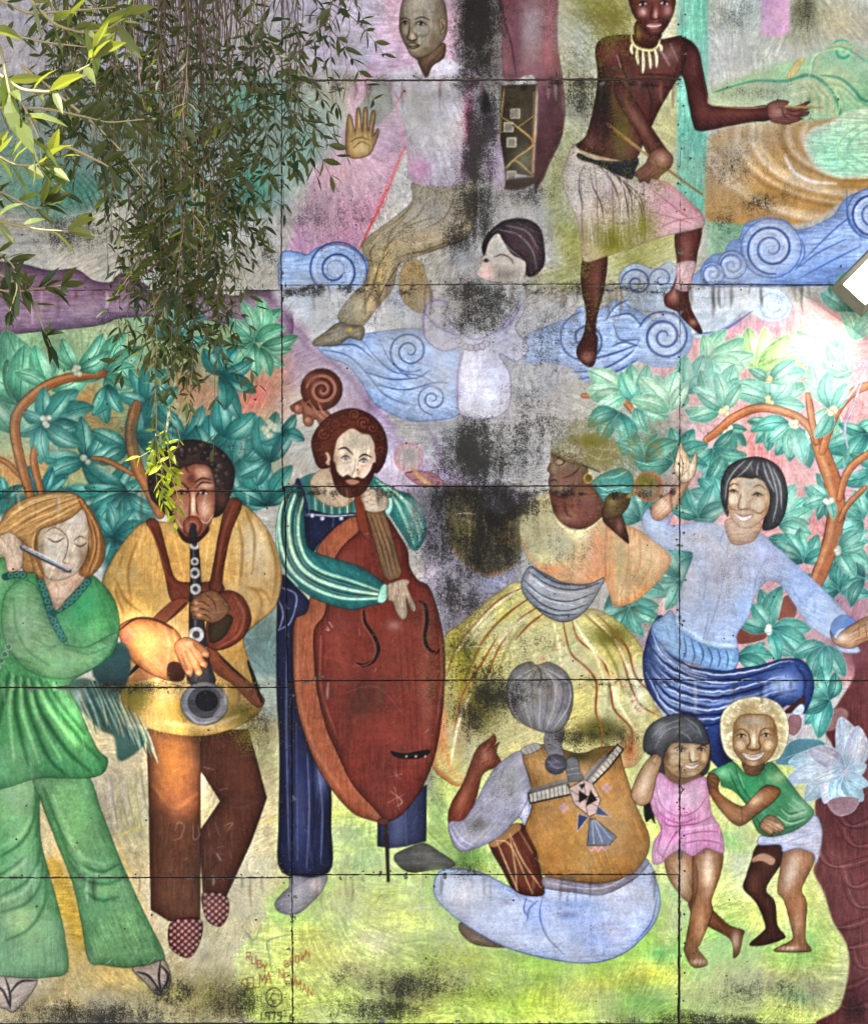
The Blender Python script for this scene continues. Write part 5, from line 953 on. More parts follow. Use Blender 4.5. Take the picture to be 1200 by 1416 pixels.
    lines('106,687 70,700 35,716 5,738;108,692 76,708 45,720 18,738;110,698 82,714 56,726 40,740;100,684 60,692 25,708 0,730;80,684 45,694 15,712;112,690 90,706;50,735 46,755 54,780', 'd2aa6c', 1.8, .65, m, .8); lines('104,690 68,704 30,724;106,696 80,711 50,724;90,686 50,697 18,714', '6a441c', 1.3, .6, m)
    lines('112,690 126,720 132,755 122,790;118,700 136,735 136,770 126,792;116,705 124,735 126,760', 'd0985a', 2, .6, m2, .8); lines('115,696 130,728 134,760 124,790', '5f3616', 1.4, .6, m2); lines('51,740 50,765 60,795', '7a3c1e', 3, .6)
    h = f(P + 'hand', '-12,745 2,740 14,736 24,742 32,752 33,775 28,788 12,790 6,770 -12,766', 'b09a84', e='5a4230', ew=1.4, rim=('86705a', 3, .5)); lines('2,742 8,752;12,738 16,750;22,742 22,754', '6a5240', 1.4, .7, h)
    st('31,757 60,772 97,790', '3a3c44', 7, 1, part='painted_flute', taper=.85); st('32,756 62,771 96,788', '868a94', 4.4, 1, taper=.85); st('34,755 64,770 94,786', 'd0d2d8', 1.2, .7); [ell(None, 38 + k * 7, 759 + k * 3.6, 2, 1.6, '55585f', e='b0b4bc') for k in range(4)]

def seated_drummer():
    P = 'painted_seated_drummer/'; D = 'painted_hand_drum'
    for w_, c_, a_ in ((34, 'b4cf58', .5), (20, '8fc454', .5)):
        st('604,1215 600,1240 640,1280 700,1314 770,1332 822,1335 866,1322 905,1280 914,1240', c_, w_, a_, soft=9, taper=.8)
    f(P + 'shoe', '635,1277 637,1290 657,1306 697,1310 705,1304 668,1292 645,1278', '6f5c4a', e='2a2018', ew=1.6, rim=('48392c', 4, .5))
    m = f(P + 'jeans', '600,1228 604,1210 616,1202 640,1202 668,1208 704,1226 728,1237 752,1236 756,1218 827,1225 874,1210 895,1192 908,1222 912,1250 904,1276 888,1296 862,1318 822,1331 770,1328 700,1310 640,1276 606,1246', 'aab1c8', e='2c3f80', ew=2.2, rim=('7088c0', 6, .6))
    for x, y, rx, ry, c, a in ((640,1235,30,20,'d4d4e0',.8),(860,1240,24,16,'d0d4e4',.7),(760,1300,40,10,'cdd2e4',.6),(690,1270,40,20,'aab6d2',.7),(800,1270,50,24,'a9b6d8',.7),(870,1260,30,30,'bcc2d8',.8),(820,1300,40,14,'9cadd6',.7),(786,1266,14,5,'6f84b8',.6),(740,1270,14,30,'8ea4d4',.5),(850,1290,14,10,'c4bccc',.6)):
        bl(x, y, rx, ry, c, a, m)
    lines('750,1240 746,1265 756,1295 780,1320;728,1240 724,1258 732,1270;745,1244 732,1256 728,1275;880,1300 900,1275 908,1240;700,1230 740,1250', '3f5ca8', 2, .6, m); bl(790, 1250, 40, 8, '7f98cc', .5, m)
    m = f(D, '676,1166 694,1152 713,1140 726,1142 738,1168 746,1200 752,1224 747,1239 713,1233 694,1202', '5c2a1c', e='220e08', ew=1.8, rim=('381408', 5, .6)); bl(712, 1190, 10, 30, '75402a', .7, m, -20); f(D + '/drum_head', '676,1166 694,1150 714,1138 720,1146 700,1162 684,1172', '9a6a3a', e='3f2210')
    lines('686,1162 702,1200 716,1232;686,1162 706,1170 736,1236;704,1152 722,1190 748,1228;704,1152 712,1200 714,1232;716,1146 736,1180;690,1172 716,1232', 'c9945c', 1.5, .85, m)
    m = f(P + 'arm', '677,1021 683,1015 686,1024 681,1034 690,1026 686,1040 692,1056 668,1070 660,1098 648,1130 634,1142 620,1138 623,1113 640,1083 650,1057 660,1034', '733826', e='2f120c', ew=1.6, rim=('4f2014', 4, .5)); bl(640, 1105, 6, 22, '94543c', .7, m, 25); bl(672, 1045, 6, 10, '8f503a', .7, m); lines('668,1034 676,1022;672,1040 682,1028;666,1056 676,1052', '3a180e', 1.4, .8, m)
    m = f(P + 'sleeve', '724,1038 730,1073 735,1113 726,1141 716,1131 690,1157 648,1176 628,1170 620,1138 640,1134 656,1112 670,1085 690,1056', '918d98', e='4f4866', ew=1.6, rim=('6f6a88', 5, .5))
    bl(705, 1080, 14, 24, '8a8a8a', .8, m); bl(662, 1140, 16, 12, '6f6e6c', .7, m); bl(725, 1120, 6, 18, 'c2bed2', .8, m); bl(690, 1115, 16, 16, 'aaa5b4', .7, m); lines('622,1145 632,1165 645,1174;626,1142 638,1160 655,1170;640,1138 646,1155', 'b4b0cc', 2, .7, m); lines('716,1131 728,1108 732,1090;700,1050 690,1080', '5a5470', 1.6, .6, m)
    m = f(P + 'vest', '722,1044 738,1034 756,1030 800,1042 828,1034 853,1034 860,1058 868,1082 878,1113 897,1158 890,1190 873,1210 827,1221 767,1214 750,1207 742,1178 726,1145 735,1118 734,1086', 'a8763a', e='3a200c', ew=2, rim=('744818', 8, .6))
    for x, y, rx, ry, c, a in ((790,1160,40,40,'b5823e',.7),(850,1130,20,40,'ad7a3a',.6),(760,1120,20,30,'a57a44',.6),(800,1045,30,10,'4f4322',.85),(830,1050,16,16,'6a5524',.7),(760,1190,24,16,'96662c',.6),(870,1170,12,26,'8f5e26',.6)):
        bl(x, y, rx, ry, c, a, m)
    f(P + 'collar', '720,1036 740,1028 748,1034 728,1044', '8f8a84', e='2a241c'); lines('726,1034 730,1042;732,1032 736,1040;738,1030 742,1038', '2a241c', 1.4, .8)
    m = f(P + 'sash', '750,1214 765,1214 827,1222 874,1208 890,1188 896,1194 876,1216 834,1237 793,1234 754,1228', '88828e', e='3a3648', rim=('5f5a6c', 4, .5)); lines('756,1220 800,1228 840,1226 885,1200;770,1218 830,1228', 'b8b2c0', 1.6, .6, m)
    # emblem on the vest
    global XF
    E = P + 'emblem'; XF = (802, 1090, 1.16)
    for s in ('740,1096 786,1083 792,1097 742,1108', '808,1082 846,1038 853,1044 836,1066 814,1088'):
        f(E, s, 'b8ae9c', e='0c0a08', ew=3.2, sm=False, ea=1.2)
    for k in range(9):
        st([(745 + k * 5, 1096 - k * 1.3), (746 + k * 5, 1106 - k * 1.1)], '14100e', 1.8, 1)
        st([(813 + k * 3.9, 1079 - k * 4.4), (819 + k * 3.7, 1084 - k * 4.3)], '14100e', 1.8, 1)
    f(E, '740,1091 786,1078 792,1084 742,1097', '6f6a6a', a=.8, sm=False); f(E, '803,1078 830,1050 836,1054 812,1082', '7a7078', a=.7, sm=False)
    f(E, '784,1066 785,1056 792,1052 799,1056 801,1068 806,1078 800,1082 788,1082', '5f5c5e', e='1c1a18', sm=False); lines('786,1068 800,1066;786,1074 803,1072', 'a8a4a0', 1.4, .8)
    f(E, '788,1090 806,1080 816,1084 826,1104 820,1120 813,1124 794,1108', 'c09a8a', e='15100e', ew=1.8, sm=False)
    for s in ('800,1092 812,1100 800,1108', '814,1092 822,1104 808,1112', '800,1086 808,1084 804,1092'):
        f(None, s, '16120f', sm=False)
    lines('790,1092 822,1112;806,1082 810,1120;794,1106 824,1100', '15100e', 1.5, .9)
    for s in ('799,1120 812,1124 798,1142', '822,1110 838,1124 820,1122'):
        f(E, s, '3a4668', e='c8b0a0', ew=1.4, sm=False)
    f(E, '813,1126 820,1127 845,1148 836,1158 810,1158', '5a6680', e='15100e', ew=1.5, sm=False); lines('816,1128 818,1156;818,1128 828,1154;820,1128 838,1150', 'd0c4b0', 2, .8); lines('811,1159 815,1165 819,1160 823,1165 827,1160 831,1164 836,1156', 'c08a98', 1.6, .9)
    XF = None
    for x, y in ((779, 1117), (838, 1090)):
        for k in range(4):
            ell(None, x + 4 * math.cos(k * 1.57), y + 4 * math.sin(k * 1.57), 3, 3, 'b08a96', a=.8)
    m = f(P + 'hair', '756,1010 780,1008 776,1030 778,1046 760,1048 752,1030', '6b6668', e='2f2c2e'); ell(P + 'hair', 768, 1057, 15, 14, '4a4752', e='1f1c24', rim=('2f2c38', 4, .6)); lines('756,1052 768,1062 780,1060;758,1060 770,1052;762,1046 774,1056', '8a8698', 1.2, .6)
    m = f(P + 'hair', '700,952 704,936 714,922 733,915 742,920 760,916 784,932 792,962 785,996 768,1013 742,1010 714,995 702,975', '77757a', e='2c2a2e', ew=1.8, rim=('4a484e', 7, .6))
    for k in range(9):
        t = k / 8
        st([(745, 920), (708 + t * 76, 940 + 8 * abs(t - .5)), (706 + t * 80, 975), (745 + (t - .5) * 40, 1008)], ('a9a7ad', '4f4d54')[k % 2], 1.4, .7, m)
    st('742,918 748,935 744,950', '2c2a2e', 2, .8, m); bl(720, 950, 10, 20, '8f8d94', .5, m)

def pink_girl():
    P = 'painted_girl_in_pink/'
    sk, dk, hi = '8f6240', '3a1e10', 'c4a078'
    for s_ in ('935,1215 948,1270 945,1310 965,1340 990,1320 1030,1325', '1030,1300 1060,1312 1090,1322 1122,1318'):
        st(s_, '86c85c', 30, .45, soft=10, taper=.8)
    m = f(P + 'leg', '953,1245 980,1255 1007,1279 1027,1286 1026,1296 1021,1318 1013,1324 1012,1306 1003,1294 977,1280 955,1262', '74482c', e=dk, ew=1.5, rim=('4f2c18', 4, .5)); bl(1016, 1300, 5, 12, 'b08a68', .7, m)
    m = f(P + 'leg', '919,1184 940,1176 958,1182 958,1229 951,1247 934,1230 922,1210', '9a6c46', e=dk, ew=1.5, rim=('64401f', 5, .5)); bl(942, 1215, 8, 24, hi, .6, m)
    m = f(P + 'leg', '958,1184 976,1173 998,1178 995,1209 983,1243 984,1263 968,1303 964,1312 977,1329 973,1336 956,1336 945,1314 947,1303 954,1263 957,1229', sk, e=dk, ew=1.6, rim=('5f3a20', 5, .5)); bl(978, 1205, 9, 28, 'cdb294', .8, m); bl(968, 1280, 6, 26, 'b08258', .6, m); bl(964, 1330, 10, 4, 'c49a78', .7, m); lines('956,1332 960,1322;963,1334 966,1324;969,1335 971,1326', dk, 1.2, .7, m); st('960,1186 964,1220 958,1250', '5a341c', 2, .5, m)
    f(P + 'ponytail', '893,1090 899,1110 905,1138 899,1132 892,1136 889,1112', '201a1c', e='100c0e')
    m = f(P + 'hair', '889,1036 893,1010 912,994 940,987 966,996 979,1022 980,1060 966,1074 915,1070 905,1050', '47474a', e='1c1a1c', ew=1.6, rim=('2a2a2c', 6, .6))
    f(P + 'neck', '917,1058 940,1070 962,1068 968,1076 942,1085 916,1072', '7f5a38', e='4a2c18')
    ff = f(P + 'face', '917,1048 924,1032 935,1026 975,1025 980,1042 972,1064 954,1075 934,1074 920,1062', 'ad8a5e', e=dk, ew=1.3, rim=('7a5630', 5, .5))
    for x, y, rx, ry, c, a in ((930,1048,8,8,'bf9f74',.7),(957,1046,3,10,'d8c09c',.9),(972,1046,4,8,'c4a47c',.7),(955,1070,8,3,'c8a880',.7)):
        bl(x, y, rx, ry, c, a, ff)
    ring(931, 1051, 9, 9, '85582c', 2.6, .5, ff); ring(972, 1047, 6, 9, '85582c', 2.4, .5, ff); bl(920, 1045, 5, 12, '6f4a24', .8, ff); bl(940, 1068, 10, 3, '8a6034', .6, ff)
    lines('930,1036 940,1032 949,1036;962,1036 970,1031 977,1034;952,1040 953,1050 956,1054 964,1052;934,1058 944,1062', '3a2014', 1.6, .8, ff); eye(941, 1038, 6, 2.4, '241814'); eye(969, 1037, 5, 2.2, '241814'); f(None, '944,1057 955,1059 966,1056 960,1063 951,1063', 'cfc2b8', e='6a3028', ew=1.3)
    m = f(P + 'hair', '889,1036 893,1010 912,994 940,987 966,996 978,1020 976,1030 955,1028 932,1027 922,1035 916,1052 918,1072 907,1060 902,1045', '4a4a4d', e='1c1a1c', ew=1.4, rim=('2c2c2e', 6, .6))
    lines('900,1020 915,1005 940,995;905,1035 918,1012 945,1002;945,992 962,1004 970,1020;935,1010 950,1018 955,1026;950,1000 964,1014', '88888c', 1.5, .55, m); bl(912, 1010, 9, 12, '7f7f84', .6, m); lines('917,1070 922,1095 925,1110', '2a2426', 1.6, .7)
    m = f(P + 'dress', '904,1072 914,1069 926,1080 942,1085 970,1074 978,1084 982,1122 996,1148 999,1179 976,1173 957,1184 940,1176 924,1183 914,1193 902,1193 903,1166 913,1146 901,1120 898,1096', 'c684aa', e='7a3a66', ew=1.6, rim=('a85f8c', 5, .5))
    for x, y, rx, ry, c, a in ((945,1105,20,16,'dcb0cc',.8),(918,1165,12,20,'c888ac',.6),(980,1155,12,14,'cc88b0',.6),(910,1100,6,14,'d294b8',.7),(965,1095,8,14,'d6a4c4',.6)):
        bl(x, y, rx, ry, c, a, m)
    lines('905,1080 912,1110 935,1128 960,1122 978,1100;903,1100 912,1125 938,1138 966,1130;908,1125 925,1142 955,1140;940,1142 965,1138 985,1128;942,1155 970,1150 992,1150;945,1166 972,1162 996,1166;938,1146 925,1165 914,1188;915,1150 908,1175 918,1186', '96487c', 1.8, .65, m); lines('908,1090 918,1116 940,1130;940,1148 970,1144 990,1140', 'e8c2da', 2, .5, m, 1)
    m = f(P + 'arm', '900,1045 908,1043 914,1052 906,1078 902,1098 897,1110 884,1114 873,1104 873,1092 884,1066', 'a97f58', e=dk, ew=1.6, rim=('70481f', 4, .5)); bl(890, 1085, 6, 18, 'd0ae88', .7, m, 20); lines('898,1052 906,1058', dk, 1.4, .6)

def green_child():
    P = 'painted_child_in_green/'
    dk = '2c160c'
    m = f(P + 'leg', '1047,1168 1078,1166 1083,1180 1077,1197 1058,1229 1070,1246 1074,1279 1084,1293 1080,1299 1054,1307 1035,1306 1053,1289 1057,1279 1045,1249 1027,1229 1030,1214 1037,1193', '48291e', e='1c0c06', ew=1.6, rim=('301810', 5, .5)); f(None, '1040,1186 1055,1180 1070,1188 1066,1196 1052,1190 1040,1192', 'b07c58', clip=m, a=.9); bl(1040, 1220, 8, 14, '5f3a2c', .6, m)
    m = f(P + 'leg', '1083,1174 1100,1172 1124,1178 1122,1197 1107,1229 1114,1249 1112,1296 1119,1310 1116,1316 1074,1316 1072,1311 1094,1299 1093,1283 1083,1246 1074,1233 1077,1205', '946342', e=dk, ew=1.6, rim=('64401f', 5, .5)); bl(1093, 1205, 8, 26, 'c8a588', .8, m, 15); bl(1103, 1270, 6, 24, 'ae7c58', .6, m); bl(1090, 1311, 14, 3, 'd0a890', .7, m); lines('1078,1312 1080,1307;1084,1313 1086,1307;1090,1313 1092,1307', dk, 1.1, .7, m)
    m = f(P + 'shorts', '1050,1156 1070,1156 1100,1146 1124,1127 1135,1146 1133,1173 1127,1194 1123,1180 1100,1173 1082,1178 1077,1168 1048,1168', 'aeb3cc', e='4a5080', ew=1.6, rim=('8890bc', 4, .5)); lines('1085,1165 1100,1160 1128,1150;1100,1172 1130,1160;1060,1160 1075,1166', '7f86b0', 1.5, .6, m)
    m = f(P + 'shirt', '978,1070 1000,1058 1014,1054 1030,1070 1047,1071 1063,1053 1084,1073 1107,1103 1124,1124 1102,1146 1068,1157 1049,1152 1040,1136 1033,1116 1014,1094 997,1087 994,1078', '3c8455', e='143c24', ew=1.7, rim=('256640', 5, .5))
    for x, y, rx, ry, c, a in ((1000,1070,12,8,'6fb078',.7),(1035,1085,12,14,'2f8a52',.7),(1075,1075,12,10,'7aa26a',.8),(1105,1120,12,14,'6cab78',.8),(1080,1110,12,16,'2f7a4c',.6)):
        bl(x, y, rx, ry, c, a, m)
    lines('1016,1062 1024,1085 1036,1105;1008,1068 1020,1095 1038,1120;1075,1115 1090,1125 1110,1120;1072,1125 1090,1136 1112,1130;1066,1136 1085,1145 1106,1138;1045,1130 1055,1148 1075,1152;1040,1110 1046,1100 1055,1092', '1c5534', 2, .7, m); lines('1078,1118 1092,1129 1114,1122;1074,1129 1092,1139 1112,1133;1020,1070 1028,1090;1095,1105 1112,1118;1090,1112 1108,1125', 'a8d4a4', 2, .6, m, 1)
    m = f(P + 'arm', '1052,1148 1050,1139 1060,1128 1072,1130 1084,1143 1080,1150 1074,1148 1078,1154 1068,1151 1066,1156', '9a7050', e=dk, ew=1.4, rim=('6a4424', 3, .5)); lines('1062,1140 1078,1150;1066,1136 1081,1146;1058,1144 1070,1154', 'd4b49a', 2, .7, m)
    m = f(P + 'arm', '977,1073 986,1070 993,1078 994,1096 1024,1115 1038,1104 1058,1086 1078,1092 1070,1107 1046,1126 1026,1141 1012,1138 992,1116 979,1094', '875634', e=dk, ew=1.7, rim=('58341a', 4, .5)); bl(1045, 1106, 12, 7, 'b9926c', .8, m, -38); bl(1005, 1118, 7, 16, '9a6840', .7, m, -45); lines('980,1078 988,1084;979,1086 987,1090;1024,1116 1026,1138', '3c1e0e', 1.5, .8, m)
    f(P + 'neck', '1026,1052 1056,1050 1049,1070 1032,1071', '72503a', e=dk, rim=('523420', 4, .5))
    m = f(P + 'hair', '995,1005 1000,983 1020,968 1047,964 1073,972 1087,992 1089,1018 1081,1042 1066,1053 1020,1053 1001,1038', 'a88c58', e='6a5430', ew=1.2, rim=('e2dcb4', 9, .85))
    for k in range(70):
        a = RL.uniform(0, 6.28); r = RL.uniform(30, 45); x, y = 1042 + r * math.cos(a), 1010 + r * .97 * math.sin(a)
        spiral(x, y, RL.uniform(2, 4), 1, ('e8e0bc', 'a88c5c', 'd8cca0')[k % 3], 1.2, rot=RL.uniform(0, 360), a=.6, clip=m)
    ff = f(P + 'face', '1013,1008 1018,994 1030,988 1060,989 1070,1000 1074,1020 1071,1036 1060,1052 1041,1060 1024,1052 1013,1034', 'a68458', e='4a2c18', ew=1.3, rim=('75502c', 6, .6))
    for x, y, rx, ry, c, a in ((1043,998,14,8,'a8957a',.8),(1022,1030,7,8,'c8ac84',.8),(1061,1030,7,8,'c8ac84',.8),(1041,1024,3,12,'d4bc98',.9),(1041,1056,7,3,'c2a078',.7)):
        bl(x, y, rx, ry, c, a, ff)
    eye(1024, 1018, 7, 2.6, '2a2420', '3a2214', 'c8bcac'); eye(1058, 1017, 7, 2.6, '2a2420', '3a2214', 'c8bcac'); lines('1014,1013 1024,1008 1033,1014 1036,1026 1032,1034 1041,1038 1050,1034 1048,1024 1050,1013 1058,1007 1069,1012', '4a2c18', 1.6, .75, ff)
    ring(1022, 1031, 9, 9, '8a5c30', 2.6, .5, ff); ring(1062, 1031, 9, 9, '8a5c30', 2.6, .5, ff); bl(1016, 1010, 5, 8, '7f5830', .6, ff); bl(1069, 1012, 5, 10, '7a5028', .7, ff); bl(1041, 1037, 8, 2.4, '7f5430', .7, ff)
    f(None, '1025,1041 1040,1044 1056,1040 1050,1049 1040,1052 1031,1049', 'd8ccbc', e='6a3428', ew=1.5); st('1027,1043 1040,1047 1054,1042', '7a5a50', 1, .7); lines('1017,1034 1022,1044;1066,1034 1060,1044', '6a4426', 1.4, .6)

GLYPH = {'R': ['0,8 0,0 4,0 4,4 0,4', '1,4 4,8'], 'U': ['0,0 0,8 4,8 4,0'], 'B': ['0,8 0,0 4,1 3,4 0,4', '3,4 5,6 3,8 0,8'], 'Y': ['0,0 2,4 4,0', '2,4 2,8'], 'N': ['0,8 0,0 4,8 4,0'],
         'E': ['4,0 0,0 0,8 4,8', '0,4 3,4'], 'W': ['0,0 1,8 2,3 3,8 5,0'], 'M': ['0,8 0,0 2,5 4,0 4,8'], 'A': ['0,8 2,0 4,8', '1,5 3,5'], 'S': ['4,0 1,0 0,3 4,5 3,8 0,8'], 'L': ['0,0 0,8 4,8'], 'O': ['1,0 4,0 4,8 0,8 0,1'],
         '1': ['2,0 2,8'], '9': ['4,4 0,4 0,0 4,0 4,8'], '7': ['0,0 4,0 2,8'], '5': ['4,0 0,0 0,3 4,4 3,8 0,8'], '-': ['0,4 3,4'], '6': ['4,0 0,4 0,8 4,8 4,5 0,5'], 'C': ['4,1 2,0 0,3 0,6 2,8 4,7']}
def text(s, x, y, dx, dy, k, col, w=1.3, a=.8):
    for ch in s:
        for q in GLYPH.get(ch, []):
            st(pts(q) * [k, k] + [x, y], col, w, a, sm=False, taper=.8)
        x += dx; y += dy

def signature():
    text('RUBY', 341, 1317, 7.6, 5.2, 1.35, 'a8532e', 1.6, .9); text('NEWMAN', 386, 1340, 8, 5, 1.5, 'a86a3c', 1.4, .8)
    text('SELMA', 334, 1354, 8.4, -2.4, 2.0, '8f5a34', 1.4, .9); text('BROWN', 394, 1328, 7.4, -3.6, 1.2, 'a8643c', 1.4, .8)
    t = np.linspace(0, 6.4, 24); st(np.stack([379 + 11 * np.cos(t), 1379 + 13 * np.sin(t)], 1), '5a4f34', 1.5, .8, taper=.9)
    for s_ in ('630,711 645,710 657,711', '640,898 660,894 678,895', '560,1258 590,1254 612,1256', '880,1362 900,1368', '300,1180 306,1190', '455,860 460,868', '700,560 716,556'):
        st(s_, 'd8d4c8', 1.0, .7)
    text('C', 375, 1373, 0, 0, 1.5, '5a4f34', 1.5, .8); text('1975-6', 359, 1400, 8.4, 0, 1.3, '4a4430', 1.7, .8)

def figures():
    conga(); bald_figure(); pale_girl(); shirtless_drummer(); dancer(); laughing_woman(); bass_player(); clarinettist(); flutist(); seated_drummer(); pink_girl(); green_child(); signature()

# ---------------------------------------------------------------- weather on the paint
def finish():
    for q in ((0,660,40,34,90,1.1),(0,655,200,22,110,.95),(0,665,330,26,60,.9),(0,660,420,46,30,1.1),(0,655,620,34,60,1.1),(0,655,740,40,70,1.05),(0,690,700,60,20,1.1),(0,650,110,26,40,.8),(0,670,160,30,60,.9),(0,665,230,26,60,.75),(0,655,280,40,50,.85),(0,640,330,40,40,.8),(0,660,410,60,34,1.0),(0,660,440,56,26,.85),(0,655,620,40,56,.95),(0,720,600,70,50,.62),(0,690,640,60,40,.6),(0,600,640,30,40,.4),
        (0,665,695,75,34,1.1),(0,640,740,70,60,.85),(0,690,760,40,40,.8),(0,625,820,30,50,.7),(0,760,640,60,40,.55),(0,640,640,60,40,.6),(0,720,560,60,40,.5),(0,680,730,30,40,.9),(0,640,770,26,50,.7),(0,655,830,24,30,.75),(0,620,850,16,20,.5),(0,690,960,50,30,.8),(0,650,990,26,40,.7),(0,660,930,60,20,.6),(0,800,1020,60,16,.7),(0,850,1020,30,16,.6),(0,740,960,30,30,.35),(0,660,1140,20,14,.5),
        (0,730,270,40,20,.8),(0,700,150,40,40,.5),(0,745,330,20,30,.4),(0,800,130,30,40,.55),(0,835,160,20,50,.6),(0,780,400,40,16,.6),(0,560,320,60,24,.45),(0,520,410,70,24,.5),(0,440,300,50,30,.45),(0,500,440,50,18,.45),(0,470,110,40,14,.3),(0,600,150,50,50,.35),(0,610,270,50,24,.5),
        (0,1010,230,40,40,.45),(0,1060,280,50,20,.5),(0,1040,130,60,16,.45),(0,1110,20,20,30,.6),(0,1010,20,40,30,.4),(0,1000,310,30,30,.4),(0,560,1365,70,26,.75),(0,480,1350,40,24,.45),(0,520,1395,70,20,.9),(0,330,1385,60,30,.7),(0,120,1405,120,24,.75),(0,240,1370,40,24,.7),(0,0,1410,60,20,.5),
        (0,1050,1370,80,26,.5),(0,950,1410,60,14,.85),(0,1030,1412,50,12,.8),(0,880,1412,40,12,.6),(0,640,1200,30,14,.6),(0,600,1090,20,30,.5),(0,360,1000,24,30,.6),(0,205,950,60,12,.5),(0,260,948,80,10,.55),(0,340,975,24,20,.5),(0,110,320,80,30,.5),(0,300,340,60,30,.45),(0,370,350,20,30,.5),(0,160,440,40,30,.4),(0,170,610,30,30,.4),
        (0,310,620,60,14,.35),(0,765,700,40,20,.35),(0,745,740,40,24,.3),(0,890,790,40,20,.3),(0,1000,770,40,40,.22),(0,1010,690,50,10,.2),(0,860,880,30,20,.45),(0,740,890,60,24,.35),(0,640,890,26,30,.55),(0,1180,1400,20,20,.7),(0,100,100,120,60,.3),(0,250,60,120,60,.35),
        (1,800,90,40,60,.4),(1,840,30,40,30,.8),(1,860,190,20,50,.42),(1,850,330,50,34,.68),(1,890,300,30,40,.7),(1,800,370,30,20,.6),(1,770,260,14,60,.5),(1,810,600,60,30,.72),(1,860,620,50,30,.66),(1,900,620,40,24,.6),(1,890,670,20,10,.7),(1,850,880,40,20,.7),(1,870,850,30,20,.6),(1,640,900,30,40,.6),(1,660,980,40,40,.6),(1,820,1010,50,20,.7),(1,260,952,90,12,.5),(1,190,965,30,20,.6),(1,350,1010,30,30,.7),(1,300,1370,100,40,.4),(1,640,730,30,40,.5),(1,880,400,30,30,.5),(1,1080,420,20,20,.35),(1,250,1000,60,10,.4),(1,850,690,20,20,.4),(1,760,400,40,30,.5),(1,910,250,20,50,.5),
        (2,620,520,60,60,.55),(2,700,430,50,40,.5),(2,720,600,70,60,.6),(2,600,180,60,60,.5),(2,580,310,80,60,.5),(2,720,300,60,40,.6),(2,800,250,30,60,.5),(2,480,420,70,30,.5),(2,560,640,50,40,.5),(2,1000,800,60,50,.45),(2,1040,200,60,60,.4),(2,860,300,60,40,.35),(2,1030,1010,40,30,.25),(2,760,760,40,40,.35),(2,470,640,30,30,.3),(2,80,760,40,40,.2),(2,640,800,40,40,.5),(2,700,1090,40,40,.4),(2,800,1260,80,30,.3),(2,520,1300,60,30,.4),(2,350,1280,60,60,.35),(2,900,40,80,40,.4),(2,780,40,40,60,.5),(2,1080,60,80,40,.4)):
        wx(*q[:1], *q[1:6])
    # runs of grime under the seams
    for x0, x1, y, n, am in ((400, 940, 116, 60, .8), (400, 940, 400, 70, .85), (400, 940, 680, 70, .9), (600, 940, 944, 50, .7), (150, 370, 944, 30, .55), (380, 940, 1212, 20, .35), (0, 400, 1212, 20, .25), (400, 1060, 392, 60, .6), (400, 940, 108, 50, .6), (400, 930, 670, 50, .55)):
        for k in range(n):
            x = NR.uniform(x0, x1); wx(0, x, y + NR.uniform(-3, 6), NR.uniform(3, 16), NR.uniform(2, 9), am * NR.uniform(.4, 1))
    for q in ((0,660,250,110,200,.42),(0,700,620,100,60,.62),(0,560,380,150,90,.36),(0,820,240,110,180,.3),(0,1050,200,150,120,.3),(0,100,220,260,150,.3),(0,640,800,80,120,.5),(0,660,960,80,90,.5),(0,300,1395,320,36,.34),(0,560,1370,140,50,.45),(0,1080,1380,120,50,.4),(0,480,300,120,70,.36),(0,700,330,90,80,.45),(0,760,470,90,60,.4),(0,560,640,60,40,.36),(0,760,760,90,60,.3),(0,1000,790,110,70,.26),(0,700,1100,60,60,.3),(0,820,1030,90,30,.5),(0,250,1250,300,200,.2),(0,540,940,100,180,.16),(0,800,1260,120,60,.22),
              (1,840,300,110,120,.36),(1,850,60,90,90,.22),(1,830,620,110,60,.55),(1,800,420,130,60,.3),(1,690,940,120,90,.4),(1,280,1000,120,30,.3),(1,620,1340,300,90,.2),(1,250,1370,300,60,.25),(1,890,860,60,60,.4),
              (2,700,450,160,200,.45),(2,600,200,160,160,.4),(2,1000,780,160,100,.36),(2,900,100,300,160,.3),(2,560,1290,160,80,.35),(2,780,780,110,90,.3),(2,1040,240,130,120,.3),(2,700,1100,90,80,.3),(2,820,1280,110,60,.3),(2,80,770,90,60,.2),(2,360,1290,90,110,.3)):
        wx(*q)
    for x, y, rx, ry, k in ((685,358,44,32,.75),(660,530,34,46,.7),(780,655,34,24,.5),(640,730,24,50,.3),(585,40,40,48,.55),(284,972,36,32,.8),(600,180,50,60,.35),(500,190,30,40,.5),(490,640,50,50,.4),(760,330,20,40,.2),(715,200,26,50,.35),(565,640,30,30,.4)):
        X = (np.arange(MX0, MX1)[None, :] - x) / rx; Y = (np.arange(MY0, MY1)[:, None] - y) / ry
        WEATHER[:] *= (1 - k * np.exp(-(X * X + Y * Y) ** 2))[..., None]
    n = vnoise(SH, SW, 70, 5); n2 = vnoise(SH, SW, 24, 4)
    sv = np.repeat(vnoise(SH // 8 + 1, SW, 12, 3), 8, 0)[:SH]          # runs down the wall
    brk = np.clip(0.15 + 1.0 * n + 0.5 * n2 + 0.25 * sv, 0, 1.5)
    WEATHER[:] *= brk[..., None]
    m0 = WEATHER[..., 0]; WEATHER[..., 0] = np.where(m0 > .6, .6 + (m0 - .6) * .8, m0)
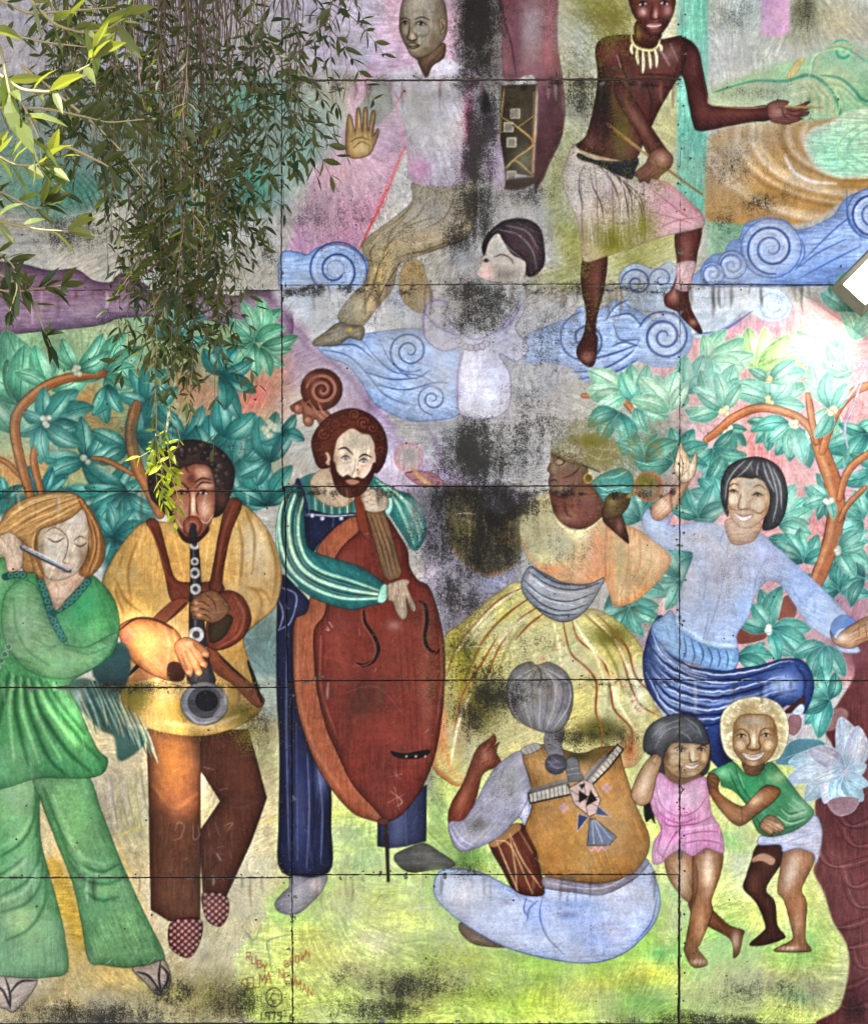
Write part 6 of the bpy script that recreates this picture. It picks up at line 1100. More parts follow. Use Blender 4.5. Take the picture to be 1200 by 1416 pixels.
    for x0, x1, y, n in ((395, 940, 113, 40), (395, 1180, 395, 60), (395, 940, 674, 40), (0, 1190, 943, 50), (0, 940, 1211, 40), (0, 390, 404, 16), (0, 390, 682, 16)):
        for k in range(n):                 # rust and dirt running down from the joints
            x = NR.uniform(x0, x1); L_ = NR.uniform(8, 46); st([(x, y), (x + NR.uniform(-1.5, 1.5), y + L_ * .5), (x + NR.uniform(-2, 2), y + L_)], ('4a3a2a', '2f2a24', '6a4a30', 'd0cbc0')[k % 4], NR.uniform(1.5, 5), NR.uniform(.15, .42), soft=1.6, taper=.2)
    for k in range(260):                   # drips and scratches
        x, y = NR.uniform(0, 1200), NR.uniform(100, 1400); L_ = NR.uniform(3, 16); an = NR.uniform(0, 6.28)
        st([(x, y), (x + L_ * math.cos(an), y + L_ * math.sin(an))], ('d8d4c8', '3a342c')[k % 2], 1.0, NR.uniform(.15, .5))
    lum = blur(SHEET.mean(2), 2); WEATHER[..., 2] *= np.clip(lum * 2.6 - .45, .12, 1)
    # local contrast of the old paint, brushed tone changes, wear
    S = SHEET
    L = blur(S.mean(2), 14)[..., None]; L2 = blur(S.mean(2), 3)[..., None]; g = S.mean(2)[..., None]
    S += (g - L) * 0.32 + (g - L2) * 0.22
    S += (S - S.mean(2)[..., None]) * -0.01
    b = vnoise(SH, SW, 40, 5) - .5; c = vnoise(SH, SW, 7, 3) - .5; d = vnoise(SH, SW, 2.2, 2) - .5
    st_ = vnoise(SH // 6 + 1, SW, 5, 3); st_ = np.repeat(st_, 6, 0)[:SH] - .5
    br = vnoise(SH, SW // 8 + 1, 4, 2); br = np.repeat(br, 8, 1)[:, :SW] - .5
    S *= (1 + .34 * b + .24 * c + .22 * d + .12 * st_ + .10 * br)[..., None]
    pale = (np.clip((vnoise(SH, SW, 90, 5) - .47) * 1.8, 0, .3) * np.clip(lum * 2.2 - .3, .1, 1))[..., None]
    S += (np.array([.70, .69, .66], np.float32) - S) * pale
    hue = (vnoise(SH, SW, 55, 4) - .5) * .10
    S[..., 0] *= 1 + hue; S[..., 2] *= 1 - hue
    np.clip(S, 0.012, 1, out=S)
# ---------------------------------------------------------------- helpers for objects and materials
COL = scene.collection
def link(o, parent=None):
    COL.objects.link(o)
    if parent is not None:
        o.parent = parent
    return o

def empty(name, loc=(0, 0, 0), parent=None):
    o = bpy.data.objects.new(name, None)
    o.empty_display_size = 0.2
    link(o, parent)
    o.location = loc
    return o

def mesh_obj(name, verts, faces, mat, parent=None, smooth=False):
    me = bpy.data.meshes.new(name)
    me.from_pydata([tuple(v) for v in verts], [], faces)
    me.materials.append(mat)
    if smooth:
        me.polygons.foreach_set('use_smooth', [True] * len(me.polygons))
    me.update()
    return link(bpy.data.objects.new(name, me), parent)

def tag(o, label=None, cat=None, group=None, kind=None):
    for k, v in (('label', label), ('category', cat), ('group', group), ('kind', kind)):
        if v:
            o[k] = v
    return o

def new_mat(name):
    m = bpy.data.materials.new(name)
    m.use_nodes = True
    nt = m.node_tree
    return m, nt.nodes, nt.links, nt.nodes['Principled BSDF']

def N(nodes, kind, **k):
    n = nodes.new(kind)
    for a, v in k.items():
        setattr(n, a, v)
    return n

def noise(nodes, links, vec, scale, detail=4.0, rough=0.6):
    n = nodes.new('ShaderNodeTexNoise')
    n.inputs['Scale'].default_value = scale
    n.inputs['Detail'].default_value = detail
    n.inputs['Roughness'].default_value = rough
    links.new(vec, n.inputs['Vector'])
    return n.outputs['Fac']

def M(nodes, links, op, a, b=None, c=None, clamp=False):
    n = nodes.new('ShaderNodeMath')
    n.operation = op
    n.use_clamp = clamp
    for i, v in enumerate((a, b, c)):
        if v is None:
            continue
        if isinstance(v, (int, float)):
            n.inputs[i].default_value = v
        else:
            links.new(v, n.inputs[i])
    return n.outputs[0]

def mix(nodes, links, fac, a, b, blend='MIX'):
    n = nodes.new('ShaderNodeMix')
    n.data_type = 'RGBA'
    n.blend_type = blend
    for i, v in ((0, fac), (6, a), (7, b)):
        if isinstance(v, (int, float)):
            n.inputs[i].default_value = v
        elif isinstance(v, tuple):
            n.inputs[i].default_value = v if len(v) == 4 else v + (1,)
        else:
            links.new(v, n.inputs[i])
    return n.outputs[2]

def plain(name, col, rough=0.7, scale=30, var=0.25, metal=0.0, bump=0.2):
    m, n, l, b = new_mat(name)
    g = n.new('ShaderNodeNewGeometry')
    f1 = noise(n, l, g.outputs['Position'], scale, 5)
    k = M(n, l, 'MULTIPLY_ADD', f1, 2 * var, 1 - var)
    c = mix(n, l, 1.0, col, (1, 1, 1), 'MULTIPLY')
    v = n.new('ShaderNodeVectorMath'); v.operation = 'SCALE'
    l.new(c, v.inputs[0]); l.new(k, v.inputs['Scale'])
    l.new(v.outputs[0], b.inputs['Base Color'])
    b.inputs['Roughness'].default_value = rough
    b.inputs['Metallic'].default_value = metal
    if bump:
        bn = n.new('ShaderNodeBump'); bn.inputs['Strength'].default_value = bump; bn.inputs['Distance'].default_value = 0.01
        l.new(f1, bn.inputs['Height']); l.new(bn.outputs[0], b.inputs['Normal'])
    return m

def paint_material():
    m, n, l, b = new_mat('weathered_mural_paint')
    P = n.new('ShaderNodeNewGeometry').outputs['Position']
    col = N(n, 'ShaderNodeAttribute', attribute_name='paint').outputs['Color']
    w = N(n, 'ShaderNodeAttribute', attribute_name='weather').outputs['Color']
    sep = n.new('ShaderNodeSeparateColor'); l.new(w, sep.inputs[0])
    mould, moss, chalk = sep.outputs[0], sep.outputs[1], sep.outputs[2]
    fine = noise(n, l, P, 150, 5, 0.75)
    mid = noise(n, l, P, 38, 6, 0.72)
    big = noise(n, l, P, 5, 4, 0.6)
    # grain of the paint and board
    grain = M(n, l, 'MULTIPLY_ADD', fine, 1.5, 0.27)
    gv = n.new('ShaderNodeVectorMath'); gv.operation = 'SCALE'; l.new(col, gv.inputs[0]); l.new(grain, gv.inputs['Scale'])
    c = gv.outputs[0]
    # chalky bare flecks
    n4 = noise(n, l, P, 120, 6, 0.8)
    q = M(n, l, 'MULTIPLY_ADD', chalk, 0.8, -1.50)
    q = M(n, l, 'ADD', q, M(n, l, 'MULTIPLY_ADD', n4, 2.0, M(n, l, 'MULTIPLY', mid, 0.5)))
    q = M(n, l, 'MULTIPLY', q, 3.0, clamp=True)
    c = mix(n, l, M(n, l, 'MULTIPLY', q, 0.55), c, (0.60, 0.59, 0.57))
    # moss
    n2 = noise(n, l, P, 60, 6, 0.75)
    cl2 = noise(n, l, P, 18, 6, 0.7)
    q = M(n, l, 'MULTIPLY_ADD', moss, 0.95, -1.98)
    q = M(n, l, 'ADD', q, M(n, l, 'MULTIPLY', cl2, 1.0))
    q = M(n, l, 'ADD', q, M(n, l, 'MULTIPLY_ADD', n2, 2.0, M(n, l, 'MULTIPLY_ADD', n4, 1.0, -0.35)))
    q = M(n, l, 'MULTIPLY', q, 3.5, clamp=True)
    c = mix(n, l, M(n, l, 'MULTIPLY', q, 0.72), c, mix(n, l, mid, (0.08, 0.07, 0.008), (0.25, 0.22, 0.03)))
    # black mould: crowded specks where it is thick, scattered where it is thin
    n3 = noise(n, l, P, 95, 7, 0.8)
    mp = n.new('ShaderNodeMapping'); mp.inputs['Scale'].default_value = (26, 26, 3); l.new(P, mp.inputs['Vector'])
    run = noise(n, l, mp.outputs[0], 1.0, 5, 0.7)
    clump = noise(n, l, P, 15, 7, 0.7)
    q = M(n, l, 'MULTIPLY_ADD', mould, 1.0, -2.50)
    q = M(n, l, 'ADD', q, M(n, l, 'MULTIPLY_ADD', run, 0.7, M(n, l, 'MULTIPLY', clump, 0.9)))
    q = M(n, l, 'ADD', q, M(n, l, 'MULTIPLY_ADD', n3, 2.2, M(n, l, 'MULTIPLY', mid, 0.55)))
    q = M(n, l, 'MULTIPLY', q, 2.3, clamp=True)
    c = mix(n, l, M(n, l, 'MULTIPLY', q, 0.94), c, mix(n, l, n2, (0.004, 0.004, 0.0035), (0.022, 0.021, 0.018)))
    l.new(c, b.inputs['Base Color'])
    r = M(n, l, 'MULTIPLY_ADD', mid, 0.3, 0.42)
    l.new(M(n, l, 'ADD', r, M(n, l, 'MULTIPLY', q, 0.25), clamp=True), b.inputs['Roughness'])
    b.inputs['Specular IOR Level'].default_value = 0.12
    bn = n.new('ShaderNodeBump'); bn.inputs['Strength'].default_value = 0.4; bn.inputs['Distance'].default_value = 0.004
    l.new(M(n, l, 'ADD', n3, M(n, l, 'MULTIPLY', mid, 1.2)), bn.inputs['Height']); l.new(bn.outputs[0], b.inputs['Normal'])
    return m

PAINT = paint_material()
BOARD = plain('grey_cement_board', (0.16, 0.155, 0.145), 0.9, 40, 0.4)
DARK = plain('dark_backing_wall', (0.035, 0.033, 0.03), 0.95, 12, 0.4)
CONCRETE = plain('stained_concrete', (0.22, 0.21, 0.19), 0.9, 6, 0.35)
RUST = plain('rusty_nail', (0.035, 0.022, 0.016), 0.7, 80, 0.4)

# ---------------------------------------------------------------- ground and backing wall
SOIL = plain('leaf_littered_soil', (0.17, 0.14, 0.10), 0.95, 3, 0.4)
ground = mesh_obj('ground', [(-80, -80, 0), (80, -80, 0), (80, 80, 0), (-80, 80, 0)], [(0, 1, 2, 3)], SOIL)
tag(ground, kind='structure')

def box_data(x0, x1, y0, y1, z0, z1):
    v = [(x0, y0, z0), (x1, y0, z0), (x1, y1, z0), (x0, y1, z0), (x0, y0, z1), (x1, y0, z1), (x1, y1, z1), (x0, y1, z1)]
    return v, [(0, 3, 2, 1), (4, 5, 6, 7), (0, 1, 5, 4), (1, 2, 6, 5), (2, 3, 7, 6), (3, 0, 4, 7)]

wall = empty('mural_wall', (0, 0, 0))
tag(wall, 'tall panelled wall covered by a weathered mural of musicians and dancers', 'wall', kind='thing')
mesh_obj('backing', *box_data(-6.5, 6.5, 0.028, 0.40, 0.0, 8.6), DARK, wall)
mesh_obj('plinth', *box_data(-6.5, 6.5, -0.035, 0.024, -0.2, Z0 - 0.004), CONCRETE, wall)

# ---------------------------------------------------------------- mural panels and painted figures
background(); background_lines(); clouds(); trees(); figures(); finish()

GAP = 0.95
def panel_corners():
    """(u0,u1,v0,v1 as functions at the four corners) for every panel"""
    rl = [-168, 117, 402, 680, 951, 1214, 1415.5]; rm = [-170, 112, 394.5, 673, 941.5, 1209.5, 1415.5]; rm2 = [-170, 110, 393, 672, 939.5, 1209, 1415.5]
    c1 = [391, 390, 390, 394, 403, 404]; c1b = [390, 389, 391, 398, 404, 405]
    c2 = [943, 942, 940, 939, 939, 938]; c2b = [942, 940, 939, 939, 938.5, 937]
    out = []
    for i in range(6):
        out.append(((-240, rl[i]), (-146, rl[i]), (-146, rl[i + 1]), (-240, rl[i + 1])))
        out.append(((-146, rl[i]), (c1[i], rl[i] - .5), (c1b[i], rl[i + 1] - .5), (-146, rl[i + 1])))
        out.append(((c1[i], rm[i]), (c2[i], rm2[i]), (c2b[i], rm2[i + 1]), (c1b[i], rm[i + 1])))
    for v0, v1 in ((-150, 393), (393, 940.5), (940.5, 1415.5)):
        out.append(((941 if v0 < 300 else 939, v0), (1211, v0 + 1), (1211, v1 + 1), (939, v1)))
        out.append(((1211, v0 + 1), (1440, v0), (1440, v1), (1211, v1 + 1)))
    return out


def split_pieces():
    """every painted piece that stands apart becomes a part of its own; specks join what is round them"""
    PM = np.zeros((SH, SW), np.int32)
    for i, c in enumerate(panel_corners()):
        bx = (MX0, MY0, MX1, MY1)
        PM[inside(np.array(c, np.float64), bx)] = i
    KEY = np.where(IDS == 0, -1 - PM, IDS).astype(np.int32)
    par, key, area, spans, first = [], [], [], [], []
    def find(i):
        while par[i] != i:
            par[i] = par[par[i]]; i = par[i]
        return i
    prev = []
    for y in range(SH):
        row = KEY[y]; cut = np.flatnonzero(np.diff(row)) + 1
        st0 = np.concatenate([[0], cut]); en = np.concatenate([cut, [SW]])
        cur = []; j = 0
        for a_, b_ in zip(st0.tolist(), en.tolist()):
            k = int(row[a_]); r = len(par); par.append(r); key.append(k); area.append(b_ - a_); spans.append((y, a_, b_))
            while j < len(prev) and prev[j][1] <= a_:
                j += 1
            q = j
            while q < len(prev) and prev[q][0] < b_:
                if prev[q][2] == k:
                    x_, z_ = find(prev[q][3]), find(r)
                    if x_ != z_:
                        par[z_] = x_
                q += 1
            cur.append((a_, b_, k, r))
        prev = cur
    tot = {}
    for i in range(len(par)):
        tot[find(i)] = tot.get(find(i), 0) + area[i]
    OUT = np.zeros((SH, SW), np.int32); names = [('', None)]; num = {}
    for i in range(len(par)):
        r = find(i); y, a_, b_ = spans[i]
        if tot[r] < 45 and key[r] < 0 or tot[r] < 25:
            near = OUT[y, a_ - 1] if a_ > 0 else OUT[y - 1, a_]
            num.setdefault(r, near or (OUT[y - 1, a_] if y else 0))
        if r not in num:
            k = key[r]; names.append((PARTS[k], None) if k > 0 else ('', -1 - k)); num[r] = len(names) - 1
        OUT[y, a_:b_] = num[r]
    return OUT, names
PIECE, PNAME = split_pieces()
LIN = np.where(SHEET <= 0.04045, SHEET / 12.92, ((SHEET + 0.055) / 1.055) ** 2.4).astype(np.float32)

def graded(a, b, lo, hi, fine, coarse):
    """parameters from 0 to 1 along a..b: fine steps inside [lo, hi], coarse outside"""
    cuts = [a] + [c for c in (lo, hi) if a + 1 < c < b - 1] + [b]
    t = []
    for p, q in zip(cuts[:-1], cuts[1:]):
        mid = (p + q) / 2
        n = max(2, int(round((q - p) / (fine if lo <= mid <= hi else coarse))))
        t += [p + (q - p) * k / n for k in range(n)]
    t.append(b)
    return (np.array(t) - a) / (b - a)

def bilinear(A, u, v):
    x = np.clip(u - MX0 - 0.5, 0, SW - 1.001); y = np.clip(v - MY0 - 0.5, 0, SH - 1.001)
    xi = x.astype(np.int32); yi = y.astype(np.int32); fx = (x - xi)[:, None]; fy = (y - yi)[:, None]
    return (A[yi, xi] * (1 - fx) + A[yi, xi + 1] * fx) * (1 - fy) + (A[yi + 1, xi] * (1 - fx) + A[yi + 1, xi + 1] * fx) * fy

V_ALL, C_ALL, W_ALL, F_ALL, I_ALL, P_ALL = [], [], [], [], [], []
voff = 0
RELIEF = vnoise(SH, SW, 160, 4)
CHIP = vnoise(SH, SW, 9, 3)
panels = []
rs = np.random.RandomState(3)
for pi, c in enumerate(panel_corners()):
    (a, b, cc, d) = [np.array(p, np.float64) for p in c]
    tu = graded((a[0] + d[0]) / 2, (b[0] + cc[0]) / 2, -8, 1208, 1.3, 5.0)
    tv = graded((a[1] + b[1]) / 2, (cc[1] + d[1]) / 2, -8, 1418, 1.3, 5.0)
    TU, TV = np.meshgrid(tu, tv)
    TU = TU[..., None]; TV = TV[..., None]
    Q = (a * (1 - TU) + b * TU) * (1 - TV) + (d * (1 - TU) + cc * TU) * TV
    # leave the joint open and a little ragged
    jit = lambda n: GAP + (np.convolve(rs.rand(n + 12), np.ones(5) / 5, 'same')[6:n + 6] - .5) * 2.2 + (rs.rand(n) < .02) * rs.uniform(0.6, 2.4, n)
    nr, nc = Q.shape[:2]
    e = np.clip(1 - np.arange(4) / 3.0, 0, 1)
    jl, jr, jt, jb = jit(nr), jit(nr), jit(nc), jit(nc)
    for k in range(3):
        Q[:, k, 0] += jl * e[k]; Q[:, -1 - k, 0] -= jr * e[k]
        Q[k, :, 1] += jt * e[k]; Q[-1 - k, :, 1] -= jb * e[k]
    u = Q[..., 0].ravel(); v = Q[..., 1].ravel()
    rel = RELIEF[np.clip((v - MY0).astype(int), 0, SH - 1), np.clip((u - MX0).astype(int), 0, SW - 1)]
    tilt = rs.uniform(-0.006, 0.006) + 0.0
    X = (u - 600) * K; Z = Z0 + (1416 - v) * K
    Y = -(rel - 0.5) * 0.012 + tilt - 0.004
    V_ALL.append(np.stack([X, Y, Z], 1).astype(np.float32))
    C_ALL.append(bilinear(LIN, u, v)); W_ALL.append(bilinear(WEATHER, u, v))
    idx = np.arange(nr * nc).reshape(nr, nc) + voff
    F = np.stack([idx[1:, :-1], idx[1:, 1:], idx[:-1, 1:], idx[:-1, :-1]], -1).reshape(-1, 4)
    cu = (Q[:-1, :-1, 0] + Q[1:, 1:, 0]).ravel() / 2; cv = (Q[:-1, :-1, 1] + Q[1:, 1:, 1]).ravel() / 2
    iu = np.clip((cu - MX0).astype(int), 0, SW - 1); iv = np.clip((cv - MY0).astype(int), 0, SH - 1)
    I = PIECE[iv, iu]
    # chipped paint along the edges of the board
    de = np.minimum(np.minimum(cu - min(a[0], d[0]), max(b[0], cc[0]) - cu), np.minimum(cv - min(a[1], b[1]), max(cc[1], d[1]) - cv))
    keep = ~((CHIP[iv, iu] > 0.69 + 0.016 * de) & (de < 12))
    F_ALL.append(F[keep]); I_ALL.append(I[keep]); P_ALL.append(np.full(keep.sum(), pi, np.int32))
    voff += nr * nc
    # the board itself, behind the paint
    m = [(1.0, 1.0), (-1.0, 1.0), (-1.0, -1.0), (1.0, -1.0)]
    fr = [((p[0] + q[0] - 600) * K, Z0 + (1416 - p[1] - q[1]) * K) for p, q in zip((a, b, cc, d), m)]
    bv = [(x, 0.0065, z) for x, z in fr] + [(x, 0.022, z) for x, z in fr]
    po = mesh_obj('panel', bv, [(3, 2, 1, 0), (4, 5, 6, 7), (0, 1, 5, 4), (1, 2, 6, 5), (2, 3, 7, 6), (3, 0, 4, 7)], BOARD, wall)
    panels.append(po)

VA = np.concatenate(V_ALL); CA = np.concatenate(C_ALL); WA = np.concatenate(W_ALL)
FA = np.concatenate(F_ALL); IA = np.concatenate(I_ALL); PA = np.concatenate(P_ALL)

def film(name, faces, parent):
    """a sheet of paint made of the given faces"""
    uniq, inv = np.unique(faces.ravel(), return_inverse=True)
    me = bpy.data.meshes.new(name)
    nv, nf = len(uniq), len(faces)
    me.vertices.add(nv); me.vertices.foreach_set('co', VA[uniq].ravel())
    me.loops.add(nf * 4); me.loops.foreach_set('vertex_index', inv.astype(np.int32).ravel())
    me.polygons.add(nf); me.polygons.foreach_set('loop_start', np.arange(0, nf * 4, 4, dtype=np.int32))
    me.polygons.foreach_set('use_smooth', np.ones(nf, bool))
    for nm, A in (('paint', CA), ('weather', WA)):
        at_ = me.attributes.new(nm, 'FLOAT_COLOR', 'POINT')
        at_.data.foreach_set('color', np.concatenate([A[uniq], np.ones((nv, 1), np.float32)], 1).astype(np.float32).ravel())
    me.materials.append(PAINT)
    me.update(calc_edges=True)
    return link(bpy.data.objects.new(name, me), parent)

FIG = {
 'painted_hill': ('painted_hill', None), 'painted_slope': ('painted_slope', 'faded purple painted slope beside the bass player'),
 'painted_bald_figure': ('painted_person', 'painted bald person in pale shirt and tan trousers raising one open palm'),
 'painted_conga_drum': ('painted_drum', 'tall dark red painted drum with diamond pattern'),
 'painted_pale_girl': ('painted_person', 'faded painted girl with dark hair and pale lavender dress'),
 'painted_shirtless_drummer': ('painted_person', 'painted shirtless man with tooth necklace and drumsticks'),
 'painted_dancer_in_yellow': ('painted_person', 'painted dancer with head wrap, orange blouse and long yellow skirt'),
 'painted_maraca': ('painted_maraca', 'round brown painted maraca beside the dancer in yellow'), 'painted_maraca_pale': ('painted_maraca', 'pale pink painted maraca beside the bass player'),
 'painted_woman_in_blue': ('painted_person', 'painted laughing woman in pale blue shirt and dark blue skirt'),
 'painted_bass_player': ('painted_person', 'painted bearded musician in teal striped shirt and dark dungarees'),
 'painted_double_bass': ('painted_double_bass', 'large red brown painted double bass'),
 'painted_clarinet_player': ('painted_person', 'painted musician in mustard shirt playing a clarinet'), 'painted_clarinet': ('painted_clarinet', 'black painted clarinet with silver keys'),
 'painted_flute_player': ('painted_person', 'painted fair haired woman in green playing a flute'), 'painted_flute': ('painted_flute', 'silver painted flute'),
 'painted_seated_drummer': ('painted_person', 'painted drummer seen from behind in tan vest with bird emblem'), 'painted_hand_drum': ('painted_drum', 'small red brown laced painted hand drum'),
 'painted_girl_in_pink': ('painted_person', 'painted girl in pink dress with hand behind her head'), 'painted_child_in_green': ('painted_person', 'painted child with blond curly hair, green shirt and white shorts'),
 'painted_tree_left': ('painted_tree', 'painted tree with dark teal leaves behind the wind players'), 'painted_tree_right': ('painted_tree', 'painted tree with pale mint leaves behind the laughing woman'),
 'painted_lotus': ('painted_flower', 'pale blue painted lotus flower'), 'painted_trunk': ('painted_trunk', 'broad maroon painted tree trunk'), 'painted_dark_plant': ('painted_plant', 'dark teal painted plant between flute and clarinet players')}
order = np.argsort(IA, kind='stable'); IS = IA[order]; FS = FA[order]
groups = {}
for i in range(1, len(PNAME)):
    lo, hi = np.searchsorted(IS, i), np.searchsorted(IS, i, 'right')
    if hi - lo < 1:
        continue
    path, pi = PNAME[i]
    if pi is not None:                     # bare painted ground belongs to its board
        film('painted_surface', FS[lo:hi], panels[pi])
    else:
        fig, _, sub = path.partition('/')
        groups.setdefault(fig, []).append((hi - lo, sub, FS[lo:hi]))
for fig, lst in groups.items():
    name, label = FIG.get(fig, (fig, None))
    lst.sort(key=lambda q: -q[0])
    # the largest area is the figure's own mesh, the rest are its parts
    main = next((q for q in lst if q[1] == ''), None) or next((q for q in lst if q[1] == 'trunk'), None) or lst[0]
    root = film(name, main[2], wall)
    tag(root, label)
    for q in lst:
        if q is not main:
            film(q[1] or name, q[2], root)

# nail heads: a few millimetres each, too small to tell apart
nv, nf = [], []
def nail(u, v, r=1.3):
    x, z = (u - 600) * K, Z0 + (1416 - v) * K
    o = len(nv); r = r * K
    for k in range(7):
        t = k / 7 * 2 * math.pi
        nv.append((x + r * math.cos(t), -0.0105, z + r * math.sin(t)))
    nv.append((x, -0.0135, z))
    for k in range(7):
        nf.append((o + (k + 1) % 7, o + k, o + 7))
rn = random.Random(5)
for v in (30, 60, 140, 180, 225, 260, 300, 340, 410, 440, 500, 560, 610, 645, 700, 745, 800, 850, 900, 930, 960, 1010, 1060, 1110, 1150, 1200, 1240, 1270, 1300, 1340, 1380):
    for u in (936, 945):
        if rn.random() < .75:
            nail(u + rn.uniform(-2, 2), v + rn.uniform(-9, 9), rn.uniform(1.0, 1.8))
for row, x0, x1 in ((112, 400, 935), (395, 400, 1060), (673, 400, 935), (941, 400, 1190), (1210, 400, 935), (951, 0, 390), (1214, 0, 395), (680, 0, 390), (402, 0, 385)):
    u = x0
    while u < x1:
        nail(u, row + rn.choice((-5, 5)) + rn.uniform(-2, 2), rn.uniform(.8, 1.5)); u += rn.uniform(22, 60)
for k in range(170):
    nail(rn.uniform(5, 1195), rn.uniform(120, 1405), rn.uniform(.7, 1.7))
for k in range(26):
    nail(400 + rn.uniform(-6, 6), rn.uniform(960, 1410), rn.uniform(.9, 1.5))
tag(mesh_obj('nail_heads', nv, nf, RUST, wall), 'small dark nail heads dotted over the boards', kind='stuff')
# ---------------------------------------------------------------- floodlight beside the mural
def floodlight():
    c = at(1208, 380, -0.30)
    root = empty('floodlight', c)
    tag(root, 'lit rectangular floodlight fixed before the mural at its edge', 'lamp')
    n = Vector((-0.50, -0.48, -0.72)).normalized()          # the way it shines
    xa = Vector((0.313, -0.929, 0.204)); ya = n.cross(xa).normalized(); xa = ya.cross(n).normalized()
    R = Matrix((xa, ya, n)).transposed()
    def part(name, verts, faces, mat, parent):
        return mesh_obj(name, [R @ Vector(v) for v in verts], faces, mat, parent)
    grey = plain('lamp_grey_metal', (0.20, 0.20, 0.17), 0.45, 60, 0.15, 0.6, 0.05)
    hw, hh = 0.24, 0.13
    # bevelled housing, deeper at the back
    v = []
    for s, z in ((1.0, 0.0), (1.0, -0.03), (0.82, -0.07)):
        v += [(-hw * s, -hh * s, z), (hw * s, -hh * s, z), (hw * s, hh * s, z), (-hw * s, hh * s, z)]
    fc = [(8, 11, 10, 9)]
    for k in (0, 4):
        for i in range(4):
            j = (i + 1) % 4
            fc.append((k + i, k + 4 + i, k + 4 + j, k + j))
    part('housing', v, fc, grey, root)
    # front frame: a raised rim sloping in to the lens
    a, b2 = 1.02, 0.72
    v = []
    for s, z in ((a, -0.004), (a, 0.012), (0.95, 0.012), (b2, 0.0035)):
        v += [(-hw * s, -hh * s, z), (hw * s, -hh * s, z), (hw * s, hh * s, z), (-hw * s, hh * s, z)]
    fc = []
    for k in (0, 4, 8):
        for i in range(4):
            j = (i + 1) % 4
            fc.append((k + i, k + j, k + 4 + j, k + 4 + i))
    part('frame', v, fc, grey, root)
    lm, ln, ll, lb = new_mat('lit_lens')
    lb.inputs['Base Color'].default_value = (0.8, 0.8, 0.75, 1)
    lb.inputs['Emission Color'].default_value = (1.0, 0.97, 0.88, 1)
    lb.inputs['Emission Strength'].default_value = LENS
    w2, h2 = hw * 0.715, hh * 0.715
    gv, gf, gl = [], [], []
    for i in range(11):
        for j in range(11):
            a_, b_ = i / 5 - 1, j / 5 - 1
            gv.append((a_ * w2, b_ * h2, 0.0038)); gl += [max(0.05, 1 - max(abs(a_), abs(b_)) ** 3 * .95)] * 3 + [1.0]
    gf = [(i * 11 + j, (i + 1) * 11 + j, (i + 1) * 11 + j + 1, i * 11 + j + 1) for i in range(10) for j in range(10)]
    lens = part('lens', gv, gf, lm, root)
    ga = lens.data.attributes.new('glow', 'FLOAT_COLOR', 'POINT'); ga.data.foreach_set('color', gl)
    ag = N(ln, 'ShaderNodeAttribute', attribute_name='glow')
    ll.new(M(ln, ll, 'MULTIPLY', ag.outputs['Fac'], LENS), lb.inputs['Emission Strength'])
    for k in range(7):
        x = -hw * .7 + k * hw * 1.4 / 6
        part('cooling_fin', *box_data(x - .003, x + .003, -hh * .7, hh * .7, -0.095, -0.069), grey, root)
    # bracket arms and wall plate
    for s in (-1, 1):
        part('bracket_arm', *box_data(s * (hw + .006) - .004, s * (hw + .006) + .004, -.014, .014, -0.16, 0.004), grey, root)
    part('bracket_bar', *box_data(-hw - .0095, hw + .0095, -.0135, .0135, -0.168, -0.1605), grey, root)
    tip = R @ Vector((0, 0, -0.166))
    mesh_obj('wall_arm', *box_data(tip.x - .014, tip.x + .014, tip.y, -c.y - 0.012, tip.z - .014, tip.z + .014), grey, root)
    mesh_obj('wall_plate', *box_data(tip.x - .05, tip.x + .05, -c.y - 0.0235, -c.y - 0.0125, tip.z - .06, tip.z + .06), grey, root)
LENS = 52.0
floodlight()

# ---------------------------------------------------------------- the weeping tree before the wall
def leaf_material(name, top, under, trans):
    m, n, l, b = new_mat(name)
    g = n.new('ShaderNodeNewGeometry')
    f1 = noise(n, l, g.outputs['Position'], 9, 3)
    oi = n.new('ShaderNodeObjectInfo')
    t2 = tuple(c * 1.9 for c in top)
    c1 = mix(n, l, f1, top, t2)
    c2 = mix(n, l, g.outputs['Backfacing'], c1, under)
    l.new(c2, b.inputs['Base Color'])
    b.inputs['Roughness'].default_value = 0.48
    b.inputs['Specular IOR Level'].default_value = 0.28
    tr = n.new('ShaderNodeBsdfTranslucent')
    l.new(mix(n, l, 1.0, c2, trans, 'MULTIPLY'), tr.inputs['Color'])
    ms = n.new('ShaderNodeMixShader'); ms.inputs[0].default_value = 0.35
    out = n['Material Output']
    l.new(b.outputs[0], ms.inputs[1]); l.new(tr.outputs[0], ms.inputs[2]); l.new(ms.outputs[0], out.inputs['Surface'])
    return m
LEAF = leaf_material('olive_leaf', (0.013, 0.024, 0.005), (0.055, 0.07, 0.026), (2.6, 2.6, 0.9))
SUNLIT = leaf_material('sunlit_leaf', (0.075, 0.10, 0.025), (0.15, 0.17, 0.07), (2.2, 2.3, 0.45))  # brighter copy of the leaf, sunlight on near branches put into its colour
TIP = leaf_material('sunny_tip_leaf', (0.19, 0.23, 0.012), (0.22, 0.26, 0.03), (2.0, 2.2, 0.3))  # yellow sunlight on the hanging tips put into the leaf colour
CROWN = leaf_material('crown_leaf', (0.05, 0.065, 0.025), (0.10, 0.11, 0.06), (1.0, 1.0, 0.5))
BARK = plain('grey_brown_bark', (0.12, 0.095, 0.07), 0.9, 14, 0.45, bump=0.6)
TWIG = plain('brown_twig', (0.115, 0.075, 0.045), 0.8, 40, 0.4)
STEM = plain('pale_stem', (0.30, 0.26, 0.14), 0.7, 40, 0.2)

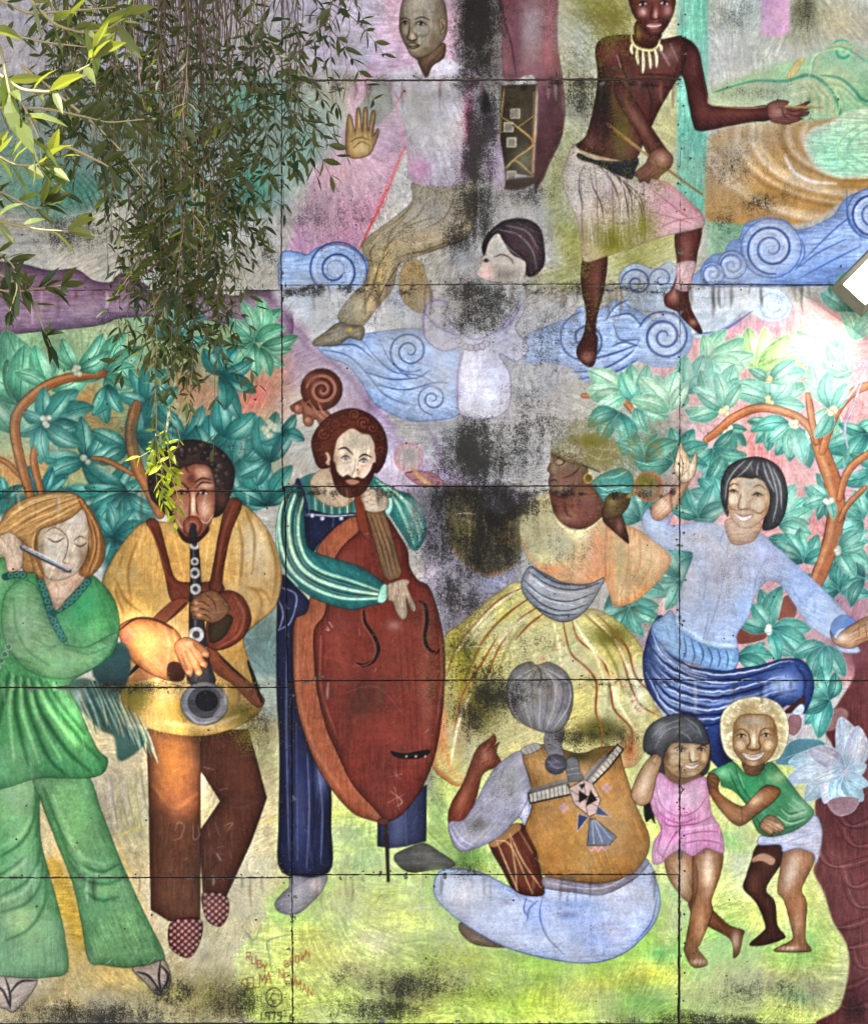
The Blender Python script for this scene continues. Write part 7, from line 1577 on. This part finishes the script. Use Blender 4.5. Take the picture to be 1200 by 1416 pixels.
def leaf_verts(L, W, curl, fold):
    """lens-shaped leaf along +X, folded on the midrib, drooping"""
    prof = ((0.0, 0.06), (0.22, 0.7), (0.48, 1.0), (0.76, 0.66), (1.0, 0.03))
    v = []
    for t, w in prof:
        z = -curl * L * t * t
        v += [(t * L, -w * W / 2, z + fold * w * W), (t * L, 0, z), (t * L, w * W / 2, z + fold * w * W)]
    fc = []
    for i in range(4):
        for j in range(2):
            k = i * 3 + j
            fc.append((k, k + 3, k + 4, k + 1))
    return v, fc

def orient(p, d, roll):
    d = d.normalized()
    q = d.to_track_quat('X', 'Z')
    return Matrix.Translation(p) @ (q.to_matrix().to_4x4()) @ Matrix.Rotation(roll, 4, 'X')

rt = random.Random(21)
def tube_data(pts_, radii, sides=5):
    v, fc = [], []
    for i, p in enumerate(pts_):
        d = (pts_[min(i + 1, len(pts_) - 1)] - pts_[max(i - 1, 0)]).normalized()
        a = d.orthogonal().normalized(); b = d.cross(a)
        for k in range(sides):
            t = 2 * math.pi * k / sides
            v.append(p + (a * math.cos(t) + b * math.sin(t)) * radii[i])
    for i in range(len(pts_) - 1):
        for k in range(sides):
            j = (k + 1) % sides
            fc.append((i * sides + k, i * sides + j, (i + 1) * sides + j, (i + 1) * sides + k))
    return v, fc

class Bag:
    def __init__(s): s.v, s.f = [], []
    def add(s, v, fc):
        o = len(s.v); s.v += [tuple(p) for p in v]; s.f += [tuple(i + o for i in q) for q in fc]

tree = empty('weeping_tree', (-6.0, -2.4, 0))
tag(tree, 'weeping evergreen tree whose leafy branches hang before the mural', 'tree')
INV = Matrix.Translation(-tree.location)
def tpart(name, v, fc, mat, parent=tree, smooth=True):
    return mesh_obj(name, [INV @ Vector(p) for p in v], fc, mat, parent, smooth)

def limb(p0, p1, r0, r1, n=8, wob=0.25, sag=0.0, sides=8):
    P, R = [], []
    for i in range(n + 1):
        t = i / n
        w = math.sin(t * math.pi)
        P.append(p0.lerp(p1, t) + Vector((rt.uniform(-1, 1), rt.uniform(-1, 1), rt.uniform(-.6, .6))) * wob * w * .35 + Vector((0, 0, sag * w)))
        R.append(r0 + (r1 - r0) * t)
    return tube_data(P, R, sides), P

B0 = Vector((-6.0, -2.4, -0.05))
(tv, tf), tp = limb(B0, Vector((-5.7, -2.6, 7.2)), 0.24, 0.15, 10, 0.35, 0, 10)
tpart('trunk', tv, tf, BARK)
tips = []
for d, r in (((-6.2, -1.4, 11.0), .10), ((-6.0, -6.8, 11.2), .11), ((-2.2, -2.4, 11.2), .11), ((-2.4, -5.0, 11.0), .12), ((-7.4, -5.0, 11.0), .10), ((0.6, -3.4, 11.5), .11), ((-6.6, -8.6, 11.0), .09)):
    (lv, lf), lp = limb(tp[-1], Vector(d), r, .035, 8, .5, .35, 7)
    tpart('limb', lv, lf, BARK)
    tips += lp[3:]

# the crown out of view, shaped to shade the wall, gaps cut for sun patches
GAPS = []
def gap(p, r): GAPS.append((p, r))  # clears leaves on the sun's path to p, so light lands there
for u, v, r in ((205, 882, .13), (224, 905, .10), (184, 885, .08), (250, 905, .08), (238, 1030, .16), (243, 1075, .14), (232, 1008, .12), (95, 985, .10), (108, 1010, .08), (82, 962, .06), (118, 1028, .06), (128, 872, .02), (150, 1040, .03), (190, 1200, .03), (262, 912, .08)):
    gap(wall_point(u, v), r)
for u, v, y, r in ((45, 110, -4.9, .35), (20, 220, -4.9, .35), (60, 300, -4.9, .25), (120, 60, -4.8, .25), (228, 640, -3.2, .26), (235, 690, -3.2, .22), (228, 600, -3.2, .16), (130, 160, -4.8, .1), (150, 220, -4.6, .08)):
    gap(at(u, v, y), r)
for k in range(15):
    gap(at(rt.uniform(60, 430), rt.uniform(0, 420), rt.uniform(-3.6, -2.7)), rt.uniform(.04, .10))
nl = 105000
rc = np.random.RandomState(9)
cp = np.stack([rc.uniform(-9.4, 3.3, nl), rc.uniform(-9.4, -1.1, nl), rc.uniform(10.2, 12.2, nl)], 1)
cp[:, 2] += (np.sin(cp[:, 0] * 2.1) * np.cos(cp[:, 1] * 1.7)) * 0.25
sn = np.array(SUN)
ok = np.ones(nl, bool)
for g, r in GAPS:
    d = cp - np.array(g); t = d @ sn
    ok &= ~((t > 0) & (((d - t[:, None] * sn) ** 2).sum(1) < (r + .035) ** 2))
cp = cp[ok]; nl = len(cp)
nn = sn + rc.normal(0, .45, (nl, 3)); nn /= np.linalg.norm(nn, axis=1)[:, None]
ax = np.cross(nn, rc.normal(0, 1, (nl, 3))); ax /= np.linalg.norm(ax, axis=1)[:, None]
bx_ = np.cross(nn, ax)
ln = rc.uniform(.095, .14, nl)[:, None]; wd = ln * .42
CV = np.stack([cp - ax * ln, cp + bx_ * wd, cp + ax * ln, cp - bx_ * wd], 1).reshape(-1, 3) - np.array(tree.location)
me = bpy.data.meshes.new('shade_crown')
me.vertices.add(nl * 4); me.vertices.foreach_set('co', CV.astype(np.float32).ravel())
me.loops.add(nl * 4); me.loops.foreach_set('vertex_index', np.arange(nl * 4, dtype=np.int32))
me.polygons.add(nl); me.polygons.foreach_set('loop_start', np.arange(0, nl * 4, 4, dtype=np.int32))
me.materials.append(CROWN); me.update(calc_edges=True)
tag(link(bpy.data.objects.new('shade_crown', me), tree), kind='stuff')

# hanging branches
leaf_meshes = {}
for mat in (LEAF, SUNLIT, TIP):
    for k in range(6):
        v, fc = leaf_verts(1.0, rt.uniform(.25, .37), rt.uniform(-.14, .36), rt.uniform(.05, .25))
        me = bpy.data.meshes.new('leaf'); me.from_pydata(v, [], fc); me.materials.append(mat); me.update()
        leaf_meshes[(mat.name, k)] = (me, [Vector(p) for p in v], fc)
LEAVES = []                                     # (size on the picture, matrix, key)
twigs = Bag(); stems = Bag()
def add_leaf(p, d, L, roll, mat):
    mtx = orient(p, d, roll) @ Matrix.Scale(L, 4)
    LEAVES.append((L / (p - CAM).length, mtx, (mat.name, rt.randrange(6))))

def strand(u, v0, v1, y, dens=1.0, leaf_from=0.0, L=0.054, mat=LEAF, drift=46, bag=twigs, rad=.0022):
    n = max(5, int((v1 - v0) / 26))
    P = []; du = 0; y0 = y
    for i in range(n + 1):
        t = i / n
        du += rt.uniform(-1, 1) * drift / n * 2
        P.append(at(u + du + math.sin(t * 5 + u) * 9 + math.sin(t * 13 + u * 3) * 3, v0 + (v1 - v0) * t, y0 + math.sin(t * 3 + u * .1) * .07))
    bag.add(*tube_data(P, [rad * (1.3 - .8 * i / n) for i in range(n + 1)], 4))
    step = 12 / dens
    x = leaf_from * (v1 - v0)
    side = 1
    while x < (v1 - v0):
        t = x / (v1 - v0); i = min(int(t * n), n - 1); fr = t * n - i
        p = P[i].lerp(P[i + 1], fr); d = (P[i + 1] - P[i]).normalized()
        for s in (side, -side):
            if rt.random() < .82:
                out = Vector((s * rt.uniform(.5, 1.2), rt.uniform(-.9, .7), rt.uniform(-.35, .35)))
                add_leaf(p, d * rt.uniform(.35, 1.0) + out * rt.uniform(.35, .8), L * rt.uniform(.5, 1.3), rt.uniform(-1.4, 1.4), mat)
        side = -side
        x += step * rt.uniform(.6, 1.5)
    add_leaf(P[-1], (P[-1] - P[-2]), L, rt.uniform(-1, 1), mat)
    # side shoots that fork off and carry leaves
    if mat is LEAF and v1 - v0 > 200:
        for q in range(rt.randrange(2, 5)):
            i = int(n * rt.uniform(max(.35, leaf_from), .95)); s = rt.choice((-1, 1))
            d = Vector((s * rt.uniform(.3, 1.0), rt.uniform(-.5, .5), -rt.uniform(.4, 1.0))).normalized()
            ln = rt.uniform(.10, .24); m = 6
            W = [P[i] + d * ln * k / m + Vector((0, 0, -.35 * ln * (k / m) ** 2)) for k in range(m + 1)]
            bag.add(*tube_data(W, [rad * (1 - .6 * k / m) for k in range(m + 1)], 3))
            for k in range(1, m + 1):
                for s2 in (-1, 1):
                    if rt.random() < .7:
                        o_ = Vector((s2 * rt.uniform(.4, 1.1), rt.uniform(-.9, .7), rt.uniform(-.5, .4)))
                        add_leaf(W[k], d * rt.uniform(.3, 1) + o_ * rt.uniform(.4, .8), L * rt.uniform(.55, 1.25), rt.uniform(-1.4, 1.4), mat)
    return P

def reach(u):
    xs = (-40, 0, 60, 100, 140, 170, 190, 215, 250, 275, 300, 330, 360, 400, 430, 460, 485, 505)
    ys = (170, 120, 150, 260, 320, 390, 450, 520, 540, 500, 470, 400, 320, 310, 230, 140, 60, 20)
    return float(np.interp(u, xs, ys))
# leafy strands
for k in range(66):
    u = rt.uniform(60, 470) if k % 3 else rt.uniform(150, 330)
    v1 = reach(u) * rt.uniform(.55, 1.03)
    strand(u + rt.uniform(-10, 10), -230, v1, rt.uniform(-3.7, -2.5), dens=rt.uniform(.45, .9), leaf_from=rt.choice((.1, .35, .55, .6)))
# tufts at the ends of longer shoots
for u, v1 in ((205, 560), (230, 590), (250, 560), (262, 520), (215, 610), (290, 500), (300, 470), (245, 440), (190, 470), (225, 500), (270, 570), (310, 430), (200, 420), (240, 520), (285, 440), (195, 520)):
    strand(u, -200, v1, rt.uniform(-3.4, -2.8), dens=1.0, leaf_from=rt.uniform(.62, .75))
# bare brown shoots
for k in range(110):
    u = rt.choice((rt.uniform(150, 330), rt.uniform(230, 420), rt.uniform(180, 290)))
    v1 = rt.choice((rt.uniform(40, 150), rt.uniform(60, min(reach(u) * .9, 420) + 10)))
    P = []; n = 16; ph = rt.uniform(0, 6); lean = rt.uniform(-50, 50); tk = rt.uniform(.6, 1.5); y = rt.uniform(-3.6, -2.4)
    for i in range(n + 1):
        t = i / n
        P.append(at(u + math.sin(t * 7 + ph) * 7 + math.sin(t * 19 + ph * 2) * 2.5 + (t - .5) * lean, -230 + (v1 + 230) * t, y + .05 * math.sin(t * 6 + ph)))
    twigs.add(*tube_data(P, [.0021 * tk * (1.25 - .7 * i / n) for i in range(n + 1)], 3))
# long thin trailing shoots
for s in ((320, 345, 355, 470), (300, 620, 290, 640), (340, 400, 330, 420), (345, 360, 330, 480)):
    strand(s[0], -220, s[1], -3.0, dens=.25, leaf_from=.7)
# near branches on the left, caught by the sun, partly put into leaf colour
def spray(path, y, L, mat, dens=1.0, rad=.004):
    P = [at(u, v, y + dy) for u, v, dy in path]
    Q = []
    for i in range(len(P) - 1):
        for k in range(5):
            Q.append(P[i].lerp(P[i + 1], k / 5))
    Q.append(P[-1]); Q = [Q[0]] + [(Q[i - 1] + Q[i] * 2 + Q[i + 1]) / 4 for i in range(1, len(Q) - 1)] + [Q[-1]]
    n = len(Q) - 1
    stems.add(*tube_data(Q, [rad * (1.3 - .9 * i / n) for i in range(n + 1)], 5))
    for i in range(1, n + 1):
        if rt.random() < dens:
            d = (Q[i] - Q[i - 1]).normalized()
            for s in (-1, 1):
                out = Vector((rt.uniform(-.3, .5), rt.uniform(-.7, .4), s * rt.uniform(.5, 1.0)))
                if rt.random() < .8:
                    add_leaf(Q[i], d * rt.uniform(.3, .9) + out * .8, L * rt.uniform(.7, 1.25), rt.uniform(-1.2, 1.2), mat)
    add_leaf(Q[-1], Q[-1] - Q[-2], L, rt.uniform(-1, 1), mat)
for path, y, L, mat, de in (
    (((-90, 40, 0), (-20, 90, 0), (30, 125, 0), (70, 128, -.05), (90, 108, 0), (125, 90, 0), (132, 70, 0)), -4.9, .07, SUNLIT, .45),
    (((20, -40, 0), (50, 10, 0), (80, 36, 0), (115, 46, 0), (150, 40, 0), (172, 26, 0)), -4.6, .08, SUNLIT, .4),
    (((-80, 180, 0), (-20, 205, 0), (20, 228, 0), (50, 230, 0), (75, 220, 0)), -4.9, .066, SUNLIT, .6),
    (((-80, 300, 0), (-20, 300, 0), (15, 310, 0), (55, 318, 0), (95, 320, 0)), -4.9, .066, SUNLIT, .55),
    (((-60, -30, 0), (0, 60, 0), (14, 130, 0), (28, 170, 0), (40, 200, 0)), -5.0, .088, SUNLIT, .35),
    (((-60, 140, 0), (0, 150, 0), (60, 150, 0), (110, 160, 0), (150, 170, 0), (200, 165, 0)), -4.3, .06, LEAF, .55),
    (((-60, 350, 0), (0, 380, 0), (30, 395, 0), (50, 420, 0), (60, 455, 0), (70, 480, 0)), -4.4, .064, LEAF, .6),
    (((-60, 400, 0), (-10, 400, 0), (20, 405, 0), (45, 400, 0), (85, 395, 0)), -4.4, .064, LEAF, .45),
    (((-60, 320, 0), (0, 350, 0), (20, 370, 0), (25, 400, 0), (15, 430, 0)), -4.5, .064, LEAF, .6),
    (((-60, 90, 0), (-10, 110, 0), (30, 140, 0), (55, 190, 0), (60, 240, 0), (90, 265, 0)), -4.4, .062, LEAF, .5),
    (((60, 200, 0), (100, 205, 0), (150, 230, 0), (160, 240, 0)), -4.4, .06, LEAF, .5), (((-40, -20, 0), (40, 20, 0), (100, 15, 0), (160, 10, 0)), -4.2, .06, LEAF, .7),
    (((-40, 20, 0), (20, 50, 0), (70, 60, 0), (120, 65, 0)), -4.2, .06, LEAF, .6), (((30, 90, 0), (80, 130, 0), (130, 170, 0), (170, 210, 0), (200, 250, 0)), -4.0, .06, LEAF, .5),
    (((-40, 250, 0), (10, 270, 0), (50, 290, 0), (70, 280, 0)), -4.5, .064, LEAF, .6)):
    spray(path, y, L, mat, de)
# sunlit tips, the sun's yellow also put into their leaf colour
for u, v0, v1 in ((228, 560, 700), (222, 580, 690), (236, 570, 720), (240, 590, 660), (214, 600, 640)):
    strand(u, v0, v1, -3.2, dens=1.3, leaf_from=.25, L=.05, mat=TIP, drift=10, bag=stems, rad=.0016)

LEAVES.sort(key=lambda q: -q[0])
foliage = {LEAF.name: Bag(), SUNLIT.name: Bag(), TIP.name: Bag()}
for i, (sz, mtx, key) in enumerate(LEAVES):
    me, v, fc = leaf_meshes[key]
    if i < 300:
        o = bpy.data.objects.new('leaf', me)
        link(o, tree)
        o.matrix_local = INV @ mtx
    else:
        foliage[key[0]].add([mtx @ p for p in v], fc)
for nm, bag in foliage.items():
    if bag.v:
        tag(tpart('foliage', bag.v, bag.f, bpy.data.materials[nm], smooth=True), kind='stuff')
tag(tpart('twigs', twigs.v, twigs.f, TWIG), kind='stuff')
tag(tpart('stems', stems.v, stems.f, STEM), kind='stuff')
print('leaves', len(LEAVES), 'shade_crown', nl)
